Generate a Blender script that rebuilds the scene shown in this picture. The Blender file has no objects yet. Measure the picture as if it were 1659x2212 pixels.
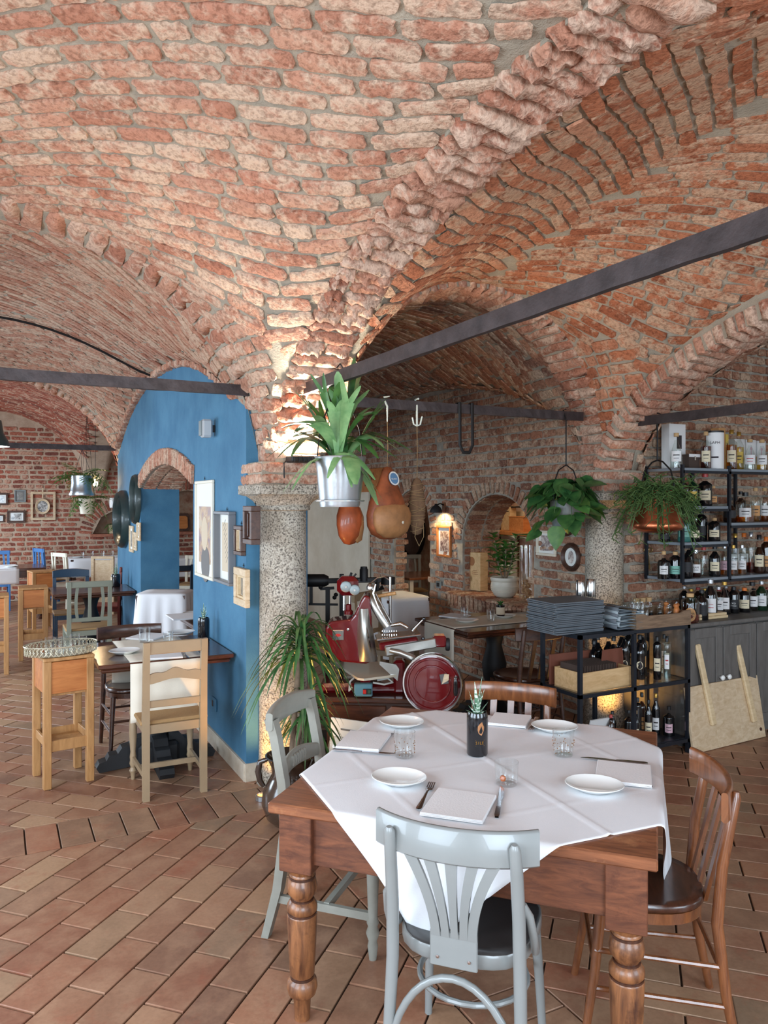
import bpy, math, random
import numpy as np
from mathutils import Vector, Matrix
random.seed(7)
RNG = np.random.default_rng(11)
PI = math.pi
SC = bpy.context.scene
COL = SC.collection
# ------------------------------------------------------------------ camera, sky, window light, exposure
F_PX, HOR, CXP = 1650.0, 1082.0, 829.5
CAM = (-1.5816, -4.4915, 1.72)
YAW = math.radians(27.0)
_c = bpy.data.cameras.new('camera')
_c.sensor_fit = 'VERTICAL'; _c.sensor_height = 24.0; _c.lens = 24.0 * F_PX / 2212.0
_c.shift_y = -(1106.0 - HOR) / 2212.0
_c.clip_start = 0.05; _c.clip_end = 200
cam = bpy.data.objects.new('camera', _c); COL.objects.link(cam)
cam.location = CAM; cam.rotation_euler = (PI / 2, 0, -YAW)
SC.camera = cam
SC.view_settings.view_transform = 'Standard'
SC.view_settings.look = 'None'
SC.view_settings.gamma = 1.0
SC.view_settings.use_curve_mapping = False
SC.view_settings.exposure = 0.34
W = bpy.data.worlds.new('world'); SC.world = W; W.use_nodes = True
W.node_tree.nodes['Background'].inputs[0].default_value = (0.86, 0.93, 1.0, 1)
W.node_tree.nodes['Background'].inputs[1].default_value = 0.5


def area_light(name, loc, rot, sx, sy, power, col=(0.70, 0.85, 1.0)):
    l = bpy.data.lights.new(name, 'AREA'); l.shape = 'RECTANGLE'; l.size = sx; l.size_y = sy
    l.energy = power; l.color = col
    o = bpy.data.objects.new(name, l); COL.objects.link(o); o.location = loc; o.rotation_euler = rot
    return o


# daylight through the windows of the outer walls (outside the frame); skylight falls in at a slant
def slant(d): return Vector(d).to_track_quat('-Z', 'Y').to_euler()


for _y, _p in [(-4.0, 95), (-1.5, 85), (2.8, 105), (7.8, 130)]:
    area_light('window_daylight', (-3.68, _y, 1.5), slant((1, 0, -.5)), 1.8, 1.8, _p)
for _x, _p in [(-1.8, 120), (1.3, 75), (5.2, 26)]:
    area_light('window_daylight', (_x, -6.18, 1.65), slant((0, 1, -.5)), 1.7, 1.9, _p)
SC.cycles.max_bounces = 8
SC.cycles.diffuse_bounces = 3
SC.cycles.glossy_bounces = 3
SC.cycles.transmission_bounces = 6
SC.cycles.transparent_max_bounces = 12
SC.cycles.caustics_reflective = False
SC.cycles.caustics_refractive = False
SC.cycles.sample_clamp_indirect = 6.0
# ------------------------------------------------------------------ pixel helpers (direction only; depth comes from a surface)
_cy, _sy = math.cos(YAW), math.sin(YAW)


def ray(x, y):
    a = (x - CXP) / F_PX; b = (HOR - y) / F_PX
    return (a * _cy + _sy, -a * _sy + _cy, b)


def onz(x, y, z):
    d = ray(x, y); t = (z - CAM[2]) / d[2]
    return Vector((CAM[0] + t * d[0], CAM[1] + t * d[1], z))


def onx(x, y, X):
    d = ray(x, y); t = (X - CAM[0]) / d[0]
    return Vector((X, CAM[1] + t * d[1], CAM[2] + t * d[2]))


def ony(x, y, Y):
    d = ray(x, y); t = (Y - CAM[1]) / d[1]
    return Vector((CAM[0] + t * d[0], Y, CAM[2] + t * d[2]))


def atd(x, y, dep):
    d = ray(x, y)
    return Vector((CAM[0] + dep * d[0], CAM[1] + dep * d[1], CAM[2] + dep * d[2]))


def depth(p):
    return (p[0] - CAM[0]) * _sy + (p[1] - CAM[1]) * _cy


def project(p):
    dx, dy = p[0] - CAM[0], p[1] - CAM[1]
    Y = dx * _sy + dy * _cy; X = dx * _cy - dy * _sy
    if Y < 0.05: return None
    return (CXP + F_PX * X / Y, HOR - F_PX * (p[2] - CAM[2]) / Y, Y)


# ------------------------------------------------------------------ materials
MATS = {}


def _new(name):
    m = bpy.data.materials.new(name); m.use_nodes = True
    nt = m.node_tree; b = nt.nodes['Principled BSDF']
    MATS[name] = m
    return m, nt, b


def nd(nt, typ, ins=None, **kw):
    n = nt.nodes.new(typ)
    for k, v in kw.items(): setattr(n, k, v)
    for k, v in (ins or {}).items():
        s = n.inputs[k]
        if isinstance(v, bpy.types.NodeSocket): nt.links.new(v, s)
        else: s.default_value = v
    return n


def c4(c): return (c[0], c[1], c[2], 1.0)


def srgb(r, g, b):
    f = lambda v: (v / 255 / 12.92) if v / 255 <= 0.04045 else ((v / 255 + 0.055) / 1.055) ** 2.4
    return (f(r), f(g), f(b))


def ramp(nt, fac, stops):
    r = nt.nodes.new('ShaderNodeValToRGB'); e = r.color_ramp.elements
    while len(e) < len(stops): e.new(0.5)
    for i, (p, c) in enumerate(stops):
        e[i].position = p; e[i].color = c4(c)
    nt.links.new(fac, r.inputs[0])
    return r.outputs[0]


def mix(nt, fac, a, b, typ='MIX'):
    n = nt.nodes.new('ShaderNodeMix'); n.data_type = 'RGBA'; n.blend_type = typ
    for s, v in ((n.inputs[0], fac), (n.inputs[6], a), (n.inputs[7], b)):
        if isinstance(v, bpy.types.NodeSocket): nt.links.new(v, s)
        elif isinstance(v, (int, float)): s.default_value = v
        else: s.default_value = c4(v)
    return n.outputs[2]


def coords(nt, scale=(1, 1, 1), space='Object', off=None):
    t = nt.nodes.new('ShaderNodeTexCoord')
    v = t.outputs[space]
    if off is not None:
        va = nt.nodes.new('ShaderNodeVectorMath'); va.operation = 'ADD'
        nt.links.new(v, va.inputs[0]); nt.links.new(off, va.inputs[1]); v = va.outputs[0]
    m = nt.nodes.new('ShaderNodeMapping'); m.inputs['Scale'].default_value = scale
    nt.links.new(v, m.inputs[0])
    return m.outputs[0]


def noise(nt, vec, scale, detail=4, rough=0.6, dist=0.0):
    n = nd(nt, 'ShaderNodeTexNoise', {'Vector': vec, 'Scale': scale, 'Detail': detail, 'Roughness': rough, 'Distortion': dist})
    return n.outputs[0]


def bump(nt, b, height, strength=0.3, dist=0.01):
    n = nd(nt, 'ShaderNodeBump', {'Height': height, 'Strength': strength, 'Distance': dist})
    nt.links.new(n.outputs[0], b.inputs['Normal'])


def plain(name, col, rough=0.5, metal=0.0, var=0.0, scale=8.0, bumpy=0.0, bscale=60.0, coat=0.0, spec=0.5):
    m, nt, b = _new(name)
    b.inputs['Roughness'].default_value = rough; b.inputs['Metallic'].default_value = metal
    b.inputs['Specular IOR Level'].default_value = spec
    b.inputs['Coat Weight'].default_value = coat
    if var:
        v = coords(nt, space='Object')
        n = noise(nt, v, scale)
        nt.links.new(ramp(nt, n, [(0.3, [x * (1 - var) for x in col]), (0.7, [min(1, x * (1 + var)) for x in col])]), b.inputs['Base Color'])
    else:
        b.inputs['Base Color'].default_value = c4(col)
    if bumpy:
        bump(nt, b, noise(nt, coords(nt), bscale), bumpy, 0.004)
    return m


def wood(name, dark, light, rough=0.4, stretch=(1, 12, 12), scale=3.0, coat=0.0, wear=None):
    m, nt, b = _new(name)
    oi = nt.nodes.new('ShaderNodeObjectInfo')
    mm = nd(nt, 'ShaderNodeVectorMath', {0: oi.outputs['Random'], 1: (9.0, 5.0, 7.0)}, operation='MULTIPLY')
    v = coords(nt, stretch, off=mm.outputs[0])
    n = noise(nt, v, scale, 6, 0.65, 0.6)
    col = ramp(nt, n, [(0.3, dark), (0.7, light)])
    if wear is not None:
        n2 = noise(nt, coords(nt, off=mm.outputs[0]), 9.0, 5, 0.7)
        f = ramp(nt, n2, [(0.55, (0, 0, 0)), (0.72, (0.8, 0.8, 0.8))])
        col = mix(nt, f, col, wear)
    nt.links.new(col, b.inputs['Base Color'])
    b.inputs['Roughness'].default_value = rough; b.inputs['Coat Weight'].default_value = coat
    b.inputs['Coat Roughness'].default_value = 0.15
    bump(nt, b, n, 0.12, 0.003)
    return m


def glass(name, tint=(1, 1, 1), gloss=1.0, rough=0.03, dens=0.0):
    m = bpy.data.materials.new(name); m.use_nodes = True; MATS[name] = m
    nt = m.node_tree; nt.nodes.clear()
    out = nt.nodes.new('ShaderNodeOutputMaterial')
    tr = nd(nt, 'ShaderNodeBsdfTransparent', {'Color': c4(tint)})
    gl = nd(nt, 'ShaderNodeBsdfGlossy', {'Color': (1, 1, 1, 1), 'Roughness': rough})
    lw = nd(nt, 'ShaderNodeLayerWeight', {'Blend': 0.35})
    mp = nd(nt, 'ShaderNodeMath', {0: lw.outputs['Facing'], 1: 2.0}, operation='POWER')
    mu = nd(nt, 'ShaderNodeMath', {0: mp.outputs[0], 1: 0.75 * gloss}, operation='MULTIPLY')
    ad = nd(nt, 'ShaderNodeMath', {0: mu.outputs[0], 1: 0.05 + dens}, operation='ADD', use_clamp=True)
    ms = nd(nt, 'ShaderNodeMixShader', {0: ad.outputs[0], 1: tr.outputs[0], 2: gl.outputs[0]})
    nt.links.new(ms.outputs[0], out.inputs[0])
    return m


def emit(name, col, strength):
    m, nt, b = _new(name)
    b.inputs['Base Color'].default_value = c4(col)
    b.inputs['Emission Color'].default_value = c4(col); b.inputs['Emission Strength'].default_value = strength
    return m


def rnd_source(nt, single):
    if single:
        return nt.nodes.new('ShaderNodeObjectInfo').outputs['Random']
    a = nt.nodes.new('ShaderNodeAttribute'); a.attribute_name = 'rnd'
    return a.outputs['Fac']


def brick_mat(name, single, reds, pale, pale_amt=0.5, mortar=None, rough=0.9):
    m, nt, b = _new(name)
    r = rnd_source(nt, single)
    mm = nd(nt, 'ShaderNodeVectorMath', {0: r, 1: (37.0, 53.0, 71.0)}, operation='MULTIPLY')
    gv = nt.nodes.new('ShaderNodeNewGeometry').outputs['Position']
    va = nd(nt, 'ShaderNodeVectorMath', {0: gv, 1: mm.outputs[0]}, operation='ADD')
    base = ramp(nt, r, [(i / (len(reds) - 1), c) for i, c in enumerate(reds)])
    n1 = noise(nt, va.outputs[0], 9.0, 3, 0.65)
    n2 = noise(nt, va.outputs[0], 45.0, 2, 0.7)
    n3 = noise(nt, va.outputs[0], 22.0, 3, 0.7, 1.0)
    # lime wash: more on some bricks than on others
    r2 = nd(nt, 'ShaderNodeMath', {0: r, 1: 7.31}, operation='MULTIPLY')
    r3 = nd(nt, 'ShaderNodeMath', {0: r2.outputs[0]}, operation='FRACT')
    a1 = nd(nt, 'ShaderNodeMath', {0: r3.outputs[0], 1: 0.24}, operation='MULTIPLY')
    a2 = nd(nt, 'ShaderNodeMath', {0: n1, 1: a1.outputs[0]}, operation='ADD')
    a3 = nd(nt, 'ShaderNodeMath', {0: n3, 1: 0.55}, operation='MULTIPLY')
    a4 = nd(nt, 'ShaderNodeMath', {0: a2.outputs[0], 1: a3.outputs[0]}, operation='ADD')
    f = ramp(nt, a4.outputs[0], [(0.98 - 0.36 * pale_amt, (0, 0, 0)), (1.36 - 0.30 * pale_amt, (0.85, 0.85, 0.85))])
    col = mix(nt, f, base, pale)
    dk = ramp(nt, n2, [(0.34, (0.62, 0.58, 0.56)), (0.55, (1, 1, 1))])
    col = mix(nt, 1.0, col, dk, 'MULTIPLY')
    nt.links.new(col, b.inputs['Base Color'])
    b.inputs['Roughness'].default_value = rough
    b.inputs['Specular IOR Level'].default_value = 0.2
    hs = nd(nt, 'ShaderNodeMath', {0: n2, 1: n3}, operation='ADD')
    bump(nt, b, hs.outputs[0], 0.55, 0.012)
    return m


def rough_mat(name, c1, c2, scale, rough=0.9, bstr=0.4, bscale=None, bdist=0.01, c3=None):
    m, nt, b = _new(name)
    gv = nt.nodes.new('ShaderNodeNewGeometry').outputs['Position']
    n1 = noise(nt, gv, scale, 4, 0.65)
    stops = [(0.33, c1), (0.66, c2)] if c3 is None else [(0.3, c1), (0.5, c2), (0.68, c3)]
    nt.links.new(ramp(nt, n1, stops), b.inputs['Base Color'])
    b.inputs['Roughness'].default_value = rough; b.inputs['Specular IOR Level'].default_value = 0.25
    n2 = noise(nt, gv, bscale or scale * 4, 3, 0.7)
    bump(nt, b, n2, bstr, bdist)
    return m


# ------------------------------------------------------------------ mesh building
class M:
    def __init__(s): s.v = []; s.f = []; s.sm = []

    def add(s, v, f, smooth=True):
        o = len(s.v); s.v += [tuple(p) for p in v]; s.f += [tuple(i + o for i in q) for q in f]
        s.sm += [smooth] * len(f); return s

    def box(s, c, d, rz=0.0, ch=0.0, R=None, ctr=True):
        """chamfered box: centre c, full sizes d"""
        hx, hy, hz = d[0] / 2, d[1] / 2, d[2] / 2
        ch = min(ch, hx * .9, hy * .9, hz * .9)
        if ch <= 0:
            v = [(x, y, z) for z in (-hz, hz) for y in (-hy, hy) for x in (-hx, hx)]
            f = [(0, 2, 3, 1), (4, 5, 7, 6), (0, 1, 5, 4), (2, 6, 7, 3), (0, 4, 6, 2), (1, 3, 7, 5)]
        else:
            v = []; f = []
            idx = {}
            for sx in (-1, 1):
                for sy in (-1, 1):
                    for sz in (-1, 1):
                        for ax in range(3):
                            p = [sx * (hx - ch), sy * (hy - ch), sz * (hz - ch)]
                            p[ax] = (sx * hx, sy * hy, sz * hz)[ax]
                            idx[(sx, sy, sz, ax)] = len(v); v.append(tuple(p))
            g = lambda a, b, c_, ax: idx[(a, b, c_, ax)]
            for q in (-1, 1):
                fa = [g(q, -1, -1, 0), g(q, 1, -1, 0), g(q, 1, 1, 0), g(q, -1, 1, 0)]
                f.append(tuple(fa if q > 0 else fa[::-1]))
                fa = [g(-1, q, -1, 1), g(-1, q, 1, 1), g(1, q, 1, 1), g(1, q, -1, 1)]
                f.append(tuple(fa if q > 0 else fa[::-1]))
                fa = [g(-1, -1, q, 2), g(1, -1, q, 2), g(1, 1, q, 2), g(-1, 1, q, 2)]
                f.append(tuple(fa if q > 0 else fa[::-1]))
            for a in (-1, 1):
                for b in (-1, 1):
                    f.append((g(a, b, -1, 0), g(a, b, -1, 1), g(a, b, 1, 1), g(a, b, 1, 0)))
                    f.append((g(a, -1, b, 0), g(a, -1, b, 2), g(a, 1, b, 2), g(a, 1, b, 0)))
                    f.append((g(-1, a, b, 1), g(-1, a, b, 2), g(1, a, b, 2), g(1, a, b, 1)))
                    for c_ in (-1, 1):
                        f.append((g(a, b, c_, 0), g(a, b, c_, 1), g(a, b, c_, 2)))
        if R is None and rz: R = Matrix.Rotation(rz, 3, 'Z')
        if R is not None: v = [tuple(R @ Vector(p)) for p in v]
        v = [(p[0] + c[0], p[1] + c[1], p[2] + c[2]) for p in v]
        return s.add(v, f, False)

    def bar(s, p0, p1, w, h, up=(0, 0, 1), ch=0.0):
        """box from p0 to p1, w across, h along up"""
        p0, p1 = Vector(p0), Vector(p1); d = p1 - p0; L = d.length
        x = d.normalized(); u = Vector(up); y = u.cross(x)
        if y.length < 1e-4: y = Vector((1, 0, 0)).cross(x)
        y.normalize(); z = x.cross(y)
        R = Matrix((x, y, z)).transposed()
        return s.box((p0 + p1) / 2, (L, w, h), ch=ch, R=R)

    def lathe(s, prof, n=24, c=(0, 0, 0), sx=1.0, sy=1.0, cap=True, a0=0.0):
        """profile [(r, z)...] spun about z"""
        v = []; f = []; k = len(prof)
        for (r, z) in prof:
            for i in range(n):
                a = 2 * PI * i / n + a0
                v.append((c[0] + r * sx * math.cos(a), c[1] + r * sy * math.sin(a), c[2] + z))
        for j in range(k - 1):
            for i in range(n):
                i2 = (i + 1) % n
                f.append((j * n + i, j * n + i2, (j + 1) * n + i2, (j + 1) * n + i))
        if cap:
            if prof[0][0] > 1e-5: f.append(tuple(range(n - 1, -1, -1)))
            if prof[-1][0] > 1e-5: f.append(tuple(range((k - 1) * n, k * n)))
        return s.add(v, f)

    def tube(s, pts, r, n=8, closed=False, cap=True, flat=None):
        """sweep a circle (or an ellipse with flat=(a, b)) along points"""
        P = [Vector(p) for p in pts]; m = len(P)
        rr = r if isinstance(r, (list, tuple)) else [r] * m
        tang = []
        for i in range(m):
            a = P[(i - 1) % m] if (closed or i > 0) else P[i]
            b = P[(i + 1) % m] if (closed or i < m - 1) else P[i]
            t = (b - a); tang.append(t.normalized() if t.length > 1e-9 else Vector((0, 0, 1)))
        up = Vector((0, 0, 1)) if abs(tang[0].z) < 0.9 else Vector((0, 1, 0))
        nrm = (up - tang[0] * up.dot(tang[0])).normalized()
        v = []; f = []
        for i in range(m):
            t = tang[i]; nrm = (nrm - t * nrm.dot(t))
            nrm = nrm.normalized() if nrm.length > 1e-6 else t.orthogonal().normalized()
            bi = t.cross(nrm)
            fa, fb = flat if flat else (1, 1)
            for k in range(n):
                a = 2 * PI * k / n
                v.append(tuple(P[i] + nrm * (math.cos(a) * rr[i] * fa) + bi * (math.sin(a) * rr[i] * fb)))
        for i in range(m if closed else m - 1):
            j = (i + 1) % m
            for k in range(n):
                k2 = (k + 1) % n
                f.append((i * n + k, i * n + k2, j * n + k2, j * n + k))
        if cap and not closed:
            f.append(tuple(range(n - 1, -1, -1))); f.append(tuple(range((m - 1) * n, m * n)))
        return s.add(v, f)

    def prism(s, poly, d, fr=None, smooth=False):
        """extrude a planar polygon [(a, b)...]; fr = (origin, ea, eb, en) frame, depth d along en"""
        o, ea, eb, en = fr if fr else (Vector((0, 0, 0)), Vector((1, 0, 0)), Vector((0, 1, 0)), Vector((0, 0, 1)))
        o, ea, eb, en = Vector(o), Vector(ea), Vector(eb), Vector(en)
        n = len(poly)
        v = [tuple(o + ea * a + eb * b) for a, b in poly] + [tuple(o + ea * a + eb * b + en * d) for a, b in poly]
        f = [tuple(range(n - 1, -1, -1)), tuple(range(n, 2 * n))] + [(i, (i + 1) % n, (i + 1) % n + n, i + n) for i in range(n)]
        return s.add(v, f, smooth)

    def sheet(s, grid, smooth=True, thick=0.0):
        """grid of points [[...], ...]"""
        a = len(grid); b = len(grid[0])
        v = [tuple(p) for row in grid for p in row]
        f = [(i * b + j, i * b + j + 1, (i + 1) * b + j + 1, (i + 1) * b + j) for i in range(a - 1) for j in range(b - 1)]
        return s.add(v, f, smooth)

    def xf(s, loc=(0, 0, 0), rz=0.0, R=None, sc=1.0):
        R = R if R is not None else Matrix.Rotation(rz, 3, 'Z')
        s.v = [tuple(R @ (Vector(p) * sc) + Vector(loc)) for p in s.v]; return s

    def build(s, name, mat, parent=None, loc=None, rz=0.0, sharp=40, rot=None):
        me = bpy.data.meshes.new(name)
        me.from_pydata(s.v, [], s.f); me.validate(clean_customdata=False)
        if len(me.polygons) == len(s.sm): me.polygons.foreach_set('use_smooth', s.sm)
        if any(s.sm): me.set_sharp_from_angle(angle=math.radians(sharp))
        me.materials.append(MATS[mat] if isinstance(mat, str) else mat)
        o = bpy.data.objects.new(name, me); COL.objects.link(o)
        if parent is not None: o.parent = parent
        if loc is not None: o.location = loc
        if rot is not None: o.rotation_euler = rot
        elif rz: o.rotation_euler = (0, 0, rz)
        return o


def tag(o, label, cat, group=None):
    o['label'] = label; o['category'] = cat
    if group: o['group'] = group
    return o


def struct(o, label=None):
    o['kind'] = 'structure'
    if label: o['label'] = label
    return o


def thing(name, label, cat, loc=(0, 0, 0), rz=0.0, group=None, rot=None):
    o = bpy.data.objects.new(name, None); COL.objects.link(o); o.location = loc
    o.rotation_euler = rot if rot is not None else (0, 0, rz)
    o.empty_display_size = 0.1
    return tag(o, label, cat, group)


def dup(root, loc, rz=None, label=None, group=None, scale=None):
    r = root.copy(); COL.objects.link(r); r.location = loc
    if rz is not None: r.rotation_euler = (0, 0, rz)
    if scale: r.scale = (scale, scale, scale) if not isinstance(scale, tuple) else scale
    if label: r['label'] = label
    if group: r['group'] = group
    for ch in list(root.children):
        c = ch.copy(); COL.objects.link(c); c.parent = r
        for g in ch.children:
            d = g.copy(); COL.objects.link(d); d.parent = c
    return r


# ------------------------------------------------------------------ bricks and tiles
def unit_brick(seed, nx=5, ny=3, rough=0.05, worn=0.12):
    r = np.random.default_rng(seed)
    v = []; f = []
    for j in range(ny):
        for i in range(nx):
            x = i / (nx - 1) - .5; y = j / (ny - 1) - .5
            ex = i in (0, nx - 1); ey = j in (0, ny - 1)
            z = 1.0 + r.normal(0, rough * 1.6)
            if ex or ey: z = 0.84 + r.normal(0, rough)
            kx = 1 - (worn * .35 if (ex and ey) else 0); ky = 1 - (worn if (ex and ey) else 0)
            v.append((x * kx + (r.normal(0, rough * .25) if ex else 0), y * ky + (r.normal(0, rough * .8) if ey else 0), z))
    for j in range(ny - 1):
        for i in range(nx - 1):
            a = j * nx + i; f.append((a, a + 1, a + nx + 1, a + nx))
    ring = [i for i in range(nx)] + [j * nx + nx - 1 for j in range(1, ny)] + [(ny - 1) * nx + i for i in range(nx - 2, -1, -1)] + [j * nx for j in range(ny - 2, 0, -1)]
    o = len(v)
    for k in ring: v.append((v[k][0] * 1.02, v[k][1] * 1.02, 0.0))
    n = len(ring)
    for k in range(n):
        k2 = (k + 1) % n; f.append((ring[k2], ring[k], o + k, o + k2))
    return np.array(v), f


BRICK_HI = [unit_brick(100 + k, 9, 5, 0.06, 0.16) for k in range(10)]
BRICK_LO = [unit_brick(200 + k, 5, 3, 0.05, 0.12) for k in range(8)]
_bm = {}


def brick_mesh(hi, k, mat):
    key = (hi, k, mat)
    if key not in _bm:
        v, f = (BRICK_HI if hi else BRICK_LO)[k]
        me = bpy.data.meshes.new('brick'); me.from_pydata(v.tolist(), [], f)
        me.polygons.foreach_set('use_smooth', [True] * len(f)); me.set_sharp_from_angle(angle=math.radians(62))
        me.materials.append(MATS[mat]); _bm[key] = me
    return _bm[key]


class Wall:
    """bricks of one piece of the setting: the 300 largest in view as objects, the rest joined"""

    def __init__(s): s.items = []

    def put(s, c, ex, ey, en, l, h, d):
        """centre on the mortar surface, unit axes along length / height / outward, sizes"""
        s.items.append((np.array(c, float), np.array(ex, float), np.array(ey, float), np.array(en, float), l, h, d))

    def finish(s, parent, mat_single, mat_joined, hi=False, nmax=300, name='brick', minpx=9.0):
        sc = []
        for it in s.items:
            p = project(it[0])
            if p is None or not (-30 < p[0] < 1690 and -30 < p[1] < 2240): sc.append(-1); continue
            q = project(it[0] + it[1] * it[4] / 2); q2 = project(it[0] - it[1] * it[4] / 2)
            w = project(it[0] + it[2] * it[5] / 2); w2 = project(it[0] - it[2] * it[5] / 2)
            if None in (q, q2, w, w2): sc.append(-1); continue
            a = math.hypot(q[0] - q2[0], q[1] - q2[1]); b = math.hypot(w[0] - w2[0], w[1] - w2[1])
            facing = np.dot(it[3], np.array(CAM) - it[0]) > 0
            sc.append(a * b if (facing and max(a, b) > minpx) else -1)
        order = sorted(range(len(s.items)), key=lambda i: -sc[i])
        single = [i for i in order[:nmax] if sc[i] > 0]; ss = set(single)
        rest = [i for i in range(len(s.items)) if i not in ss]
        nv = len(BRICK_HI if hi else BRICK_LO)
        for i in single:
            c, ex, ey, en, l, h, d = s.items[i]
            o = bpy.data.objects.new(name, brick_mesh(hi, random.randrange(nv), mat_single)); COL.objects.link(o)
            Mx = Matrix(((ex[0] * l, ey[0] * h, en[0] * d, c[0]), (ex[1] * l, ey[1] * h, en[1] * d, c[1]), (ex[2] * l, ey[2] * h, en[2] * d, c[2]), (0, 0, 0, 1)))
            o.parent = parent; o.matrix_basis = Mx
        if rest:
            vs = []; fs = []; rn = []; off = 0
            for i in rest:
                c, ex, ey, en, l, h, d = s.items[i]
                bv, bf = BRICK_LO[random.randrange(len(BRICK_LO))]
                vv = c + bv[:, :1] * ex * l + bv[:, 1:2] * ey * h + bv[:, 2:3] * en * d
                vs.append(vv); fs += [tuple(k + off for k in q) for q in bf]
                rn += [random.random()] * len(bv); off += len(bv)
            me = bpy.data.meshes.new(name + '_field'); me.from_pydata(np.concatenate(vs).tolist(), [], fs)
            at = me.attributes.new('rnd', 'FLOAT', 'POINT'); at.data.foreach_set('value', rn)
            me.polygons.foreach_set('use_smooth', [True] * len(fs)); me.set_sharp_from_angle(angle=math.radians(62))
            me.materials.append(MATS[mat_joined])
            o = bpy.data.objects.new('brickwork' if 'brick' in name else name + '_field', me); COL.objects.link(o)
            o.parent = parent; o['kind'] = 'stuff'
        return len(single), len(rest)


def lay(wall, S, rows, p0, p1, L=0.25, jl=0.02, hfrac=0.8, dep=0.02, keep=None, halfs=0.15, jit=0.12, flip=1.0, maxk=4):
    """lay bricks on a surface S(p, q): rows = list of (q0, q1); p runs along the course"""
    for n, (q0, q1) in enumerate(rows):
        qc = (q0 + q1) / 2; p = p0 - random.random() * L
        while p < p1:
            l = L * (1 + random.uniform(-jit, jit))
            if random.random() < halfs: l *= 0.5
            a = np.array(S(p, qc)); b = np.array(S(p + 0.02, qc)); st = np.linalg.norm(b - a) / 0.02
            dp = min(l + jl, max((l + jl) / max(st, 0.3), 0.015))
            pc = p + dp / 2
            if p0 <= pc <= p1 and (keep is None or keep(pc, qc)):
                c = np.array(S(pc, qc)); e = 0.01
                tx = np.array(S(pc + e, qc)) - np.array(S(pc - e, qc)); lx = np.linalg.norm(tx)
                ty = np.array(S(pc, qc + e)) - np.array(S(pc, qc - e)); ly = np.linalg.norm(ty)
                if lx > 1e-6 and ly > 1e-6:
                    ex = tx / lx; en = np.cross(tx, ty); en = en / np.linalg.norm(en) * flip; ey = np.cross(en, ex)
                    H = (q1 - q0) * ly / (2 * e)
                    k = min(maxk, max(1, int(round(ly / (2 * e)))))
                    for j in range(k):
                        qq = q0 + (q1 - q0) * (j + .5) / k
                        c = np.array(S(pc, qq))
                        if keep is not None and k > 1 and not keep(pc, qq): continue
                        hh = H / k * (hfrac if k == 1 else hfrac * 0.95) * (1 + random.uniform(-.08, .08))
                        tilt = random.uniform(-.025, .025)
                        ex2 = ex * math.cos(tilt) + ey * math.sin(tilt); ey2 = np.cross(en, ex2)
                        wall.put(c, ex2, ey2, en, dp * lx / (2 * e) - jl, hh, dep * random.uniform(.7, 1.3))
            p += dp


def frange(a, b, s):
    n = max(1, int(round((b - a) / s))); return [(a + (b - a) * i / n, a + (b - a) * (i + 1) / n) for i in range(n)]


def clip_poly(poly, x0, x1, y0, y1):
    for ax, val, sgn in ((0, x0, 1), (0, x1, -1), (1, y0, 1), (1, y1, -1)):
        out = []
        for i in range(len(poly)):
            a, b = poly[i], poly[(i + 1) % len(poly)]
            da, db = (a[ax] - val) * sgn, (b[ax] - val) * sgn
            if da >= 0: out.append(a)
            if (da > 0) != (db > 0) and abs(da - db) > 1e-9:
                t = da / (da - db); out.append((a[0] + (b[0] - a[0]) * t, a[1] + (b[1] - a[1]) * t))
        poly = out
        if len(poly) < 3: return []
    return poly


def poly_area(p):
    return abs(sum(p[i][0] * p[(i + 1) % len(p)][1] - p[(i + 1) % len(p)][0] * p[i][1] for i in range(len(p)))) / 2
# ------------------------------------------------------------------ materials of the building
REDS = [srgb(175, 120, 97), srgb(192, 139, 114), srgb(183, 127, 104), srgb(197, 151, 126), srgb(166, 107, 85), srgb(190, 141, 116), srgb(185, 134, 112)]
REDS_D = [srgb(154, 105, 83), srgb(176, 124, 99), srgb(137, 98, 82), srgb(185, 136, 109), srgb(163, 112, 88), srgb(188, 146, 119), srgb(147, 105, 87)]
REDS_F = [srgb(152, 84, 68), srgb(172, 98, 78), srgb(134, 76, 64), srgb(182, 112, 90), srgb(162, 92, 74), srgb(122, 76, 66)]
PALE = srgb(208, 180, 156)
for sgl, sfx in ((True, '_one'), (False, '_many')):
    brick_mat('vault_brick' + sfx, sgl, REDS, PALE, 0.5)
    brick_mat('warm_brick' + sfx, sgl, [srgb(166, 100, 70), srgb(184, 116, 84), srgb(150, 86, 60), srgb(190, 128, 98), srgb(176, 106, 74), srgb(196, 140, 110)], srgb(200, 166, 138), 0.34)
    brick_mat('rib_brick' + sfx, sgl, REDS, srgb(212, 182, 160), 0.42)
    brick_mat('wall_brick' + sfx, sgl, REDS_D, srgb(206, 178, 152), 0.36)
    brick_mat('far_brick' + sfx, sgl, REDS_F, srgb(200, 160, 136), 0.2)
rough_mat('vault_mortar', srgb(150, 140, 124), srgb(174, 162, 144), 7, bstr=0.6, bscale=70)
rough_mat('wall_mortar', srgb(150, 142, 130), srgb(180, 172, 158), 9, bstr=0.7, bscale=60)
rough_mat('far_mortar', srgb(176, 150, 128), srgb(196, 172, 150), 7, bstr=0.5)
rough_mat('lime_vault', srgb(160, 104, 84), srgb(196, 160, 136), 5, bstr=0.5, c3=srgb(206, 190, 168))
rough_mat('blue_plaster', srgb(64, 112, 144), srgb(80, 130, 160), 3, rough=0.75, bstr=0.35, bscale=120, bdist=0.004)
rough_mat('cream_plaster', srgb(214, 200, 178), srgb(226, 214, 194), 3, rough=0.8, bstr=0.1)
rough_mat('white_plaster', srgb(216, 208, 196), srgb(230, 224, 214), 3, rough=0.9, bstr=0.1)
rough_mat('grout', srgb(62, 50, 42), srgb(84, 70, 58), 12)
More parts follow.
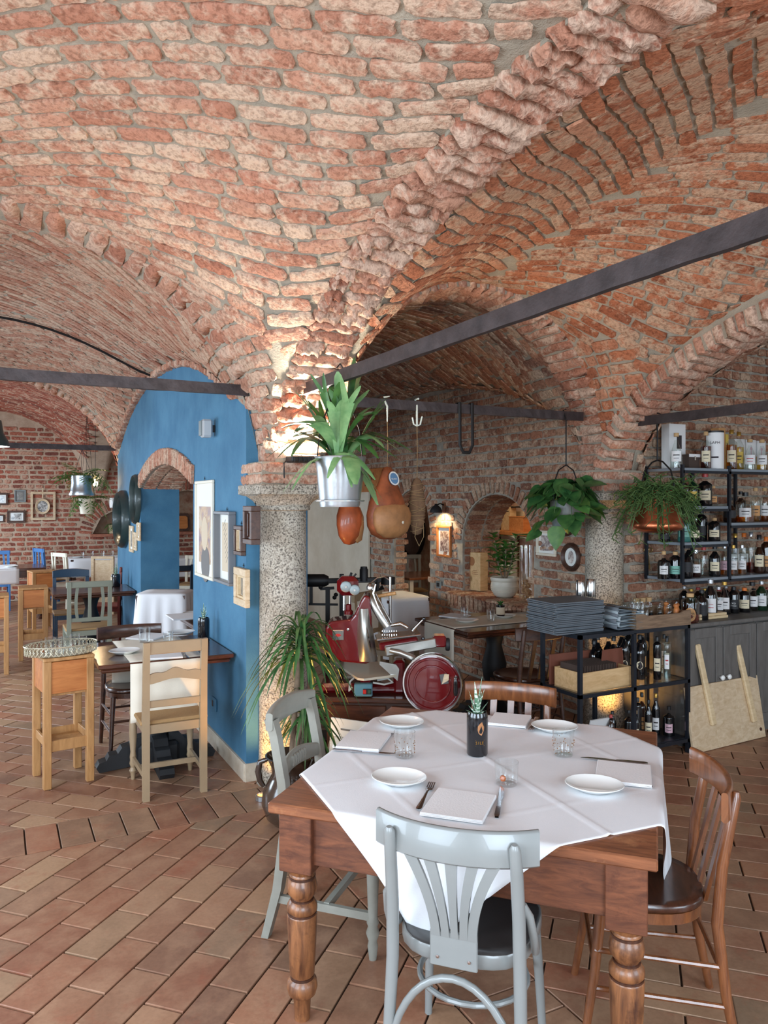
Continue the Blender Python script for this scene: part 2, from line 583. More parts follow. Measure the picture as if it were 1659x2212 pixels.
rough_mat('travertine', srgb(196, 180, 158), srgb(214, 202, 184), 14, rough=0.5, bstr=0.1)
rough_mat('shelf_stone', srgb(150, 96, 78), srgb(176, 116, 92), 14, rough=0.8)


def granite_mat(name, c1, c2, c3, bstr, bscale, bdist, scale=95.0):
    m, nt, b = _new(name)
    gv = nt.nodes.new('ShaderNodeNewGeometry').outputs['Position']
    n1 = noise(nt, gv, scale, 3, 0.6)
    sp = ramp(nt, n1, [(0.36, c1), (0.47, c2), (0.6, c3)])
    n0 = noise(nt, gv, 4.0, 4, 0.6)
    st = ramp(nt, n0, [(0.35, (0.72, 0.68, 0.62)), (0.65, (1, 1, 1))])
    nt.links.new(mix(nt, 1.0, sp, st, 'MULTIPLY'), b.inputs['Base Color'])
    b.inputs['Roughness'].default_value = 0.85
    bump(nt, b, noise(nt, gv, bscale, 5, 0.7), bstr, bdist)
    return m


granite_mat('granite', srgb(98, 92, 86), srgb(178, 168, 154), srgb(212, 204, 190), 0.8, 70, 0.012)


def tile_mat(name, single):
    m, nt, b = _new(name)
    r = rnd_source(nt, single)
    gv = nt.nodes.new('ShaderNodeNewGeometry').outputs['Position']
    mm = nd(nt, 'ShaderNodeVectorMath', {0: r, 1: (31.0, 47.0, 23.0)}, operation='MULTIPLY')
    va = nd(nt, 'ShaderNodeVectorMath', {0: gv, 1: mm.outputs[0]}, operation='ADD')
    cs = [srgb(148, 106, 82), srgb(134, 88, 68), srgb(168, 134, 104), srgb(152, 98, 74), srgb(134, 110, 88), srgb(164, 118, 90), srgb(124, 90, 72), srgb(158, 126, 98)]
    base = ramp(nt, r, [(i / 7, c) for i, c in enumerate(cs)])
    n1 = noise(nt, va.outputs[0], 7.0, 5, 0.6)
    f = ramp(nt, n1, [(0.42, (0, 0, 0)), (0.7, (0.6, 0.6, 0.6))])
    c = mix(nt, f, base, srgb(174, 136, 108))
    n2 = noise(nt, va.outputs[0], 5.0, 5, 0.7)
    f2 = ramp(nt, n2, [(0.55, (0, 0, 0)), (0.7, (0.6, 0.6, 0.6))])
    c = mix(nt, f2, c, srgb(146, 82, 60))
    n3 = noise(nt, gv, 60.0, 3, 0.6)
    c = mix(nt, 1.0, c, ramp(nt, n3, [(0.3, (0.86, 0.85, 0.84)), (0.6, (1, 1, 1))]), 'MULTIPLY')
    nt.links.new(c, b.inputs['Base Color'])
    b.inputs['Roughness'].default_value = 0.42
    b.inputs['Specular IOR Level'].default_value = 0.45
    bump(nt, b, noise(nt, gv, 35.0, 4, 0.6), 0.15, 0.004)
    return m


tile_mat('tile_one', True); tile_mat('tile_many', False)
plain('black_iron', srgb(46, 40, 38), 0.55, 0.6, var=0.25, scale=20, bumpy=0.35, bscale=40)
plain('rust_iron', srgb(70, 62, 62), 0.5, 0.5, var=0.3, scale=14, bumpy=0.6, bscale=26)

# ------------------------------------------------------------------ plan (metres): column A at the origin, x along the arch A-B, y along the blue wall
BX = 2.62; L5 = 5.6; XG = -3.4; YF = 10.1


def ell(c, a, z0, b):
    return lambda s: z0 + b * math.sqrt(max(0.0, 1 - ((s - c) / a) ** 2))


P1 = ell(-1.70, 1.56, 1.86, 1.35)      # across bays 1, 5, 6
P3 = ell(1.36, 1.16, 1.86, 1.28)       # across bays 2, 4, 7
PB = ell(4.55, 1.75, 1.86, 1.25)       # bar bay
Q1 = ell(-2.80, 2.62, 1.86, 1.20)      # along bays 1, 2
QB = ell(-2.80, 2.62, 1.86, 1.05)
Q5 = ell(2.78, 2.72, 1.86, 1.00)       # along bays 4, 5
Q6 = ell(7.90, 2.15, 1.86, 1.05)


def vault(P, Q, off, n=4.0, z0=1.86):
    def zf(X, Y):
        p = max(P(X) - z0, 0.0); q = max(Q(Y) - z0, 0.0)
        return z0 + (p ** n + q ** n) ** (1 / n) + off
    return zf


def vault_mesh(name, zf, x0, x1, y0, y1, mat, label, nx=56, ny=80):
    g = M()
    def cs(t): return 0.5 - 0.5 * math.cos(PI * t)      # denser at the springings
    xs = [x0 + (x1 - x0) * (0.5 * t + 0.5 * cs(t)) for t in [i / nx for i in range(nx + 1)]]
    ys = [y0 + (y1 - y0) * (0.5 * t + 0.5 * cs(t)) for t in [i / ny for i in range(ny + 1)]]
    g.sheet([[(x, y, zf(x, y)) for y in ys] for x in xs])
    return struct(g.build(name, mat, sharp=180), label)


def arch_rib(name, label, axis, fixed, width, c, a, z0, b, pitch=0.075, split=0.4, dep=0.13, core=0.12, mats='rib_brick', t0=0.0, t1=PI, hi=False, mortar='vault_mortar', nmax=300, proud=0.0, path=None):
    """ring of voussoirs; axis 'y': the arch runs along y at x = fixed (centre of its width)"""
    N = 400
    th = [t0 + (t1 - t0) * i / N for i in range(N + 1)]
    pt = [(c - a * math.cos(t), z0 + b * math.sin(t)) for t in th]
    if path: pt = [path(i / N) for i in range(N + 1)]
    s = [0.0]
    for i in range(N): s.append(s[-1] + math.hypot(pt[i + 1][0] - pt[i][0], pt[i + 1][1] - pt[i][1]))
    def at(q):
        i = min(N - 1, max(0, int(np.searchsorted(s, q) - 1))); f = (q - s[i]) / max(1e-9, s[i + 1] - s[i])
        p = (pt[i][0] + (pt[i + 1][0] - pt[i][0]) * f, pt[i][1] + (pt[i + 1][1] - pt[i][1]) * f)
        tx, tz = pt[i + 1][0] - pt[i][0], pt[i + 1][1] - pt[i][1]; l = math.hypot(tx, tz)
        return p, (tx / l, tz / l)
    def w3(u, sxy, z): return (u, sxy, z) if axis == 'y' else (sxy, u, z)
    g = M(); rings = []
    for k in range(0, N + 1, 8):
        p, t = at(s[k]); nx_, nz_ = -t[1], t[0]      # outward (up)
        row = []
        ct_ = core + (0.0 if path else .5 * max(0.0, math.sin(th[k]) - .55))
        for (u, o) in ((-width / 2 + .012, .03), (width / 2 - .012, .03), (width / 2 - .012, ct_), (-width / 2 + .012, ct_)):
            row.append(w3(fixed + u, p[0] + nx_ * o, p[1] + nz_ * o))
        row.append(row[0]); rings.append(row)
    g.sheet(rings, smooth=False)
    root = struct(g.build(name, mortar), label)
    W = Wall(); q = 0.0
    while q < s[-1]:
        h = pitch * random.uniform(.85, 1.15); qc = q + h / 2
        if qc > s[-1]: break
        p, t = at(qc); inn = (t[1], -t[0])
        parts = [(0, width)]
        if random.random() < split:
            f = random.choice((.33, .5, .67)); parts = [(-width / 2 + width * f / 2, width * f - .012), (width / 2 - width * (1 - f) / 2, width * (1 - f) - .012)]
        for (u, l) in parts:
            o = dep + random.uniform(-.006, .006) - proud
            cpt = w3(fixed + u + random.uniform(-.004, .004), p[0] - inn[0] * o, p[1] - inn[1] * o)
            ex = w3(1, 0, 0); ey = w3(0, t[0], t[1]); en = w3(0, inn[0], inn[1])
            W.put(cpt, ex, ey, en, l, h * random.uniform(.86, .94), dep)
        q += h
    W.finish(root, mats + '_one', mats + '_many', hi=hi, nmax=nmax)
    return root


def wall_slab(name, label, axis, f0, f1, s0, s1, ztop, openings, mat, n=60, zbot=0.0):
    """wall between planes f0 and f1; axis 'x': planes are x = const, s runs along y"""
    br = {s0, s1}
    for i in range(n + 1): br.add(s0 + (s1 - s0) * i / n)
    for o in openings: br.add(o[0]); br.add(o[1])
    br = sorted(br)
    P = (lambda f, s, z: (f, s, z)) if axis == 'x' else (lambda f, s, z: (s, f, z))
    g = M()
    def quad(a, b, c, d): g.add([a, b, c, d], [(0, 1, 2, 3)], False)
    for a, b in zip(br[:-1], br[1:]):
        if b - a < 1e-6: continue
        m = (a + b) / 2; op = [o for o in openings if o[0] < m < o[1]]
        segs = []
        if op:
            o = op[0]
            if o[2] > zbot + .001: segs.append((zbot, zbot, o[2], o[2]))
            segs.append((o[3](a + 1e-6), o[3](b - 1e-6), ztop(a), ztop(b)))
            quad(P(f0, a, o[3](a + 1e-6)), P(f1, a, o[3](a + 1e-6)), P(f1, b, o[3](b - 1e-6)), P(f0, b, o[3](b - 1e-6)))
            if o[2] > zbot: quad(P(f0, a, o[2]), P(f0, b, o[2]), P(f1, b, o[2]), P(f1, a, o[2]))
        else: segs.append((zbot, zbot, ztop(a), ztop(b)))
        for (za, zb, ta, tb) in segs:
            quad(P(f0, a, za), P(f0, b, zb), P(f0, b, tb), P(f0, a, ta))
            quad(P(f1, b, zb), P(f1, a, za), P(f1, a, ta), P(f1, b, tb))
    for o in openings:
        for s in (o[0], o[1]):
            zt = o[3](s + (1e-6 if s == o[0] else -1e-6))
            quad(P(f0, s, o[2]), P(f1, s, o[2]), P(f1, s, zt), P(f0, s, zt))
    for s in (s0, s1): quad(P(f0, s, zbot), P(f1, s, zbot), P(f1, s, ztop(s)), P(f0, s, ztop(s)))
    return struct(g.build(name, mat), label)


def wall_bricks(root, axis, f, nrm, s0, s1, z0, z1, ztop, openings, mats, L=0.2, pitch=0.072, ring=0.13, dep=0.014, jl=0.014, halfs=0.4, nmax=300, skip=None, hf=0.78):
    Wl = Wall()
    S = (lambda p, q: (f, p, q)) if axis == 'x' else (lambda p, q: (p, f, q))
    n3 = np.array((nrm, 0, 0) if axis == 'x' else (0, nrm, 0), float)
    t3 = np.array((0, 1, 0) if axis == 'x' else (1, 0, 0), float)
    fl = 1.0 if np.dot(np.cross(t3, (0, 0, 1)), n3) > 0 else -1.0
    def keep(p, q):
        if q > ztop(p) - .03: return False
        for o in openings:
            gap = ring if len(o) > 4 and o[4] else .01
            if o[0] - .02 < p < o[1] + .02 and o[2] - .02 < q < o[3](min(max(p, o[0] + 1e-3), o[1] - 1e-3)) + gap: return False
            if gap > .05 and o[0] - gap < p < o[1] + gap and q > o[5] - .02 and q < o[3]((o[0] + o[1]) / 2) + gap:
                cx = (o[0] + o[1]) / 2; hw = (o[1] - o[0]) / 2 + gap; hh = o[3](cx) - o[5] + gap
                if ((p - cx) / hw) ** 2 + ((q - o[5]) / hh) ** 2 < 1: return False
        if skip and skip(p, q): return False
        return True
    lay(Wl, S, frange(z0, z1, pitch), s0, s1, L, jl, hf, dep, keep, halfs, 0.2, fl)
    for o in openings:
        if len(o) > 4 and o[4]:
            cx = (o[0] + o[1]) / 2; a = (o[1] - o[0]) / 2; b = o[3](cx) - o[5]
            N = max(10, int(PI * (a + b) / 2 / .062))
            for i in range(N):
                t = PI * (i + .5) / N
                ct, st_ = math.cos(t), math.sin(t)
                rx, rz = ct * (a + ring / 2 + .012), st_ * (b + ring / 2 + .012)
                nx_, nz_ = ct / a, st_ / max(b, .05); l = math.hypot(nx_, nz_); nx_, nz_ = nx_ / l, nz_ / l
                ex = t3 * nx_ + np.array((0, 0, nz_)); ey = np.cross(n3, ex)
                c = np.array(S(cx + rx, o[5] + rz))
                Wl.put(c, ex, ey, n3, ring * random.uniform(.85, 1.05), .062 * .74, dep * 1.3)
    return Wl.finish(root, mats + '_one', mats + '_many', nmax=nmax)


# ------------------------------------------------------------------ vaults
def slope(zf, X, Y, e=.006):
    return math.hypot((zf(X + e, Y) - zf(X - e, Y)) / (2 * e), (zf(X, Y + e) - zf(X, Y - e)) / (2 * e))


STEEP = 1.15


def corner_bricks(W, zf, cx, cy, sx, sy, z0=1.93, z1=3.0, pitch=.076, L=.2, dep=.014, mx=.12, my=.14):
    """level courses on the steep part of a vault above a springing"""
    for (a, b) in frange(z0, z1, pitch):
        zc = (a + b) / 2; pts = []
        for k in range(41):
            ph = PI / 2 * k / 40; dx, dy = sx * math.cos(ph), sy * math.sin(ph)
            lo, hi = .0, 1.6
            if zf(cx + dx * hi, cy + dy * hi) < zc: pts.append(None); continue
            for _ in range(26):
                m = (lo + hi) / 2
                if zf(cx + dx * m, cy + dy * m) < zc: lo = m
                else: hi = m
            p = (cx + dx * hi, cy + dy * hi)
            ok = abs(p[0] - cx) > mx and abs(p[1] - cy) > my and slope(zf, *p) > STEEP * .88
            pts.append(p if ok else None)
        run = []
        for p in pts + [None]:
            if p is not None: run.append(p); continue
            if len(run) > 1:
                acc = [0.0]
                for i in range(len(run) - 1): acc.append(acc[-1] + math.dist(run[i], run[i + 1]))
                q = -random.random() * .1
                while q < acc[-1]:
                    l = L * random.choice((1, 1, .55)) * random.uniform(.85, 1.15); q1 = min(q + l, acc[-1]); qc = (max(q, 0) + q1) / 2
                    if q1 - max(q, 0) > .05:
                        i = min(len(run) - 2, max(0, int(np.searchsorted(acc, qc)) - 1)); f = (qc - acc[i]) / max(1e-9, acc[i + 1] - acc[i])
                        x = run[i][0] + (run[i + 1][0] - run[i][0]) * f; y = run[i][1] + (run[i + 1][1] - run[i][1]) * f
                        e = .008; gx, gy = (zf(x + e, y) - zf(x - e, y)) / (2 * e), (zf(x, y + e) - zf(x, y - e)) / (2 * e)
                        n = np.array((gx, gy, -1.0)); n /= np.linalg.norm(n)
                        t = np.array((run[i + 1][0] - run[i][0], run[i + 1][1] - run[i][1], 0.0)); t /= np.linalg.norm(t)
                        u = np.cross(n, t)
                        W.put((x, y, zc), t, u, n, q1 - max(q, 0) - .016, pitch * math.sqrt(1 + 1 / max(.2, gx * gx + gy * gy)) * .8, dep * random.uniform(.7, 1.3))
                    q += l + .004
            run = []


zv1 = vault(P1, Q1, 0.045)
zv2 = vault(P3, Q1, 0.065)
zv4 = vault(P3, Q5, 0.06)
zv5 = vault(P1, Q5, 0.05)
zv6 = vault(P1, Q6, 0.05)
zv7 = vault(P3, Q6, 0.05)
zvb = vault(PB, QB, 0.06)
ceil1 = vault_mesh('ceiling_front', zv1, -3.7, -.06, -6.2, -.12, 'vault_mortar', 'brick sail vault over the bay with the two granite column arches')
ceil2 = vault_mesh('ceiling_right', zv2, .1, BX - .06, -6.2, -.12, 'vault_mortar', 'brick vault with herringbone courses beside the bar')
ceil4 = vault_mesh('ceiling_rear', zv4, 0.1, BX + .3, .12, 6.0, 'vault_mortar', 'dark brick vault behind the hanging hams')
ceil5 = vault_mesh('ceiling_left', zv5, -3.7, 0.0, .05, L5 - .1, 'vault_mortar', 'lime-streaked brick vault beside the blue wall')
ceil6 = vault_mesh('ceiling_far', zv6, -3.7, 0.0, L5 + .1, YF + .2, 'far_mortar', 'pinkish brick vault over the far dining room')
ceil7 = vault_mesh('ceiling_far_right', zv7, 0.0, 5.0, L5, YF + .2, 'far_mortar', 'brick vault seen through the blue doorway')
ceil3 = vault_mesh('ceiling_bar', zvb, BX + .1, 7.0, -6.2, 0.0, 'vault_mortar', 'brick vault over the bar')

Wv = Wall()
def lay_fan(W, zf, m, x0, x1, y0, y1, pitch, L, jl, hf, dep, halfs=.14):
    """straight courses running across the corner: plan direction dy/dx = m, inside a rectangle"""
    ang = math.atan(m); ca, sa = math.cos(ang), math.sin(ang)
    def pq(p, q): return p * ca - q * sa, p * sa + q * ca
    cs = [(x, y) for x in (x0, x1) for y in (y0, y1)]
    ps = [x * ca + y * sa for x, y in cs]; qs = [-x * sa + y * ca for x, y in cs]
    def S(p, q):
        X, Y = pq(p, q); return (X, Y, zf(X, Y))
    def keep(p, q):
        X, Y = pq(p, q); return x0 < X < x1 and y0 < Y < y1 and slope(zf, X, Y) < STEEP
    lay(W, S, frange(min(qs), max(qs), pitch), min(ps), max(ps), L, jl, hf, dep, keep=keep, halfs=halfs, flip=-1, maxk=2)


lay_fan(Wv, zv1, -.82, -3.35, -.09, -5.7, -.15, .083, .235, .026, .76, .014)
corner_bricks(Wv, zv1, 0, 0, -1, -1, mx=.09, my=.14)
Wv.finish(ceil1, 'vault_brick_one', 'vault_brick_many', hi=True)

Wv = Wall()
lay_fan(Wv, zv2, .75, .14, 1.31, -2.8, -.12, .08, .24, .016, .8, .011); lay_fan(Wv, zv2, -.75, 1.31, BX - .06, -2.8, -.12, .075, .24, .016, .8, .011)
lay_fan(Wv, zv2, -.75, .14, 1.31, -5.6, -2.8, .08, .24, .016, .8, .011); lay_fan(Wv, zv2, .75, 1.31, BX - .1, -5.6, -2.8, .08, .24, .016, .8, .011)
corner_bricks(Wv, zv2, 0, 0, 1, -1, mx=.13, my=.12); corner_bricks(Wv, zv2, BX, 0, -1, -1, mx=.1, my=.12)
Wv.finish(ceil2, 'warm_brick_one', 'warm_brick_many')

Wv = Wall()
SX4 = lambda p, q: (p, q, zv4(p, q))
lay(Wv, SX4, frange(.15, 5.6, .085), .15, BX - .02, .25, .02, .8, .012, keep=lambda p, q: slope(zv4, p, q) < STEEP, flip=-1, maxk=2)
corner_bricks(Wv, zv4, BX, 0, -1, 1, mx=.05)
corner_bricks(Wv, zv4, 0, 0, 1, 1, mx=.2)
Wv.finish(ceil4, 'wall_brick_one', 'wall_brick_many')
Wv = Wall()
lay_fan(Wv, zv5, .7, -3.3, -.25, .14, 2.8, .08, .25, .02, .8, .01); lay_fan(Wv, zv5, -.7, -3.3, -.25, 2.8, 5.44, .08, .25, .02, .8, .01)
corner_bricks(Wv, zv5, 0, 0, -1, 1, mx=.24)
corner_bricks(Wv, zv5, 0, L5, -1, -1, mx=.24)
Wv.finish(ceil5, 'vault_brick_one', 'vault_brick_many')
Wv = Wall()
SX6 = lambda p, q: (p, q, zv6(p, q))
lay(Wv, SX6, frange(5.75, 10.05, .08), -3.3, -.1, .25, .016, .84, .008, keep=lambda p, q: slope(zv6, p, q) < STEEP, flip=-1, maxk=2)
corner_bricks(Wv, zv6, 0, L5, -1, 1, mx=.1)
Wv.finish(ceil6, 'far_brick_one', 'far_brick_many')
Wv = Wall()
lay(Wv, lambda p, q: (p, q, zvb(p, q)), frange(-5.5, -.12, .085), BX + .16, 6.2, .25, .02, .8, .012, keep=lambda p, q: slope(zvb, p, q) < STEEP, flip=-1, maxk=2)
corner_bricks(Wv, zvb, BX, 0, 1, -1, my=.08)
Wv.finish(ceil3, 'wall_brick_one', 'wall_brick_many')

# ------------------------------------------------------------------ arches
arch_rib('arch_1', 'wide brick rib springing from the granite column over the square table', 'y', .03, .32, -2.8, 2.62, 1.86, 1.20, pitch=.088, split=.3, hi=True, t0=0.05, t1=PI - .001)
arch_rib('arch_2', 'brick arch in front of the blue wall', 'x', -.05, .34, -1.70, 1.56, 1.86, 1.35, pitch=.098, split=.0, dep=.13)
arch_rib('arch_3', 'round brick arch between the two granite columns', 'x', 0.0, .36, 1.36, 1.16, 1.86, 1.28, pitch=.075, split=.15, dep=.13)
arch_rib('arch_4', 'brick arch springing from the bar column', 'y', BX, .34, -2.8, 2.62, 1.86, 1.05, pitch=.08, split=.3)
arch_rib('arch_5', 'pale brick arch at the end of the blue wall', 'x', L5, .34, -1.70, 1.56, 1.86, 1.33, pitch=.09, split=.0, mortar='vault_mortar')
arch_rib('arch_6', 'brick arch at the back of the ham bay', 'x', L5 + .1, .34, 1.36, 1.16, 1.86, 1.28, pitch=.09, split=.0, mats='wall_brick')
arch_rib('trim_1', 'thin brick edging where the vault meets the blue wall', 'y', -.235, .08, 2.78, 2.66, 1.86, .98, pitch=.075, split=0, dep=.05, core=.1, path=lambda t: (.2 + 5.2 * t, zv5(-.235, .2 + 5.2 * t) - .045))
arch_rib('trim_2', 'thin brick edging where the vault meets the wall of niches', 'y', BX - .05, .1, 2.78, 2.66, 1.86, .98, path=lambda t: (.25 + 5.2 * t, zv4(BX - .05, .25 + 5.2 * t) - .03), pitch=.075, split=0, dep=.05, core=.1, mats='wall_brick', mortar='wall_mortar')

# ------------------------------------------------------------------ walls
def arch_top(o0, o1, zs, rise):
    c, a = (o0 + o1) / 2, (o1 - o0) / 2
    return lambda s: zs + rise * math.sqrt(max(0.0, 1 - ((s - c) / a) ** 2))


D0, D1 = 1.46, 3.85
door_top = (lambda c, a, R: (lambda s: 1.86 + .2 * max(0.0, 1 - ((s - c) / a) ** 2)))((D0 + D1) / 2, (D1 - D0) / 2, 0)
wall_slab('wall_blue', 'blue plastered wall with an arched doorway', 'x', -.21, .19, .06, 5.55, lambda s: zv5(-.21, s) + .1, [(D0, D1, 0.0, door_top)], 'blue_plaster', n=70)
# brick arch over the blue doorway (its intrados and its ring)
g = M()
rows = []
for i in range(41):
    s = D0 + (D1 - D0) * i / 40
    rows.append([(-.225, s, door_top(s) - .006), (.2, s, door_top(s) - .006)])
dl = struct(g.sheet(rows, False).build('door_1', 'wall_mortar'), 'brick lined arch of the blue doorway')
Wd = Wall(); N = 42
for i in range(N):
    s = D0 - .04 + (D1 - D0 + .08) * (i + .5) / N
    z = door_top(min(max(s, D0), D1)); ds = (s - (D0 + D1) / 2) * .1
    ex = np.array((0, ds, 1.0)); ex /= np.linalg.norm(ex)
    Wd.put((-.212, s, z + .065), ex, np.cross((-1, 0, 0), ex), (-1, 0, 0), .145, .05, .025)
    for u in (-.12, .02, .14):
        Wd.put((u, s, z - .002), (1, 0, 0), (0, -1, 0), (0, 0, -1), .125, .046, .016)
Wd.finish(dl, 'vault_brick_one', 'vault_brick_many')
g = M()
g.box((-.216, .76, .055), (.018, 1.40, .11), ch=.002); g.box((-.02, .055, .055), (.40, .018, .11), ch=.002)
struct(g.build('baseboard_left', 'travertine'), 'pale stone baseboard along the blue wall')
g = M(); g.box((-.216, 4.72, .055), (.018, 1.68, .11), ch=.002)
struct(g.build('baseboard_far', 'travertine'), 'pale stone baseboard beyond the blue doorway')

# wall of niches behind column B
N1 = (.84, 1.98, .80, arch_top(.84, 1.98, 1.32, .46), True, 1.32)
N2 = (2.62, 3.46, 0.0, arch_top(2.62, 3.46, 1.42, .42), True, 1.42)
ops = [N1, N2]
wn = wall_slab('wall_right', 'brick wall with the arched niche behind the slicer', 'x', BX - .02, BX + .42, .1, 2.42, lambda s: zv4(BX - .05, s) + .05, [N1], 'wall_mortar', n=40)
wn2 = wall_slab('wall_right_rear', 'brick wall with the narrow arched doorway behind the hams', 'x', BX - .02, BX + .12, 2.42, 7.0, lambda s: zv4(BX - .05, s) + .05, [N2], 'wall_mortar', n=50)
wall_bricks(wn, 'x', BX - .02, -1, .12, 2.42, .02, 2.85, lambda s: zv4(BX - .05, s), [N1], 'wall_brick', L=.17, pitch=.074)
wall_bricks(wn2, 'x', BX - .02, -1, 2.42, 6.0, .02, 2.85, lambda s: zv4(BX - .05, s), [N2], 'wall_brick', L=.17, pitch=.074, skip=lambda p, q: p > 4.06 and q < 1.95)
# brick reveals of the openings
Wl = Wall()
for o in ops:
    for r, (q0, q1) in enumerate(frange(o[2], o[5], .074)):
        for s, ny_ in ((o[0], 1), (o[1], -1)):
            x = BX + .0
            while x < BX + (.4 if o is N1 else .08):
                l = random.uniform(.1, .2); Wl.put((x + l / 2, s, (q0 + q1) / 2), (1, 0, 0), np.cross((0, ny_, 0), (1, 0, 0)), (0, ny_, 0), l - .014, .058, .012); x += l
    c, a = (o[0] + o[1]) / 2, (o[1] - o[0]) / 2; b = o[3](c) - o[5]
    for i in range(26):
        t = PI * (i + .5) / 26; n_ = np.array((0, -math.cos(t) / a, -math.sin(t) / b)); n_ /= np.linalg.norm(n_)
        for u in ((.1, .32) if o is N1 else (.06,)):
            Wl.put((BX + u, c + a * math.cos(t), o[5] + b * math.sin(t)), (1, 0, 0), np.cross(n_, (1, 0, 0)), n_, .2 if o is N1 else .12, .052, .012)
# soldier course sill of the niche
s = .70
while s < 2.2:
    w = random.uniform(.062, .075)
    if .80 < s + w / 2 < 2.06:
        Wl.put((BX + .02, s + w / 2, .80), (1, 0, 0), (0, 1, 0), (0, 0, 1), .44, w * .8, .022)
    Wl.put((BX - .02, s + w / 2, .72), (0, 0, 1), np.cross((-1, 0, 0), (0, 0, 1)), (-1, 0, 0), .13, w * .8, .03)
    s += w
Wl.finish(wn, 'wall_brick_one', 'wall_brick_many', nmax=120, name='reveal_brick')
g = M(); g.box((BX - .045, 5.1, .98), (.03, 2.06, 1.96), ch=.004)
struct(g.build('wall_cream', 'cream_plaster'), 'smooth cream panel on the brick wall behind the hams')

# bar wall
wb = wall_slab('wall_bar', 'rough brick wall behind the bottle shelves', 'y', -.05, .3, BX + .12, 7.0, lambda s: zvb(s, -.06) + .08, [], 'wall_mortar', n=40)
wall_bricks(wb, 'y', -.05, -1, BX + .13, 5.6, .02, 3.2, lambda s: zvb(s, -.06), [], 'wall_brick', L=.2, pitch=.076, dep=.022)
# far wall
F1 = (-.02, .9, 1.12, arch_top(-.02, .9, 1.12, .42), True, 1.12)
F2 = (1.0, 2.35, 1.14, arch_top(1.0, 2.35, 1.14, .78), True, 1.14)
fops = [F1, F2]
wf = wall_slab('wall_far', 'red brick wall at the end of the far dining room', 'y', YF, YF + .4, -3.7, 5.0, lambda s: 3.4, fops, 'far_mortar', n=50)
wall_bricks(wf, 'y', YF, -1, -2.6, 2.6, .02, 3.0, lambda s: 3.4, fops, 'far_brick', L=.22, pitch=.082, dep=.012, ring=.22, hf=.66, jl=.035)
g = M(); g.box((1.0, YF + .42, 1.4), (5, .05, 2.8))
struct(g.build('wall_niche', 'lime_vault'), 'brick back of the far niches')
g = M(); g.box((.44, YF - .04, 1.10), (1.0, .22, .05), ch=.004)
struct(g.build('trim_3', 'shelf_stone'), 'brick ledge of the small far niche')
g = M(); g.box((1.7, YF - .04, 1.115), (1.5, .22, .055), ch=.004)
struct(g.build('trim_4', 'shelf_stone'), 'brick ledge of the niche seen through the blue doorway')
# outer walls with windows, outside the frame
win = lambda y, h=1.05: (y - h, y + h, .45, lambda s: 2.45)
wall_slab('wall_left', 'white wall with windows', 'x', -4.0, -3.7, -6.2, YF + .4, lambda s: 3.5, [win(-4.0, .95), win(-1.5, .95), win(2.8), win(7.8)], 'white_plaster', n=30)
wall_slab('wall_back', 'white wall with windows at the entrance', 'y', -6.5, -6.2, -4.0, 7.0, lambda s: 3.6, [(-2.75, -.85, .45, lambda s: 2.7), (.35, 2.25, .45, lambda s: 2.7), (4.25, 6.15, .45, lambda s: 2.7)], 'white_plaster', n=30)
wall_slab('wall_end', 'white end wall beyond the bar', 'x', 6.6, 6.9, -6.2, .3, lambda s: 3.6, [], 'white_plaster', n=4)
# room behind the openings
wall_slab('wall_room', 'brick wall of the room behind the openings', 'x', 4.6, 4.8, .3, YF + .4, lambda s: 3.2, [], 'lime_vault', n=6)
g = M(); g.box((3.9, 5.2, 2.75), (2.3, 10, .1)); struct(g.build('ceiling_room', 'white_plaster'), 'plain ceiling of the room behind the openings')

# ------------------------------------------------------------------ floor
g = M(); g.box((1.0, 2.0, -.06), (11.0, 17.2, .1))
floor = struct(g.build('floor', 'grout'), 'terracotta floor of rectangular tiles with bands along the column lines')
TL, TW, JT = .318, .157, .008
tiles = []


def tile_field(x0, x1, y0, y1, ang, off=(0, 0), frac=.5):
    e = (math.cos(ang), math.sin(ang)); n = (-e[1], e[0])
    cx, cy = (x0 + x1) / 2 + off[0], (y0 + y1) / 2 + off[1]; R = math.hypot(x1 - x0, y1 - y0) / 2 + .5
    for j in range(int(-R / TW) - 1, int(R / TW) + 2):
        for i in range(int(-R / TL) - 1, int(R / TL) + 2):
            a0 = i * TL + (j % 2) * TL * frac; b0 = j * TW
            q = [(a0 + JT / 2, b0 + JT / 2), (a0 + TL - JT / 2, b0 + JT / 2), (a0 + TL - JT / 2, b0 + TW - JT / 2), (a0 + JT / 2, b0 + TW - JT / 2)]
            q = [(cx + e[0] * a + n[0] * b, cy + e[1] * a + n[1] * b) for a, b in q]
            q = clip_poly(q, x0 + JT / 2, x1 - JT / 2, y0 + JT / 2, y1 - JT / 2)
            if len(q) >= 3 and poly_area(q) > .0012: tiles.append(q)


def tile_band(x0, x1, y0, y1, along):
    if along == 'x':
        n = int(round((x1 - x0) / TW)); w = (x1 - x0) / n
        for i in range(n): tiles.append([(x0 + i * w + JT / 2, y0 + JT / 2), (x0 + (i + 1) * w - JT / 2, y0 + JT / 2), (x0 + (i + 1) * w - JT / 2, y1 - JT / 2), (x0 + i * w + JT / 2, y1 - JT / 2)])
    else:
        n = int(round((y1 - y0) / TW)); w = (y1 - y0) / n
        for i in range(n): tiles.append([(x0 + JT / 2, y0 + i * w + JT / 2), (x1 - JT / 2, y0 + i * w + JT / 2), (x1 - JT / 2, y0 + (i + 1) * w - JT / 2), (x0 + JT / 2, y0 + (i + 1) * w - JT / 2)])


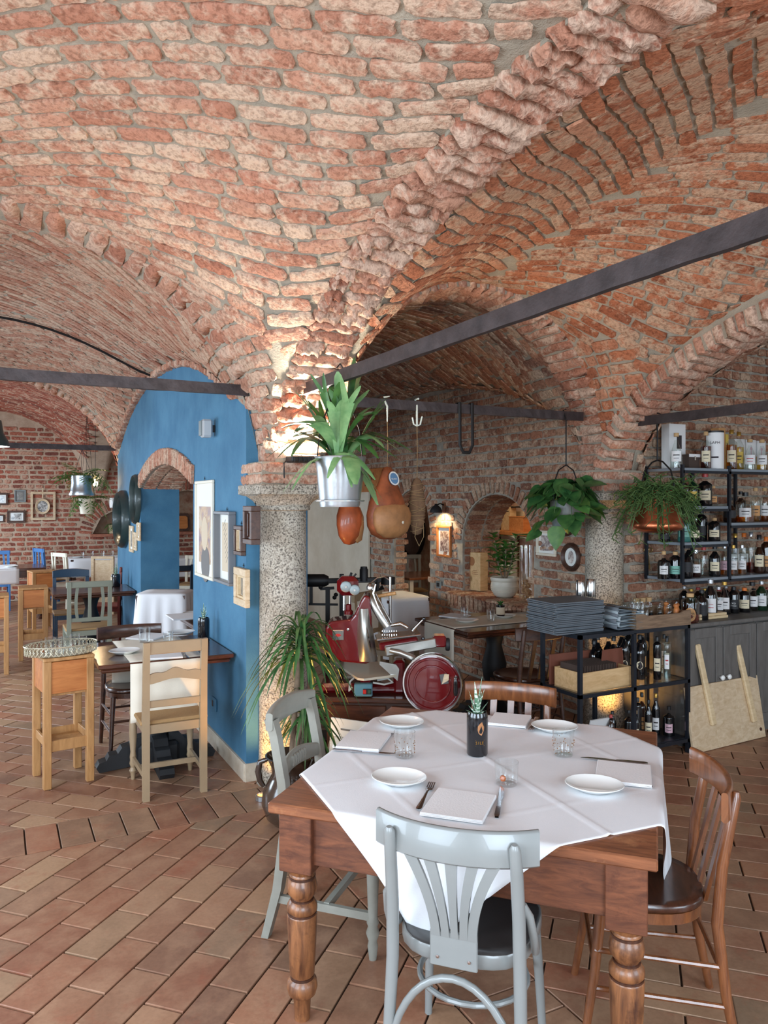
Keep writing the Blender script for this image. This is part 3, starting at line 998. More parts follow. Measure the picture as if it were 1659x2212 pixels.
BY0, BY1, BX0, BX1 = -.39, -.06, -.18, .15
tile_band(-3.66, BX0, BY0, BY1, 'x'); tile_band(BX1, 6.4, BY0, BY1, 'x'); tile_band(BX0, BX1, -6.1, BY0, 'y')
tile_band(-3.66, .15, 5.45, 5.78, 'x')
tile_field(-3.66, BX0, -6.1, BY0, PI / 4)
tile_field(BX1, 6.4, -6.1, BY0, -PI / 4)
tile_field(-3.66, .15, BY1, 5.45, -PI / 4)
tile_band(BX0, BX1, BY0, BY1, 'x')
tile_field(-3.66, 2.6, 5.78, 10.05, PI / 4)
tile_field(.15, BX - .02, BY1, 5.78, PI / 4)
tile_field(BX - .02, 4.9, .3, 5.7, PI / 4)


def tile_geo(poly, z0=-.012, z1=0.0, ch=.002):
    n = len(poly); cx = sum(p[0] for p in poly) / n; cy = sum(p[1] for p in poly) / n
    k = 1 - ch * 2 / max(.02, math.sqrt(poly_area(poly)))
    v = [(x, y, z0) for x, y in poly] + [(x, y, z1 - ch) for x, y in poly] + [(cx + (x - cx) * k, cy + (y - cy) * k, z1) for x, y in poly]
    f = [tuple(range(2 * n, 3 * n))]
    for i in range(n):
        j = (i + 1) % n; f += [(i, j, n + j, n + i), (n + i, n + j, 2 * n + j, 2 * n + i)]
    return v, f


def ccw(p):
    s = sum(p[i][0] * p[(i + 1) % len(p)][1] - p[(i + 1) % len(p)][0] * p[i][1] for i in range(len(p)))
    return p if s > 0 else p[::-1]


sc = []
for i, q in enumerate(tiles):
    q = tiles[i] = ccw(q)
    pr = [project((x, y, 0)) for x, y in q]
    if any(p is None for p in pr): sc.append(-1); continue
    mx = sum(p[0] for p in pr) / len(pr); my = sum(p[1] for p in pr) / len(pr)
    sc.append(poly_area([(p[0], p[1]) for p in pr]) if -60 < mx < 1720 and my < 2290 else -1)
order = sorted(range(len(tiles)), key=lambda i: -sc[i])
ones = [i for i in order[:300] if sc[i] > 0]; so = set(ones)
for i in ones:
    v, f = tile_geo(tiles[i]); me = bpy.data.meshes.new('floor_tile'); me.from_pydata(v, [], f); me.materials.append(MATS['tile_one'])
    o = bpy.data.objects.new('floor_tile', me); COL.objects.link(o); o.parent = floor
    o.location.z = random.uniform(-.0008, .0008)
vs = []; fs = []; rn = []
for i in range(len(tiles)):
    if i in so: continue
    v, f = tile_geo(tiles[i]); k = len(vs); vs += v; fs += [tuple(a + k for a in q) for q in f]; rn += [random.random()] * len(v)
me = bpy.data.meshes.new('tile_field'); me.from_pydata(vs, [], fs); at = me.attributes.new('rnd', 'FLOAT', 'POINT'); at.data.foreach_set('value', rn)
me.materials.append(MATS['tile_many']); o = bpy.data.objects.new('tile_field', me); COL.objects.link(o); o.parent = floor; o['kind'] = 'stuff'


# ------------------------------------------------------------------ granite columns
def column(name, label, loc, r=.145, ztop=1.815, capw=.235, half=False):
    root = thing(name, label, 'column', loc); del root['category']; root['kind'] = 'structure'
    g = M(); zc = ztop - .155
    g.lathe([(r * 1.12, 0), (r * 1.12, .1), (r * 1.03, .14), (r * 1.02, .5), (r * .98, zc - .05), (r * .97, zc)], 28); g.build('shaft', 'granite', root)
    g = M(); rings = []
    for (w, z, sq) in ((r * .97, zc, 2.0), (r * 1.12, zc + .005, 2.2), (r * 1.12, zc + .022, 2.3), (r * 1.08, zc + .03, 2.4), (r * 1.2, zc + .06, 3), (capw * .88, zc + .085, 4), (capw * .95, zc + .095, 6), (capw, zc + .1, 10), (capw, ztop - .005, 10), (capw * .985, ztop, 10), (0.001, ztop, 10)):
        row = []
        for i in range(41):
            a = 2 * PI * i / 40; ct, st_ = math.cos(a), math.sin(a)
            k = w / ((abs(ct) ** sq + abs(st_) ** sq) ** (1 / sq)); row.append((ct * k, st_ * k, z))
        rings.append(row)
    g.sheet(rings); g.build('capital', 'granite', root, sharp=35)
    return root


column('column_1', 'round granite column at the end of the blue wall', (0.0, -.02, 0))
column('column_2', 'granite column beside the bar bottle shelves', (BX, .0, 0), ztop=1.78)
# brick springer blocks above the capitals
for k, (x, y, z0) in enumerate([(0, -.02, 1.815), (BX, 0, 1.78)]):
    g = M(); g.box((x, y, (z0 + 1.95) / 2), (.40, .40, 1.95 - z0))
    rt = struct(g.build('springer', 'vault_mortar'), 'brick springer above the granite capital' + (' of the blue wall' if k == 0 else ' by the bar'))
    Wl = Wall()
    for q0, q1 in frange(z0, 1.95, .07):
        for nx_, ny_ in ((-1, 0), (0, -1), (1, 0), (0, 1)):
            n3 = np.array((nx_, ny_, 0.0)); t3 = np.cross((0, 0, 1.0), n3)
            ls = random.choice([(.40,), (.25, .15), (.15, .25)]); s = -.20
            for l in ls:
                c = np.array((x, y, (q0 + q1) / 2)) + n3 * .20 + t3 * (s + l / 2); Wl.put(c, t3, (0, 0, 1), n3, l - .012, .055, .012); s += l
    Wl.finish(rt, 'rib_brick_one', 'rib_brick_many', hi=True)


# ------------------------------------------------------------------ iron tie rods
def tie(label, p0, p1, w=.026, h=.064):
    g = M(); p0, p1 = Vector(p0), Vector(p1); n = 40
    rows = []; d = (p1 - p0).normalized(); s = Vector((0, 0, 1)).cross(d).normalized()
    for i in range(n + 1):
        p = p0.lerp(p1, i / n); j = lambda: random.uniform(-.0018, .0018)
        a, b = w / 2, h / 2
        pts = [p + s * (-a + j()) + Vector((0, 0, -b + j())), p + s * (a + j()) + Vector((0, 0, -b + j())), p + s * (a + j()) + Vector((0, 0, b + j())), p + s * (-a + j()) + Vector((0, 0, b + j()))]
        rows.append(pts + [pts[0]])
    g.sheet(rows, smooth=False)
    return tag(g.build('tie_rod', 'rust_iron'), label, 'tie rod')


tie('long forged iron tie rod running above the square table from the granite column', (0, -.3, 2.36), (0, -5.4, 2.36))
tie('dark iron tie rod crossing in front of the blue wall', (-.22, -.02, 2.385), (-3.3, -.02, 2.385))
tie('iron tie rod between the two granite columns with hooks on it', (.3, 0, 2.36), (BX - .22, 0, 2.36))
tie('iron tie rod in front of the top bottle shelf', (BX, -.36, 2.3), (BX, -5.3, 2.3))
tie('iron tie rod above the far hanging fern', (-.1, L5, 2.38), (-3.3, L5, 2.38))
# ------------------------------------------------------------------ materials of the furnishings
wood('table_wood', srgb(92, 52, 34), srgb(156, 96, 62), 0.38, (1.5, 14, 14), 3, coat=0.3, wear=srgb(176, 120, 80))
wood('leg_wood', srgb(72, 40, 26), srgb(160, 104, 64), 0.4, (9, 9, 1.6), 4, coat=0.25, wear=srgb(58, 28, 18))
wood('apron_wood', srgb(74, 40, 28), srgb(128, 76, 50), 0.42, (2, 10, 10), 4, coat=0.2, wear=srgb(66, 30, 20))
wood('beech_brown', srgb(94, 52, 30), srgb(142, 86, 50), 0.28, (10, 10, 2), 4, coat=0.5)
wood('walnut_dark', srgb(48, 26, 18), srgb(84, 48, 32), 0.3, (2, 12, 12), 4, coat=0.4)
wood('dark_table', srgb(46, 26, 20), srgb(96, 54, 36), 0.25, (2, 14, 14), 4, coat=0.5)
wood('pine', srgb(160, 112, 64), srgb(200, 150, 96), 0.5, (12, 12, 1.4), 3)
wood('pine_panel', srgb(170, 96, 44), srgb(206, 132, 70), 0.5, (1.2, 10, 10), 3)
wood('pale_wood', srgb(206, 176, 132), srgb(230, 206, 166), 0.55, (2, 12, 12), 3)
wood('box_wood', srgb(202, 160, 108), srgb(232, 196, 146), 0.55, (2, 12, 12), 3)
wood('old_wood', srgb(96, 74, 56), srgb(150, 122, 96), 0.7, (1.5, 12, 12), 4)
wood('frame_brown', srgb(58, 36, 28), srgb(92, 62, 48), 0.45, (4, 8, 8), 4)
wood('frame_tan', srgb(196, 166, 128), srgb(226, 204, 172), 0.6, (4, 8, 8), 4)
plain('grey_paint', srgb(132, 134, 132), 0.32, coat=0.35, var=0.03)
plain('grey_paint_old', srgb(142, 140, 130), 0.42, coat=0.2, var=0.08, scale=14)
plain('taupe_paint', srgb(162, 138, 108), 0.45, var=0.06, coat=0.15)
plain('sage_paint', srgb(134, 138, 122), 0.5, var=0.06)
plain('seat_dark', srgb(58, 58, 58), 0.35, coat=0.3)
plain('cloth_white', srgb(236, 236, 238), 0.85, var=0.015, scale=4, bumpy=0.12, bscale=220)
plain('napkin_white', srgb(238, 236, 236), 0.9, bumpy=0.3, bscale=160)
plain('linen_cream', srgb(232, 222, 204), 0.9, bumpy=0.2, bscale=160)
plain('porcelain', srgb(240, 240, 236), 0.12, coat=0.5)
plain('steel', srgb(200, 200, 204), 0.18, 1.0)
plain('steel_dark', srgb(120, 118, 118), 0.3, 1.0)
plain('gold', srgb(212, 160, 72), 0.25, 1.0)
plain('amber', srgb(196, 96, 30), 0.1, coat=0.6)
plain('black_gloss', srgb(18, 18, 22), 0.14, coat=0.6)
plain('black_matt', srgb(30, 30, 32), 0.6)
plain('bronze_print', srgb(176, 120, 78), 0.4, 0.3)
plain('soil', srgb(62, 46, 36), 0.95, bumpy=0.8, bscale=60)
glass('clear_glass', (0.97, 0.98, 0.98))
glass('thin_glass', (0.985, 0.99, 0.99), gloss=0.8)


def leaf_mat(name, c1, c2, rough=0.4, spec=0.5, stripes=None):
    m, nt, b = _new(name)
    oi = noise(nt, nt.nodes.new('ShaderNodeNewGeometry').outputs['Position'], 14.0, 3, 0.6)
    col = ramp(nt, oi, [(0.35, c1), (0.65, c2)])
    if stripes:
        w = noise(nt, coords(nt, (30, 30, 160)), 1.0, 1, 0.5)
        col = mix(nt, ramp(nt, w, [(0.52, (0, 0, 0)), (0.58, (1, 1, 1))]), col, stripes)
    nt.links.new(col, b.inputs['Base Color'])
    b.inputs['Roughness'].default_value = rough
    b.inputs['Specular IOR Level'].default_value = spec
    b.inputs['Subsurface Weight'].default_value = 0.0
    return m


leaf_mat('leaf_aloe', srgb(96, 130, 104), srgb(128, 160, 130), stripes=srgb(214, 226, 208))
leaf_mat('leaf_dark', srgb(44, 82, 44), srgb(70, 112, 58), 0.35)
leaf_mat('leaf_mid', srgb(56, 98, 46), srgb(86, 128, 62), 0.4)
leaf_mat('leaf_pale', srgb(104, 148, 92), srgb(140, 176, 116), 0.45)
leaf_mat('leaf_fiddle', srgb(56, 108, 44), srgb(96, 152, 64), 0.3)
leaf_mat('leaf_wiry', srgb(52, 80, 40), srgb(84, 112, 60), 0.5)
leaf_mat('leaf_fern', srgb(60, 100, 44), srgb(96, 138, 62), 0.5)


def leaf(g, pts, widths, fold=0.15, side=None, n=5):
    """blade along pts with half-widths; n points across, gutter fold"""
    P = [Vector(p) for p in pts]; rows = []
    for i, p in enumerate(P):
        t = (P[min(i + 1, len(P) - 1)] - P[max(i - 1, 0)]).normalized()
        s = Vector(side) if side is not None else t.cross(Vector((0, 0, 1)))
        s = s - t * s.dot(t)
        if s.length < 1e-4: s = t.orthogonal()
        s.normalize(); up = s.cross(t)
        rows.append([p + s * widths[i] * k + up * (abs(k) * widths[i] * fold) for k in [-1 + 2 * j / (n - 1) for j in range(n)]])
    g.sheet(rows)


def arc_pts(o, az, rise, out, droop, n=7):
    """points of a blade leaving o towards azimuth az"""
    r = []
    for i in range(n):
        t = i / (n - 1)
        r.append((o[0] + math.cos(az) * out * t, o[1] + math.sin(az) * out * t, o[2] + rise * t - droop * t * t))
    return r


def text(s, size, mat, parent, loc, rot, ext=0.0004, align='CENTER', name='lettering'):
    c = bpy.data.curves.new(name, 'FONT'); c.body = s; c.size = size; c.align_x = align; c.align_y = 'CENTER'; c.extrude = ext
    c.resolution_u = 2
    c.materials.append(MATS[mat]); o = bpy.data.objects.new(name, c); COL.objects.link(o)
    me = bpy.data.meshes.new_from_object(o); bpy.data.objects.remove(o); bpy.data.curves.remove(c)
    o = bpy.data.objects.new(name, me); COL.objects.link(o)
    o.parent = parent; o.location = loc; o.rotation_euler = rot
    return o


def circ(r, n, z=0.0, c=(0, 0)): return [(c[0] + r * math.cos(2 * PI * i / n), c[1] + r * math.sin(2 * PI * i / n)) for i in range(n)]


# ------------------------------------------------------------------ the square table
TZ = .737
TC = [onz(583, 1735, TZ), onz(1440, 1860, TZ), onz(1408, 1580, TZ), onz(840, 1525, TZ)]
tcen = (TC[0] + TC[1] + TC[2] + TC[3]) / 4
_ex = ((TC[1] - TC[0]) + (TC[2] - TC[3])) / 2; _ey = ((TC[3] - TC[0]) + (TC[2] - TC[1])) / 2
TAX, TAY = _ex.length / 2, _ey.length / 2
TROT = math.atan2(_ex.y, _ex.x)
tbl = thing('dining_table', 'square farmhouse table with turned legs under the white diamond cloth', 'table', (tcen.x, tcen.y, 0), TROT)
g = M()
nb = 5
for k in range(nb):
    w = 2 * TAY / nb; g.box((0, -TAY + w * (k + .5), TZ - .018), (2 * TAX, w - .0012, .036), ch=.004)
for k, o in enumerate([M().box((0, -TAY + 2 * TAY / nb * (j + .5), TZ - .018), (2 * TAX, 2 * TAY / nb - .001, .036), ch=.005) for j in range(nb)]):
    o.build('plank', 'table_wood', tbl)
lx, ly = TAX - .085, TAY - .085
for sx in (-1, 1):
    for sy in (-1, 1):
        lg = M().box((sx * lx, sy * ly, TZ - .036 - .098), (.115, .115, .196), ch=.003).build('leg', 'apron_wood', tbl)
        prof = [(.026, 0), (.029, .08), (.033, .084), (.045, .092), (.051, .115), (.048, .14), (.038, .148), (.036, .156), (.041, .162), (.046, .26), (.05, .372), (.049, .378), (.045, .381), (.046, .388), (.0505, .392), (.05, .41), (.042, .425), (.034, .432), (.036, .438), (.048, .455), (.0505, .475), (.046, .5), (.041, .506), (.043, .516), (.039, .524), (.047, .53), (.047, .545), (.05, .548)]
        k = (TZ - .036 - .196) / .545
        M().lathe([(r, z * k) for r, z in prof], 28, (sx * lx, sy * ly, 0)).build('turning', 'leg_wood', lg, sharp=60)
        for zr, rr in ((.380, .0475), (.428, .038), (.511, .0435), (.152, .0385)): M().lathe([(rr - .004, zr * k - .006), (rr + .0012, zr * k - .004), (rr + .0012, zr * k + .004), (rr - .004, zr * k + .006)], 24, (sx * lx, sy * ly, 0), cap=False).build('dark_ring', 'walnut_dark', lg)
for s in (-1, 1):
    M().box((0, s * (ly + .02), TZ - .036 - .085), (2 * lx - .1, .028, .17), ch=.002).build('apron', 'apron_wood', tbl)
    M().box((s * (lx + .02), 0, TZ - .036 - .085), (.028, 2 * ly - .1, .17), ch=.002).build('apron', 'apron_wood', tbl)

# tablecloth: a square laid diamond-wise, its corners hanging over the four edges
HS = .70; CROT = PI / 4 + math.radians(-3)
g = M(); n = 110; rows = []
cr, sr = math.cos(CROT), math.sin(CROT)
def cloth_pt(u, v):
    x = u * cr - v * sr; y = u * sr + v * cr + .015
    z = TZ + .003
    for q in (0.0, -.46, .46):
        z += .0045 * math.exp(-((u - q) / .006) ** 2) * (1 if q == 0 else .6) + .003 * math.exp(-((v - q) / .006) ** 2) * (.5 if q == 0 else .5)
    z += .0012 * math.sin(7 * u + 3 * v) * math.sin(5 * v - 2 * u)
    def over(c, lim):
        e = abs(c) - lim; sg = 1 if c > 0 else -1
        if e <= 0: return c, 0.0, 0.0
        r = .018; a = min(e / r, PI / 2)
        return sg * (lim + r * math.sin(a)), r * (1 - math.cos(a)) + max(0.0, e - r * PI / 2), e
    x2, dx, e1 = over(x, TAX); y2, dy, e2 = over(y, TAY)
    if e1 > 0: x2 += math.copysign(1, x) * e1 * (.05 + .05 * math.sin(y * 16 + 1)); 
    if e2 > 0: y2 += math.copysign(1, y) * e2 * (.05 + .07 * math.sin(x * 14 + 2.2))
    return (x2, y2, z - dx - dy)
for i in range(n + 1):
    rows.append([cloth_pt(-HS + 2 * HS * i / n, -HS + 2 * HS * j / n) for j in range(n + 1)])
g.sheet(rows)
o = g.build('tablecloth', 'cloth_white', None, (tcen.x, tcen.y, 0), TROT, sharp=180)
md = o.modifiers.new('thickness', 'SOLIDIFY'); md.thickness = .0015; md.offset = 1
tag(o, 'white cloth laid diamond-wise over the square farmhouse table', 'tablecloth')


# ------------------------------------------------------------------ tableware
def make_plate(label, group):
    r = thing('plate', label, 'plate', group=group)
    M().lathe([(.0, .002), (.05, .002), (.055, 0), (.06, .002), (.085, .014), (.096, .019), (.098, .021), (.096, .0225), (.086, .018), (.06, .007), (.0, .006)], 40, sx=1.0, sy=.86, cap=False).build('dish', 'porcelain', r, sharp=60)
    return r


def tumbler(label, loc, h=.096, r=.042, dots=True, ball=False, group=None, n=24):
    t = thing('tumbler', label, 'glass', loc, group=group)
    M().lathe([(.0, .001), (r * .84, .001), (r * .88, .006), (r, h), (r - .002, h), (r * .86, .01), (.0, .008)], n, cap=False).build('bowl', 'clear_glass', t, sharp=60)
    if dots:
        d = M()
        for k in range(34):
            a = random.uniform(0, 2 * PI); z = random.uniform(.012, h * .72); rr = r * (.88 + .12 * z / h) + .0005
            d.lathe([(.0, -.0022), (.0022, 0), (.0, .0022)], 6, (rr * math.cos(a), rr * math.sin(a), z), cap=False)
        d.build('gold_dots', 'gold', t)['kind'] = 'stuff'
    if ball:
        M().lathe([(.0, 0), (.008, .003), (.011, .011), (.008, .019), (.0, .022)], 14, (-.012, .004, .01), cap=False).build('amber_ball', 'amber', t)
    return t


def fork_mesh():
    g = M(); rows = []
    for (x, w, z) in [(-.1, .008, .004), (-.09, .0095, .004), (-.03, .006, .006), (.02, .004, .008), (.035, .005, .006), (.045, .011, .003), (.06, .0125, .002)]:
        rows.append([(x, -w, z), (x, -w * .5, z + .0012), (x, w * .5, z + .0012), (x, w, z), (x, 0, z - .0015), (x, -w, z)])
    g.sheet(rows)
    for k in range(4):
        y = -.0105 + k * .007; g.bar((.059, y, .002), (.1, y * .92, .006), .0034, .002)
    return g


def knife_mesh():
    g = M(); rows = []
    for (x, w, z) in [(-.11, .006, .005), (-.1, .008, .006), (-.04, .0075, .006), (-.005, .006, .005)]:
        rows.append([(x, -w, 0.0006), (x, -w, z), (x, w, z), (x, w, .0006), (x, -w, .0006)])
    g.sheet(rows, False)
    g.prism([(-.006, -.004), (.03, -.0095), (.09, -.0085), (.113, 0), (.118, .007), (.05, .0085), (-.006, .006)], .0018, (Vector((0, 0, .002)), Vector((1, 0, 0)), Vector((0, 1, 0)), Vector((0, 0, 1))))
    return g


def cutlery(kind, x0, y0, x1, y1, label, z=None, flip=False):
    """handle end pixel to tip pixel, lying on the cloth"""
    z = TZ + .0065 if z is None else z
    a, b = onz(x0, y0, z), onz(x1, y1, z); m = (a + b) / 2
    o = (fork_mesh() if kind == 'fork' else knife_mesh()).build('table_' + kind, 'steel', None, (m.x, m.y, z), math.atan2(b.y - a.y, b.x - a.x), sharp=50)
    k = (b - a).length / (.2 if kind == 'fork' else .228); k = min(1.15, max(.85, k)); o.scale = (k, 1, 1)
    return tag(o, label, kind)


def napkin(px, label, z=None, mat='napkin_white', h=.012):
    z = TZ + .0066 if z is None else z
    c = [onz(x, y, z) for x, y in px]; o = (c[0] + c[1] + c[2] + c[3]) / 4
    ex = ((c[1] - c[0]) + (c[2] - c[3])) / 2; ey = ((c[3] - c[0]) + (c[2] - c[1])) / 2
    a, b = ex.length / 2, abs(ey.length) / 2
    t = thing('napkin', label, 'napkin', (o.x, o.y, z), math.atan2(ex.y, ex.x))
    for k in range(3):
        g = M(); nn = 10; e = .001 * k
        g.box((random.uniform(-.001, .001), random.uniform(-.001, .001), .0036 * k + .0018), (2 * a - e, 2 * b - e * 1.5, .0033), ch=.0014)
        g.build('fold', mat, t, sharp=60)
    return t


pl = make_plate('white oval plate beside the fork at the grey bentwood chair', 'plates on the square table')
p = onz(862, 1689, TZ + .006); pl.location = p; pl.rotation_euler = (0, 0, TROT)
for (x, y), lb in (((868, 1567), 'white oval plate behind a gold-dotted tumbler near the carved grey chair'), ((1198, 1577), 'white oval plate behind a gold-dotted tumbler near the bar rack'), ((1284, 1705), 'white oval plate beside the napkin of the brown bentwood chair')):
    dup(pl, onz(x, y, TZ + .006), TROT + .1, lb)
tumbler('gold-dotted tumbler in front of the napkin near the carved grey chair', onz(874, 1634, TZ + .005), ball=False)
tumbler('gold-dotted tumbler in front of the plate near the bar rack', onz(1217, 1631, TZ + .005))
tumbler('plain round tumbler with an amber glass ball in its foot', onz(1094, 1694, TZ + .005), h=.078, r=.043, dots=False, ball=True)
cutlery('fork', 901, 1755, 936, 1689, 'fork beside the napkin in front of the grey bentwood chair')
cutlery('knife', 1071, 1778, 1086, 1693, 'knife lying between the napkin and the amber ball tumbler')
cutlery('knife', 717, 1620, 852, 1630, 'knife in front of the napkin near the carved grey chair')
cutlery('fork', 760, 1583, 852, 1588, 'fork behind the napkin near the carved grey chair')
cutlery('knife', 1402, 1651, 1256, 1637, 'knife above the napkin of the brown bentwood chair')
cutlery('fork', 1412, 1702, 1258, 1680, 'fork half under the napkin of the brown bentwood chair')
cutlery('fork', 1160, 1551, 1146, 1580, 'fork beside the plate near the bar rack')
napkin([(915, 1763), (1048, 1782), (1068, 1723), (938, 1706)], 'folded white napkin in front of the grey bentwood chair')
napkin([(722, 1617), (818, 1626), (846, 1588), (758, 1583)], 'folded white napkin with knife and fork near the carved grey chair')
napkin([(1288, 1688), (1412, 1706), (1404, 1656), (1288, 1648)], 'folded white napkin between the knife and fork of the brown bentwood chair')
napkin([(1060, 1566), (1136, 1575), (1148, 1549), (1062, 1543)], 'folded white napkin behind the black bottle vase')


def bottle_vase(label, loc, h=.165, r=.041, emblem=True, rz=0.0, leaves=14, size=1.0, name='bottle_vase', lab='gold'):
    t = thing(name, label, 'vase', loc, rz)
    M().lathe([(.0, 0), (r * .92, 0), (r, .006), (r, h * .86), (r * .97, h * .95), (r * .9, h), (r * .84, h), (r * .86, h * .9), (r * .86, h * .8), (0, h * .8)], 32, cap=False).build('bottle', 'black_gloss', t, sharp=60)
    M().lathe([(.0, h * .84), (r * .86, h * .84), (.0, h * .86)], 16, cap=False).build('soil', 'soil', t)
    pt = bpy.data.objects.new('aloe', None)
    COL.objects.link(pt); pt.parent = t
    for k in range(leaves):
        a = k * 2.4 + random.uniform(-.2, .2); tier = k / leaves
        g = M(); L = size * (.06 + .05 * tier)
        pts = arc_pts((0, 0, h * .84), a, L * (0.5 + 1.1 * tier), L * (.75 - .6 * tier), L * .1 * (1 - tier), 6)
        leaf(g, pts, [.009 * size, .010 * size, .009 * size, .0065 * size, .0035 * size, .0003], .5, n=3)
        g.build('leaf', 'leaf_aloe', pt)
    if emblem:
        R = Matrix.Rotation(0, 3, 'Z'); d = Vector((CAM[0] - loc[0], CAM[1] - loc[1], 0)).normalized()
        az = math.atan2(d.y, d.x) + .35
        def curved(poly, zc, mat, nm):
            g = M(); v = []
            for (u, w) in poly: a = az + u / r; v.append(((r + .0006) * math.cos(a), (r + .0006) * math.sin(a), zc + w))
            g.add(v, [tuple(range(len(v)))], False); return g.build(nm, mat, t)
        curved([(-.013, -.004), (-.01, -.016), (-.004, -.022), (.002, -.026), (.006, -.018), (.011, -.008), (.013, .006), (.008, .016), (.004, .026), (-.004, .02), (-.012, .01)], h * .66, 'bronze_print', 'emblem')
        for k, chh in enumerate('SILE'):
            a = az - .42 + k * .2
            text(chh, .016, 'gold', t, ((r + .0004) * math.cos(a), (r + .0004) * math.sin(a), h * .33), (PI / 2, 0, a + PI / 2), .0002)
        for s in (-1, 1):
            curved([(-.021, s * .0105 - .0006), (.014, s * .0105 - .0006), (.014, s * .0105 + .0006), (-.021, s * .0105 + .0006)], h * .33, 'gold', 'label_line')
    return t


bottle_vase('cut black bottle with bronze emblem holding a striped aloe on the square table', onz(1031, 1629, TZ + .005))


# ------------------------------------------------------------------ chairs
def rail(g, w, z0, h, y0, bow, th=.018, n=18, curl=.0, top=0.0):
    """curved back rail between x = -w/2 and w/2, bowed towards -y by bow"""
    rows = []
    for i in range(n + 1):
        s = -1 + 2 * i / n; x = s * w / 2; y = y0 - bow * (1 - s * s) + curl * abs(s) ** 4
        nx_, ny_ = 2 * bow * s / (w / 2), 1.0; l = math.hypot(nx_, ny_); nx_, ny_ = -nx_ / l, ny_ / l
        t = th / 2; zt = z0 + h + top * (1 - s * s)
        e = .006
        ring = [(-t, z0 + e), (-t, zt - e), (-t * .4, zt), (t * .4, zt), (t, zt - e), (t, z0 + e), (t * .4, z0), (-t * .4, z0), (-t, z0 + e)]
        rows.append([(x - nx_ * a * 0 + nx_ * a, y + ny_ * a, z) for a, z in ring])
    g.sheet(rows)
    g.add(rows[0][:-1], [tuple(range(8))]); g.add(rows[-1][:-1], [tuple(range(7, -1, -1))])
    return g


def seat_shape(w, d, k=3.0, n=32, wb=.88):
    pts = []
    for i in range(n):
        a = 2 * PI * i / n; ct, st = math.cos(a), math.sin(a)
        q = 1 / ((abs(ct) ** k + abs(st) ** k) ** (1 / k)); x, y = ct * q, st * q
        f = 1 - (1 - wb) * (.5 - y / 2)
        pts.append((x * w / 2 * f, y * d / 2))
    return pts


def seat_mesh(w, d, z, th, k=3.0, wb=.88, dish=.008):
    g = M(); P = seat_shape(w, d, k, 36, wb); rows = []
    for (s, zz) in ((.0, z - th), (.93, z - th), (1.0, z - th + .008), (1.0, z - .008), (.97, z), (.8, z - dish * .4), (.4, z - dish), (.0, z - dish)):
        r = [(x * s, y * s, zz) for x, y in P]; rows.append(r + [r[0]])
    return g.sheet(rows)


def grey_cafe_chair(label, loc, rz, H=.83):
    t = thing('cafe_chair', label, 'chair', loc, rz)
    SZ = .46
    seat_mesh(.41, .40, SZ, .034, 3.2, .92, .012).build('seat', 'seat_dark', t, sharp=60)
    g = M(); P = seat_shape(.418, .408, 3.2, 36, .92)
    g.sheet([[(x * s, y * s, z) for x, y in P + [P[0]]] for s, z in ((.97, SZ - .044), (1.0, SZ - .036), (1.0, SZ - .008), (.985, SZ - .002), (.955, SZ - .004))]).build('seat_rim', 'grey_paint', t, sharp=60)
    for s in (-1, 1):
        M().tube([(s * .195, -.262, 0), (s * .188, -.235, .2), (s * .182, -.215, .42), (s * .180, -.222, .58), (s * .178, -.245, .72), (s * .176, -.262, H - .035), (s * .176, -.264, H - .022)], [.0145, .017, .0185, .0185, .018, .016, .008], 12).build('back_post', 'grey_paint', t)
        M().tube([(s * .19, .185, 0), (s * .18, .165, .22), (s * .165, .15, SZ - .03)], [.0125, .015, .018], 12).build('leg', 'grey_paint', t)
        M().tube([(s * .187, -.205, .62), (s * .205, -.2, .59), (s * .212, -.17, .52), (s * .212, -.14, .465), (s * .206, -.09, .45), (s * .2, -.05, .452)], .012, 10).build('side_brace', 'grey_paint', t)
    g = M()
    rail(g, .46, H - .098, .10, -.215, .055, .02, curl=.012); g.build('top_rail', 'grey_paint', t, sharp=60)
    # fan splat: five ribs running down into one plate
    sp = M().box((0, -.226, .475), (.135, .011, .10), ch=.003).build('splat', 'grey_paint', t)
    for (xt, xb, wt, wb) in ((-.118, -.05, .034, .026), (-.062, -.022, .032, .022), (0.0, .004, .034, .02), (.062, .03, .032, .022), (.118, .054, .034, .026)):
        g = M(); rows = []
        for i in range(11):
            q = i / 10; z = .51 + (H - .095 - .51) * q
            x = xb + (xt - xb) * (q ** 1.9); w = wb + (wt - wb) * q * q
            y = -.226 - .03 * math.sin(q * PI / 2) * (1 if abs(xt) < .1 else .8) - .002
            rows.append([(x - w / 2, y - .0055, z), (x + w / 2, y - .0055, z), (x + w / 2, y + .0055, z), (x - w / 2, y + .0055, z), (x - w / 2, y - .0055, z)])
        g.sheet(rows, False).build('splat_rib', 'grey_paint', sp)
    for x in (-.045, .045):
        M().lathe([(0, 0), (.005, 0), (.005, .002), (0, .003)], 10, cap=False).build('screw', 'steel', sp, (x, -.232, .452), rot=(PI / 2, 0, 0))
    pts = [(.19 * math.cos(a), -.235 + .0 * math.sin(a), .09 + .31 * math.sin(a)) for a in [PI * i / 20 for i in range(21)]]
    M().tube(pts, .011, 10).build('hoop_brace', 'grey_paint', t)
    pts = [(.165 * math.cos(a), .02 + .155 * math.sin(a), .27) for a in [2 * PI * i / 28 for i in range(28)]]
    M().tube(pts, .009, 8, closed=True).build('ring_stretcher', 'grey_paint', t)
    return t


def cam2room(X, Y): return (CAM[0] + X * _cy + Y * _sy, CAM[1] - X * _sy + Y * _cy)


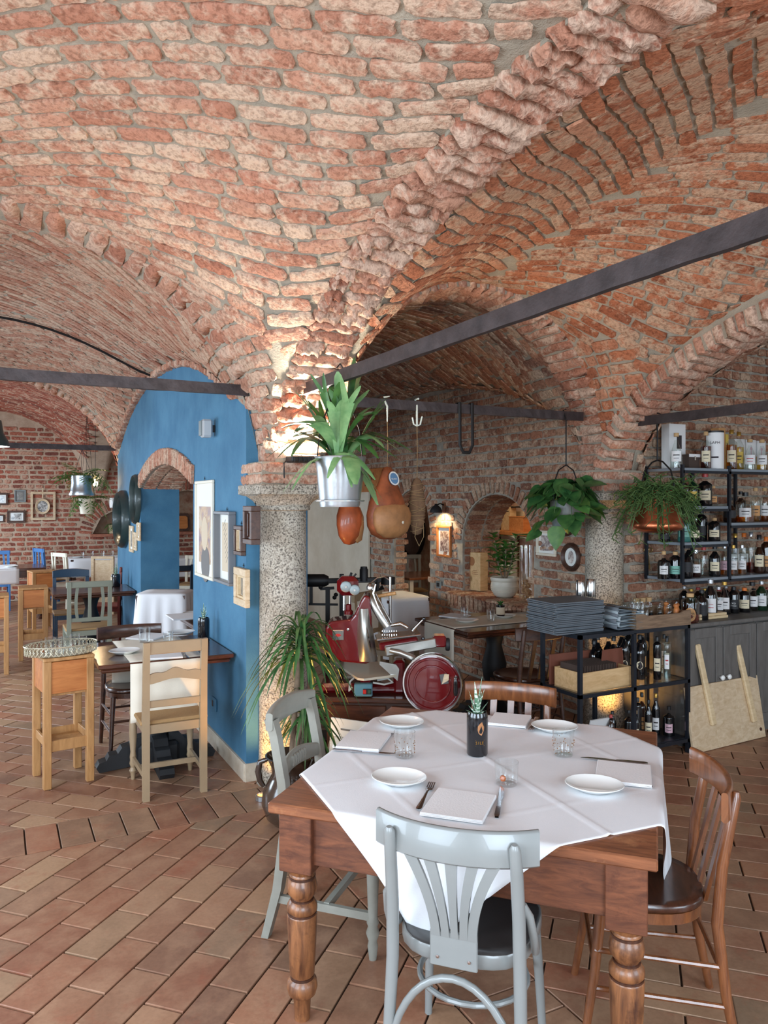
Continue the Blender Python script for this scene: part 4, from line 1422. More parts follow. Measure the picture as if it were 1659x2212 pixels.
def brown_cafe_chair(label, loc, rz, H=.84, mats=('beech_brown', 'walnut_dark'), slats=3, group=None):
    t = thing('bentwood_chair', label, 'chair', loc, rz, group)
    fr, st = mats; SZ = .465
    seat_mesh(.40, .39, SZ, .03, 2.5, .95, .01).build('seat', st, t, sharp=60)
    g = M(); P = seat_shape(.40, .39, 2.5, 36, .95)
    g.sheet([[(x * s, y * s, z) for x, y in P + [P[0]]] for s, z in ((.9, SZ - .066), (.96, SZ - .064), (.965, SZ - .03), (.9, SZ - .03))]).build('seat_rim', fr, t, sharp=60)
    for s in (-1, 1):
        M().tube([(s * .19, -.265, 0), (s * .186, -.225, .2), (s * .18, -.2, .42), (s * .178, -.215, .6), (s * .176, -.255, H - .03), (s * .176, -.257, H - .012)], [.0135, .0165, .018, .018, .016, .009], 12).build('back_post', fr, t)
        M().tube([(s * .185, .2, 0), (s * .172, .165, .22), (s * .16, .145, SZ - .05)], [.0125, .0155, .018], 12).build('leg', fr, t)
        for z in (.17, .29):
            M().tube([(s * .188, -.222, z), (s * .175, .165, z + .01)], .0085, 8).build('stretcher', fr, t)
    M().tube([(-.175, .165, .25), (.175, .165, .25)], .0085, 8).build('stretcher', fr, t)
    M().tube([(-.185, -.222, .25), (.185, -.222, .25)], .0085, 8).build('stretcher', fr, t)
    rail(M(), .44, H - .095, .092, -.222, .045, .02, curl=.01).build('top_rail', fr, t, sharp=60)
    for k in range(slats):
        x = (k - (slats - 1) / 2) * .085; g = M(); rows = []
        for i in range(9):
            q = i / 8; z = SZ - .02 + (H - .09 - SZ + .02) * q; y = -.185 - .075 * q; w = .026 + .006 * q
            rows.append([(x - w / 2, y - .006, z), (x + w / 2, y - .006, z), (x + w / 2, y + .006, z), (x - w / 2, y + .006, z), (x - w / 2, y - .006, z)])
        g.sheet(rows, False).build('back_slat', fr, t)
    return t


def chair_at(X, Y, fx, fy, back=.245):
    """back rail centre at camera plan (X, Y), facing plan direction (fx, fy): origin and rotation"""
    l = math.hypot(fx, fy); fx, fy = fx / l, fy / l
    a, b = cam2room(X + fx * back, Y + fy * back)
    p0 = cam2room(0, 0); p1 = cam2room(fx, fy); ang = math.atan2(p1[1] - p0[1], p1[0] - p0[0])
    return (a, b, 0), ang - PI / 2


lc, rz = chair_at(.187, 2.10, .33, .944)
grey_cafe_chair('glossy grey bentwood chair with a fan splat pushed under the white cloth', lc, rz)
lc, rz = chair_at(1.10, 2.52, -.985, .17)
brown_cafe_chair('brown bentwood chair with upright slats at the side of the square table', lc, rz)
lc, rz = chair_at(.62, 3.74, -.33, -.944)
brown_cafe_chair('brown bentwood chair behind the black bottle vase, only its top rail showing', lc, rz, H=.83)


def carved_chair(label, loc, rz, mat='grey_paint_old', H=.88):
    t = thing('carved_chair', label, 'chair', loc, rz)
    SZ = .45
    seat_mesh(.43, .40, SZ, .045, 5, .9, .012).build('seat', 'seat_dark', t, sharp=60)
    for s in (-1, 1):
        g = M(); rows = []
        for (y, z, a, b) in ((-.29, 0, .017, .015), (-.235, .2, .02, .018), (-.2, .44, .022, .02), (-.215, .62, .02, .018), (-.25, .8, .02, .018), (-.268, H - .02, .024, .02)):
            rows.append([(s * .175 - a, y - b, z), (s * .175 + a, y - b, z), (s * .175 + a, y + b, z), (s * .175 - a, y + b, z), (s * .175 - a, y - b, z)])
        g.sheet(rows, False).build('back_post', mat, t)
        M().lathe([(.014, 0), (.02, .05), (.016, .07), (.026, .1), (.018, .125), (.024, .14), (.018, .16), (.021, .25), (.024, .33), (.017, .36), (.026, .375), (.022, .42)], 14, (s * .18, .16, 0)).build('leg', mat, t)
        M().bar((s * .176, -.235, .16), (s * .18, .16, .16), .018, .03).build('stretcher', mat, t)
        M().bar((s * .178, -.2, SZ - .04), (s * .18, .165, SZ - .04), .022, .055).build('seat_rail', mat, t)
    M().bar((-.176, -.03, .165), (.178, -.03, .165), .022, .028).build('stretcher', mat, t)
    M().bar((-.18, .165, SZ - .04), (.18, .165, SZ - .04), .022, .055).build('seat_rail', mat, t)
    rail(M(), .41, H - .06, .07, -.262, .03, .028, top=.02).build('top_rail', mat, t, sharp=60)
    rl = rail(M(), .34, .62, .05, -.215, .035, .02, top=.025).build('cross_rail', mat, t, sharp=60)
    for k in range(6):
        x = -.055 + k * .022
        M().lathe([(0, -.026), (.008, -.02), (.012, 0), (.008, .02), (0, .026)], 8, cap=False).build('carved_lobe', mat, rl, (x, -.235, .66), rot=(0, 0, 0))
    return t


lc, rz = chair_at(-.365, 3.17, .944, -.33)
carved_chair('worn grey chair with a carved cross rail beside the brown urn', lc, rz)
# ------------------------------------------------------------------ table and chairs at the blue wall
plain('cane', srgb(168, 132, 88), 0.8, bumpy=0.8, bscale=90)
plain('navy_paint', srgb(38, 62, 84), 0.45)
plain('blue_paint', srgb(70, 120, 176), 0.5)
plain('cream_paint', srgb(224, 216, 196), 0.5)
plain('red_paint', srgb(128, 48, 36), 0.45)
plain('white_frame', srgb(232, 226, 208), 0.5)
plain('grey_frame', srgb(116, 118, 122), 0.45)
plain('green_frame', srgb(44, 62, 62), 0.4, var=0.2, coat=0.3)
plain('paper_white', srgb(236, 236, 230), 0.7)
plain('paper_beige', srgb(214, 196, 170), 0.8)
plain('print_grey', srgb(120, 118, 116), 0.8)
plain('zinc', srgb(186, 190, 194), 0.3, 0.9, var=0.08, scale=9, bumpy=0.25, bscale=14)
plain('zinc_dull', srgb(142, 150, 150), 0.5, 0.6, var=0.15, scale=7, bumpy=0.3, bscale=20)
plain('dark_iron', srgb(34, 32, 32), 0.5, 0.5)
plain('speaker_grey', srgb(190, 194, 196), 0.5)
plain('tray_metal', srgb(214, 206, 180), 0.35, 0.6)
plain('mirror', srgb(210, 214, 216), 0.04, 1.0)
emit('bulb_warm', (1.0, 0.72, 0.38), 30.0)


def picture_mat(name, cols, scale=14.0):
    m, nt, b = _new(name)
    v = coords(nt, space='Object')
    n = noise(nt, v, scale, 5, 0.65, 0.8)
    k = len(cols)
    nt.links.new(ramp(nt, n, [(.3 + .4 * i / (k - 1), c) for i, c in enumerate(cols)]), b.inputs['Base Color'])
    b.inputs['Roughness'].default_value = 0.35; b.inputs['Coat Weight'].default_value = 0.8; b.inputs['Coat Roughness'].default_value = 0.05
    return m


picture_mat('art_portrait', [srgb(96, 84, 110), srgb(150, 130, 140), srgb(196, 160, 120), srgb(214, 200, 170), srgb(120, 130, 160)], 9)
picture_mat('photo_sepia', [srgb(60, 40, 36), srgb(120, 90, 80), srgb(196, 180, 168), srgb(226, 216, 206)], 26)
picture_mat('photo_grey', [srgb(40, 40, 42), srgb(110, 108, 106), srgb(190, 186, 182), srgb(222, 220, 216)], 24)
picture_mat('photo_dim', [srgb(70, 68, 66), srgb(116, 112, 106), srgb(150, 146, 138)], 20)


def picture(name, label, o, ex, ez, en, w, h, fw, dep, frame, mount=None, art='photo_sepia', art_box=None, cat='picture', glaze=True, hook=True, hollow=False, inner=None):
    """framed picture: centre o on the wall, axes ex (right), ez (up), en (out of the wall)"""
    ex, ez, en = Vector(ex), Vector(ez), Vector(en)
    R = Matrix((ex, ez, en)).transposed().to_4x4(); R.translation = Vector(o)
    t = thing(name, label, cat); t.matrix_world = R
    def fb(cx, cy, a, b, z0, z1, mat, nm, par=t, ch=.003): return M().box((cx, cy, (z0 + z1) / 2), (a, b, z1 - z0), ch=ch).build(nm, mat, par)
    f = None
    for nm, (cx, cy, a, b) in {'top': (0, h / 2 - fw / 2, w, fw), 'bottom': (0, -h / 2 + fw / 2, w, fw), 'l': (-w / 2 + fw / 2, 0, fw, h - 2 * fw), 'r': (w / 2 - fw / 2, 0, fw, h - 2 * fw)}.items():
        fb(cx, cy, a, b, .002, dep, frame, 'frame_bar')
    if inner:
        for (cx, cy, a, b) in ((0, h / 2 - fw - inner[1] / 2, w - 2 * fw, inner[1]), (0, -h / 2 + fw + inner[1] / 2, w - 2 * fw, inner[1]), (-w / 2 + fw + inner[1] / 2, 0, inner[1], h - 2 * fw - 2 * inner[1]), (w / 2 - fw - inner[1] / 2, 0, inner[1], h - 2 * fw - 2 * inner[1])):
            fb(cx, cy, a, b, .002, dep * .7, inner[0], 'inner_frame', ch=.002)
    if not hollow:
        iw, ih = w - 2 * fw, h - 2 * fw
        fb(0, 0, iw, ih, .002, .006, mount or 'paper_white', 'mount', ch=0)
        ab = art_box or (0, 0, iw * .7, ih * .75)
        if art: fb(ab[0], ab[1], ab[2], ab[3], .006, .0072, art, 'print', ch=0)
    if hook: M().tube([(-.012, h / 2 + .012, .006), (0, h / 2 + .02, .008), (.012, h / 2 + .012, .006)], .0018, 6).tube([(0, h / 2 - .004, .006), (0, h / 2 + .03, .006)], .0016, 6).build('hook', 'dark_iron', t)
    return t


def pic_x(name, label, x0, y0, x1, y1, X=-.21, **kw):
    """picture on the wall x = X (facing -x) from two opposite corners in pixels"""
    a, b = onx(x0, y0, X - kw.get('dep', .02)), onx(x1, y1, X - kw.get('dep', .02))
    c = (a + b) / 2; c.x = X
    return picture(name, label, c, (0, -1, 0), (0, 0, 1), (-1, 0, 0), abs(a.y - b.y), abs(a.z - b.z), **kw)


def pic_y(name, label, x0, y0, x1, y1, Y, **kw):
    a, b = ony(x0, y0, Y), ony(x1, y1, Y); c = (a + b) / 2; c.y = Y
    return picture(name, label, c, (1, 0, 0), (0, 0, 1), (0, -1, 0), abs(a.x - b.x), abs(a.z - b.z), **kw)


p = pic_x('framed_poster', 'tall cream framed poster of a blurred portrait on the blue wall', 420, 1040, 458, 1256, fw=.022, dep=.02, frame='white_frame', art=None)
W_, H_ = p.children[0].dimensions[0], 1.0
bx_ = [c for c in p.children if c.name.startswith('mount')][0]
mw = max(v.co.x for v in bx_.data.vertices) * 2; mh = max(v.co.y for v in bx_.data.vertices) * 2
M().box((.0, -.04, .0066), (mw * .72, mh * .62, .0012)).build('print', 'art_portrait', p)
g = M(); g.lathe([(0, 0), (.1, 0), (.1, .001), (0, .001)], 24, sx=.9, sy=1.25, cap=False); g.build('portrait_head', 'paper_beige', p, (0, -.03, .0075))
g = M(); g.lathe([(0, 0), (.12, 0), (.12, .001), (0, .001)], 24, sx=1.0, sy=1.1, cap=False); g.build('portrait_shoulder', 'print_grey', p, (.02, -.25, .0074))
p = pic_x('framed_print', 'grey box frame with a fine line drawing on pale paper', 460, 1104, 494, 1267, fw=.02, dep=.05, frame='grey_frame', art='paper_beige')
for k in range(9): M().box((-.06 + .008 * k, .16 - .03 * k, .0078), (.07, .003, .0008), rz=.7).build('drawn_line', 'print_grey', p)
M().box((.05, -.02, .0078), (.004, .34, .0008)).build('drawn_line', 'print_grey', p)
M().box((.05, -.1, .0078), (.016, .2, .0008)).build('drawn_line', 'print_grey', p)
pic_x('picture_frame', 'small brown wooden frame with a pale photo beside the grey box frame', 504, 1135, 520, 1201, fw=.025, dep=.035, frame='frame_brown', art='photo_grey', inner=('frame_tan', .008))
pic_x('picture_frame', 'dark brown moulded frame with a photo below the granite capital', 524, 1093, 542, 1177, fw=.03, dep=.06, frame='frame_brown', art='photo_grey', inner=('walnut_dark', .014))
pic_x('picture_frame', 'thick tan wooden frame with a narrow opening, lowest on the blue wall', 504, 1224, 529, 1314, fw=.045, dep=.035, frame='frame_tan', mount='paper_beige', art='photo_dim', inner=('pale_wood', .014))


def oval_mirror(label, x0, x1, y0, y1, rim=.05, dep=.06):
    a, b = onx(x0, y0, -.24), onx(x1, y1, -.24); c = (a + b) / 2
    t = thing('oval_mirror', label, 'mirror', (-.212, c.y, c.z), 0); sy_, sz_ = abs(a.y - b.y) / 2, abs(a.z - b.z) / 2
    def ringm(k0, k1, x0_, x1_, nm, mat):
        g = M(); rows = []
        for (k, x) in ((k1, 0), (k1, x0_ * .5), ((k0 + k1) / 2, x0_), (k0, x1_), (k0, 0)):
            rows.append([(-x, (sy_ - rim * (1 - k)) * math.cos(q), (sz_ - rim * (1 - k)) * math.sin(q)) for q in [2 * PI * i / 40 for i in range(41)]])
        g.sheet(rows).build(nm, mat, t, sharp=50)
    ringm(.45, 1.0, dep, dep * .6, 'outer_rim', 'green_frame'); ringm(0, .4, dep * .7, dep * .3, 'inner_rim', 'green_frame')
    g = M(); g.add([(-.008, (sy_ - rim) * math.cos(2 * PI * i / 40), (sz_ - rim) * math.sin(2 * PI * i / 40)) for i in range(40)], [tuple(range(40))]).build('glass', 'mirror', t)
    return t


oval_mirror('large dark green oval mirror at the end of the blue wall', 253, 276, 1060, 1188, .11, .09)
oval_mirror('slim dark green oval mirror higher beside the doorway', 282, 299, 1026, 1134, .06, .05)
for (x0, y0, x1, y1, lb) in ((278, 1135, 286, 1194, 'thin pale frame below the slim oval mirror, lowest of three'), (287, 1149, 293, 1190, 'thin pale frame between two others below the slim oval mirror'), (294, 1128, 301, 1169, 'thin pale frame next to the blue doorway, highest of three')):
    pic_x('small_picture', lb, x0, y0, x1, y1, fw=.03, dep=.02, frame='frame_tan', art='photo_grey', hook=False)

# speaker and socket on the blue wall
q = onx(452, 926, -.25); t = thing('wall_speaker', 'small grey loudspeaker high on the blue wall', 'speaker', (-.212, q.y, q.z))
M().box((-.015, 0, 0), (.03, .03, .05), ch=.004).build('bracket', 'black_matt', t)
M().box((-.06, .0, 0), (.075, .09, .125), ch=.014).build('cabinet', 'speaker_grey', t)
M().box((-.1, 0, 0), (.008, .07, .105), ch=.003).build('grille', 'zinc_dull', t)
q = onx(463, 1520, -.215); t = thing('wall_socket', 'blue power socket low on the blue wall', 'socket', (-.212, q.y, q.z))
M().box((-.005, 0, 0), (.01, .12, .085), ch=.003).build('plate', 'blue_plaster', t); M().box((-.011, .02, 0), (.004, .03, .04), ch=.001).build('outlet', 'black_matt', t)


def wall_table(label, x0, x1, y0, y1, z=.75, ped=True):
    cx, cy = (x0 + x1) / 2, (y0 + y1) / 2
    t = thing('pedestal_table', label, 'table', (cx, cy, 0))
    w, d = x1 - x0, y1 - y0
    M().box((0, 0, z - .013), (w, d, .026), ch=.005).build('tabletop', 'dark_table', t)
    M().box((0, 0, z - .04), (w - .03, d - .03, .03), ch=.012).build('edge_moulding', 'dark_table', t)
    M().lathe([(.07, .1), (.085, .16), (.06, .2), (.09, .3), (.1, .4), (.06, .55), (.075, .62), (.1, .67), (.16, .7)], 20).build('pedestal', 'black_matt', t)
    M().box((0, 0, .075), (.26, .2, .15), ch=.02).build('plinth', 'black_matt', t)
    for a in range(4):
        g = M(); poly = [(.08, .02), (.42, .0), (.44, .03), (.42, .06), (.37, .07), (.35, .1), (.29, .105), (.26, .14), (.2, .15), (.16, .19), (.08, .2)]
        an = a * PI / 2; ea = Vector((math.cos(an), math.sin(an), 0)); en = Vector((-math.sin(an), math.cos(an), 0))
        poly = [(p_[0] * (.8 if a % 2 else .86), p_[1]) for p_ in poly]
        g.prism(poly, .09, (-en * .045, ea, Vector((0, 0, 1)), en)); g.build('scroll_foot', 'black_matt', t)
    return t


wall_table('dark wooden pedestal table with moulded edge against the blue wall', -1.04, -.225, .27, 1.06)
WT = .75


def runner(label, cx, y0, y1, w, z, h0, h1, mat='linen_cream', axis='y', loc=(0, 0)):
    """table runner over a table from y0 to y1, hanging h0 and h1 at the two ends"""
    g = M(); pts = []
    L = h0 + (y1 - y0) + h1; n = 46
    for i in range(n + 1):
        s = L * i / n - h0
        if s < 0: pts.append((y0 - .006 - .02 * (s / h0) * 0, z + s))
        elif s > (y1 - y0): pts.append((y1 + .006, z - (s - (y1 - y0))))
        else: pts.append((y0 + s, z + .0025))
    rows = []
    for j in range(9):
        x = -w / 2 + w * j / 8
        rows.append([((x, y + (.006 * math.sin(x * 20) * max(0, z - zz) * 2 * (-1 if y < (y0 + y1) / 2 else 1)), zz) if axis == 'y' else (y, x, zz)) for y, zz in pts])
    g.sheet(rows); o = g.build('table_runner', mat, None, (cx if axis == 'y' else 0, 0 if axis == 'y' else cx, 0), sharp=180)
    md = o.modifiers.new('thickness', 'SOLIDIFY'); md.thickness = .0015; md.offset = 1
    return tag(o, label, 'table runner')


runner('cream runner hanging over the dark table at the blue wall', -.64, .27, 1.06, .44, WT + .001, .36, .3)
ZS = WT + .005
for (x, y), lb in (((269, 1411), 'white plate at the corner of the dark table near the pine stand'), ((392, 1370), 'white plate on the dark table next to the black bottle with aloe')):
    dup(pl, onz(x, y, ZS), .2, lb, 'plates on the dark wall table')
tumbler('plain tumbler standing on the cream runner beside the folded napkin', onz(312, 1387, ZS), h=.1, r=.041, dots=False)
tumbler('low plain tumbler on the cream runner beside the white plate', onz(363, 1388, ZS), h=.07, r=.036, dots=False)
napkin([(283, 1381), (350, 1385), (352, 1371), (300, 1369)], 'folded white napkin behind the tumbler on the dark table', z=ZS)
napkin([(323, 1426), (396, 1422), (393, 1411), (325, 1415)], 'folded white napkin behind the beige ladder-back chair', z=ZS)
cutlery('fork', 405, 1421, 396, 1412, 'fork on the napkin behind the beige ladder-back chair', z=ZS + .012)
bottle_vase('plain black bottle holding a spiky aloe against the blue wall', onz(440, 1386, WT), h=.165, r=.04, emblem=False, leaves=12, size=.8)


def ladder_chair(label, loc, rz, H=.91, mat='taupe_paint', seat='cane', w=.36, slats=0, turned=True, rails=True, group=None, name='ladder_back_chair'):
    t = thing(name, label, 'chair', loc, rz, group); SZ = .45
    M().box((0, -.02, SZ - .012), (w + .06, .40, .024), ch=.008).build('seat', seat, t)
    for s in (-1, 1):
        g = M(); rows = []
        for (y, z, a) in ((-.235, 0, .019), (-.225, .44, .021), (-.235, .7, .019), (-.255, H, .018)):
            rows.append([(s * w / 2 - a, y - .016, z), (s * w / 2 + a, y - .016, z), (s * w / 2 + a, y + .016, z), (s * w / 2 - a, y + .016, z), (s * w / 2 - a, y - .016, z)])
        g.add(rows[-1][:4], [(0, 1, 2, 3)]); g.sheet(rows, False).build('back_post', mat, t)
        if turned:
            M().lathe([(.012, 0), (.016, .04), (.024, .055), (.014, .075), (.022, .1), (.018, .12), (.02, .14), (.016, .17), (.024, .28), (.022, .36), (.016, .39), (.024, .41), (.022, .43)], 14, (s * (w / 2 + .01), .16, 0)).build('leg', mat, t)
        else: M().box((s * (w / 2 + .01), .16, .215), (.036, .036, .43), ch=.003).build('leg', mat, t)
        M().bar((s * w / 2, -.225, .13), (s * (w / 2 + .01), .16, .13), .016, .03).build('stretcher', mat, t)
        M().bar((s * w / 2, -.225, SZ - .045), (s * (w / 2 + .01), .16, SZ - .045), .02, .05).build('seat_rail', mat, t)
    M().bar((-w / 2, -.03, .13), (w / 2, -.03, .13), .016, .03).build('stretcher', mat, t)
    M().bar((-w / 2, -.225, SZ - .045), (w / 2, -.225, SZ - .045), .02, .05).build('seat_rail', mat, t)
    M().bar((-w / 2, .165, SZ - .045), (w / 2, .165, SZ - .045), .02, .05).build('seat_rail', mat, t)
    if slats:
        M().box((0, -.252, H - .03), (w + .06, .022, .062), ch=.006).build('top_rail', mat, t)
        M().box((0, -.232, SZ + .09), (w, .02, .04), ch=.004).build('lower_rail', mat, t)
        for k in range(slats):
            x = (k - (slats - 1) / 2) * (w * .6 / max(1, slats - 1)); g = M(); rows = []
            for i in range(9):
                q = i / 8; z = SZ + .1 + (H - .16 - SZ) * q; ww = .028 + (.014 * abs(q - .5) if k == slats // 2 else 0); y = -.234 - .016 * q
                xx = x * (1 + .12 * math.sin(q * PI))
                rows.append([(xx - ww / 2, y - .006, z), (xx + ww / 2, y - .006, z), (xx + ww / 2, y + .006, z), (xx - ww / 2, y + .006, z), (xx - ww / 2, y - .006, z)])
            g.sheet(rows, False).build('back_slat', mat, t)
    elif rails:
        M().box((0, -.251, H - .035), (w, .02, .07), ch=.004).build('top_rail', mat, t)
        g = M(); n = 20; poly = []
        for i in range(n + 1):
            s = -1 + 2 * i / n; poly.append((s * w / 2, .035 + .018 * math.cos(s * PI) * (1 if abs(s) < .5 else .4) + .006 * math.cos(s * 9)))
        for i in range(n, -1, -1):
            s = -1 + 2 * i / n; poly.append((s * w / 2, -.015 + .012 * math.cos(s * PI)))
        g.prism(poly, .018, (Vector((0, -.25, .695)), Vector((1, 0, 0)), Vector((0, 0, 1)), Vector((0, 1, 0)))); g.build('carved_rail', mat, t)
        M().box((0, -.232, SZ + .1), (w, .018, .04), ch=.003).build('lower_rail', mat, t)
    return t


ladder_chair('beige ladder-back chair with cane seat at the dark table by the blue wall', (-.645, .26, 0), 0.0, w=.33)
brown_cafe_chair('dark brown bentwood chair on the far side of the dark wall table', (-.72, 1.0, 0), PI, H=.83, mats=('walnut_dark', 'walnut_dark'))

# ------------------------------------------------------------------ pine stands
def pine_stand(label, loc, rz, group='pine stands'):
    t = thing('pine_stand', label, 'stand', loc, rz, group)
    w, d, h = .29, .33, .78
    for sx in (-1, 1):
        for sy in (-1, 1):
            M().box((sx * (w / 2 - .022), sy * (d / 2 - .022), (h - .02) / 2), (.044, .044, h - .02), ch=.003).build('leg', 'pine', t)
    M().box((0, 0, h - .01), (w + .004, d + .004, .02), ch=.003).build('top', 'pine', t)
    for sy in (-1, 1): M().box((0, sy * (d / 2 - .016), h - .12), (w - .08, .018, .19), ch=.002).build('panel', 'pine_panel', t)
    for sx in (-1, 1): M().box((sx * (w / 2 - .016), 0, h - .12), (.018, d - .08, .19), ch=.002).build('panel', 'pine_panel', t)
    M().box((0, 0, h - .225), (w - .05, d - .05, .014), ch=.001).build('drawer_floor', 'pine', t)
    M().box((0, 0, .235), (w - .05, d - .06, .016), ch=.001).build('shelf', 'pine', t)
    for sy in (-1, 1): M().box((0, sy * (d / 2 - .02), .25), (w - .07, .016, .065), ch=.002).build('shelf_rim', 'pine', t)
    for sx in (-1, 1): M().box((sx * (w / 2 - .02), 0, .27), (.016, d - .08, .05), ch=.002).build('shelf_rim', 'pine', t)
    return t


ps = pine_stand('pine stand carrying the filigree tray of small glasses', (*cam2room(-1.995, 4.745), 0), math.radians(9))
dup(ps, (*cam2room(-3.86, 8.40), 0), math.radians(0), 'pine stand beside the sage green slat-back chair')
dup(ps, (*cam2room(-4.62, 10.3), 0), math.radians(10), 'pine stand with napkins on it by the far dark table')
dup(ps, (*cam2room(-3.92, 7.65), 0), math.radians(0), 'pine stand standing alone before the far dark table')
# filigree tray
tc = cam2room(-1.995, 4.72)
tr = thing('filigree_tray', 'oval filigree metal tray on the pine stand', 'tray', (tc[0], tc[1], .781), math.radians(9))
M().lathe([(0, 0), (.19, 0), (.2, .004), (.19, .006), (0, .005)], 48, sx=1.02, sy=.72, cap=False).build('tray_floor', 'tray_metal', tr, sharp=60)
M().tube([(.208 * 1.02 * math.cos(a), .208 * .72 * math.sin(a), .058) for a in [2 * PI * i / 60 for i in range(60)]], .004, 8, closed=True).build('rim', 'tray_metal', tr)
fl = bpy.data.objects.new('lattice', None); COL.objects.link(fl); fl.parent = tr
for k in range(44):
    a = 2 * PI * k / 44; g = M()
    c = Vector((.203 * 1.02 * math.cos(a), .203 * .72 * math.sin(a), .03)); tg = Vector((-1.02 * math.sin(a), .72 * math.cos(a), 0)).normalized()
    for s in (-1, 1):
        g.tube([c - tg * .014 * s + Vector((0, 0, -.026)), c + tg * .006 * s, c - tg * .004 * s + Vector((0, 0, .01)), c + tg * .014 * s + Vector((0, 0, .026))], .0028, 5)
    g.build('filigree', 'tray_metal', fl)
for k, (dx, dy, b) in enumerate([(-.1, -.03, True), (-.06, .03, False), (-.02, -.05, False), (0, .04, True), (.05, -.02, False), (.09, .03, True), (.12, -.02, False), (.03, .01, False)]):
    q = Vector((tc[0], tc[1], .788)) + Matrix.Rotation(math.radians(9), 3, 'Z') @ Vector((dx, dy, 0))
    tumbler(('gold-dotted' if k % 3 == 0 else 'plain') + ' small tumbler ' + ('with an amber ball ' if b else '') + ('nearer the front rim' if dy < 0 else 'in the middle' if abs(dx) < .05 else 'by the back rim') + ' of the filigree tray', q, h=.085 + .006 * (k % 3), r=.028, dots=(k % 3 == 0), ball=b, group='small glasses on the filigree tray', n=16)


# ------------------------------------------------------------------ cloth-covered side table in the blue doorway and what stands behind it
def draped_table(label, c, rz, w, d, h, mat='cloth_white', drop=None, flare=.05, name='draped_table', legs=True, cat='table', group=None):
    t = thing(name, label, cat, (c[0], c[1], 0), rz, group)
    drop = drop or h - .06
    g = M(); n = 72; rows = []
    def pt(a, k, z, fl):
        # rounded rectangle outline
        ct, st_ = math.cos(a), math.sin(a); q = 1 / ((abs(ct) ** 9 + abs(st_) ** 9) ** (1 / 9))
        x, y = ct * q * w / 2 * k, st_ * q * d / 2 * k
        f = fl * (.5 + .5 * abs(math.sin(2 * a))) + fl * .35 * math.sin(a * 14)
        return (x + ct * f, y + st_ * f, z)
    for (k, z, fl) in ((0.02, h, 0), (.5, h, 0), (.96, h, 0), (1.0, h - .008, 0), (1.0, h - .05, .1), (1.0, h - drop * .35, .35), (1.0, h - drop * .7, .7), (1.0, h - drop, 1.0)):
        r = [pt(2 * PI * i / n, k, z, fl * flare) for i in range(n)]; rows.append(r + [r[0]])
    o = g.sheet(rows).build('cloth', mat, t, sharp=180)
    M().box((0, 0, h - .03), (w * .96, d * .96, .03)).build('tabletop', 'walnut_dark', t)
    if legs:
        for sx in (-1, 1):
            for sy in (-1, 1): M().box((sx * w * .42, sy * d * .42, (h - .045) / 2), (.05, .05, h - .045)).build('leg', 'walnut_dark', t)
    return t


a_, b_ = onz(289, 1284, .88), onz(401, 1283, .88); md_ = (a_ + b_) / 2
fw_ = Vector((_sy, _cy, 0))
cc = md_ + fw_ * .2
draped_table('side table under a floor-length white cloth in front of the blue doorway', (cc.x, cc.y), -YAW, .46, .40, .88, drop=.80, flare=.07)
t = wall_table('small dark table standing inside the blue doorway', -.2, .55, 1.5, 2.1)
dup(pl, (-.08, 2.0, .755), .3, 'white plate on the small table inside the blue doorway')
napkin([(390, 1332), (412, 1345), (416, 1332), (400, 1322)], 'crumpled white napkin on the small table inside the blue doorway', z=.78)

# table 3 by the far end of the blue wall
wall_table('dark pedestal table beyond the doorway with a green potted succulent', -1.05, -.225, 4.08, 4.85)
bottle_vase('small black pot with a beige label and a green succulent on the far wall table', (-.36, 4.6, .75), h=.14, r=.05, emblem=False, leaves=12, size=1.0)
M().box((0, 0, 0), (.001, .05, .07)).build('label_patch', 'paper_beige', bpy.data.objects[[o.name for o in bpy.data.objects if o.name.startswith('bottle_vase')][-1]], (-.049, -.012, .075), rz=.25)
ladder_chair('sage green slat-back chair with cane seat', (-.74, 3.85, 0), 0.0, mat='sage_paint', slats=3, turned=False, w=.38, name='slat_back_chair', H=.92)
ladder_chair('navy blue chair facing the sage green one', (-.78, 4.98, 0), PI, mat='navy_paint', slats=0, turned=False, w=.36, rails=False, name='navy_chair', H=.9)
rail(M(), .40, .82, .08, -.235, .02, .025, top=.02).build('top_rail', 'navy_paint', bpy.data.objects['navy_chair'])
ladder_chair('dark red chair turned side-on by the peach wooden stand', (*cam2room(-3.42, 9.4), 0), math.radians(60), mat='red_paint', seat='red_paint', slats=2, turned=False, w=.3, name='red_chair', H=.92)
# far dark table with runner and plates
tt = thing('dark_dining_table', 'dark table with turned legs and white runner by the far wall', 'table', (*cam2room(-5.55, 11.25), 0), math.radians(0))
M().box((0, 0, .73), (1.0, .8, .04), ch=.005).build('tabletop', 'dark_table', tt)
M().box((0, 0, .66), (.9, .7, .1), ch=.004).build('apron', 'dark_table', tt)
for sx in (-1, 1):
    for sy in (-1, 1): M().lathe([(.03, 0), (.045, .05), (.03, .1), (.05, .2), (.035, .25), (.055, .36), (.06, .42), (.035, .47), (.055, .5), (.055, .62)], 14, (sx * .43, sy * .33, 0)).build('leg', 'dark_table', tt)
c0 = cam2room(-5.55, 11.25)
runner('white runner across the far dark table', c0[0] - .05, c0[1] - .4, c0[1] + .4, .4, .751, .22, .2, mat='cloth_white')
dup(pl, (c0[0] + .05, c0[1] - .15, .757), 0, 'white plate on the runner of the far dark table')
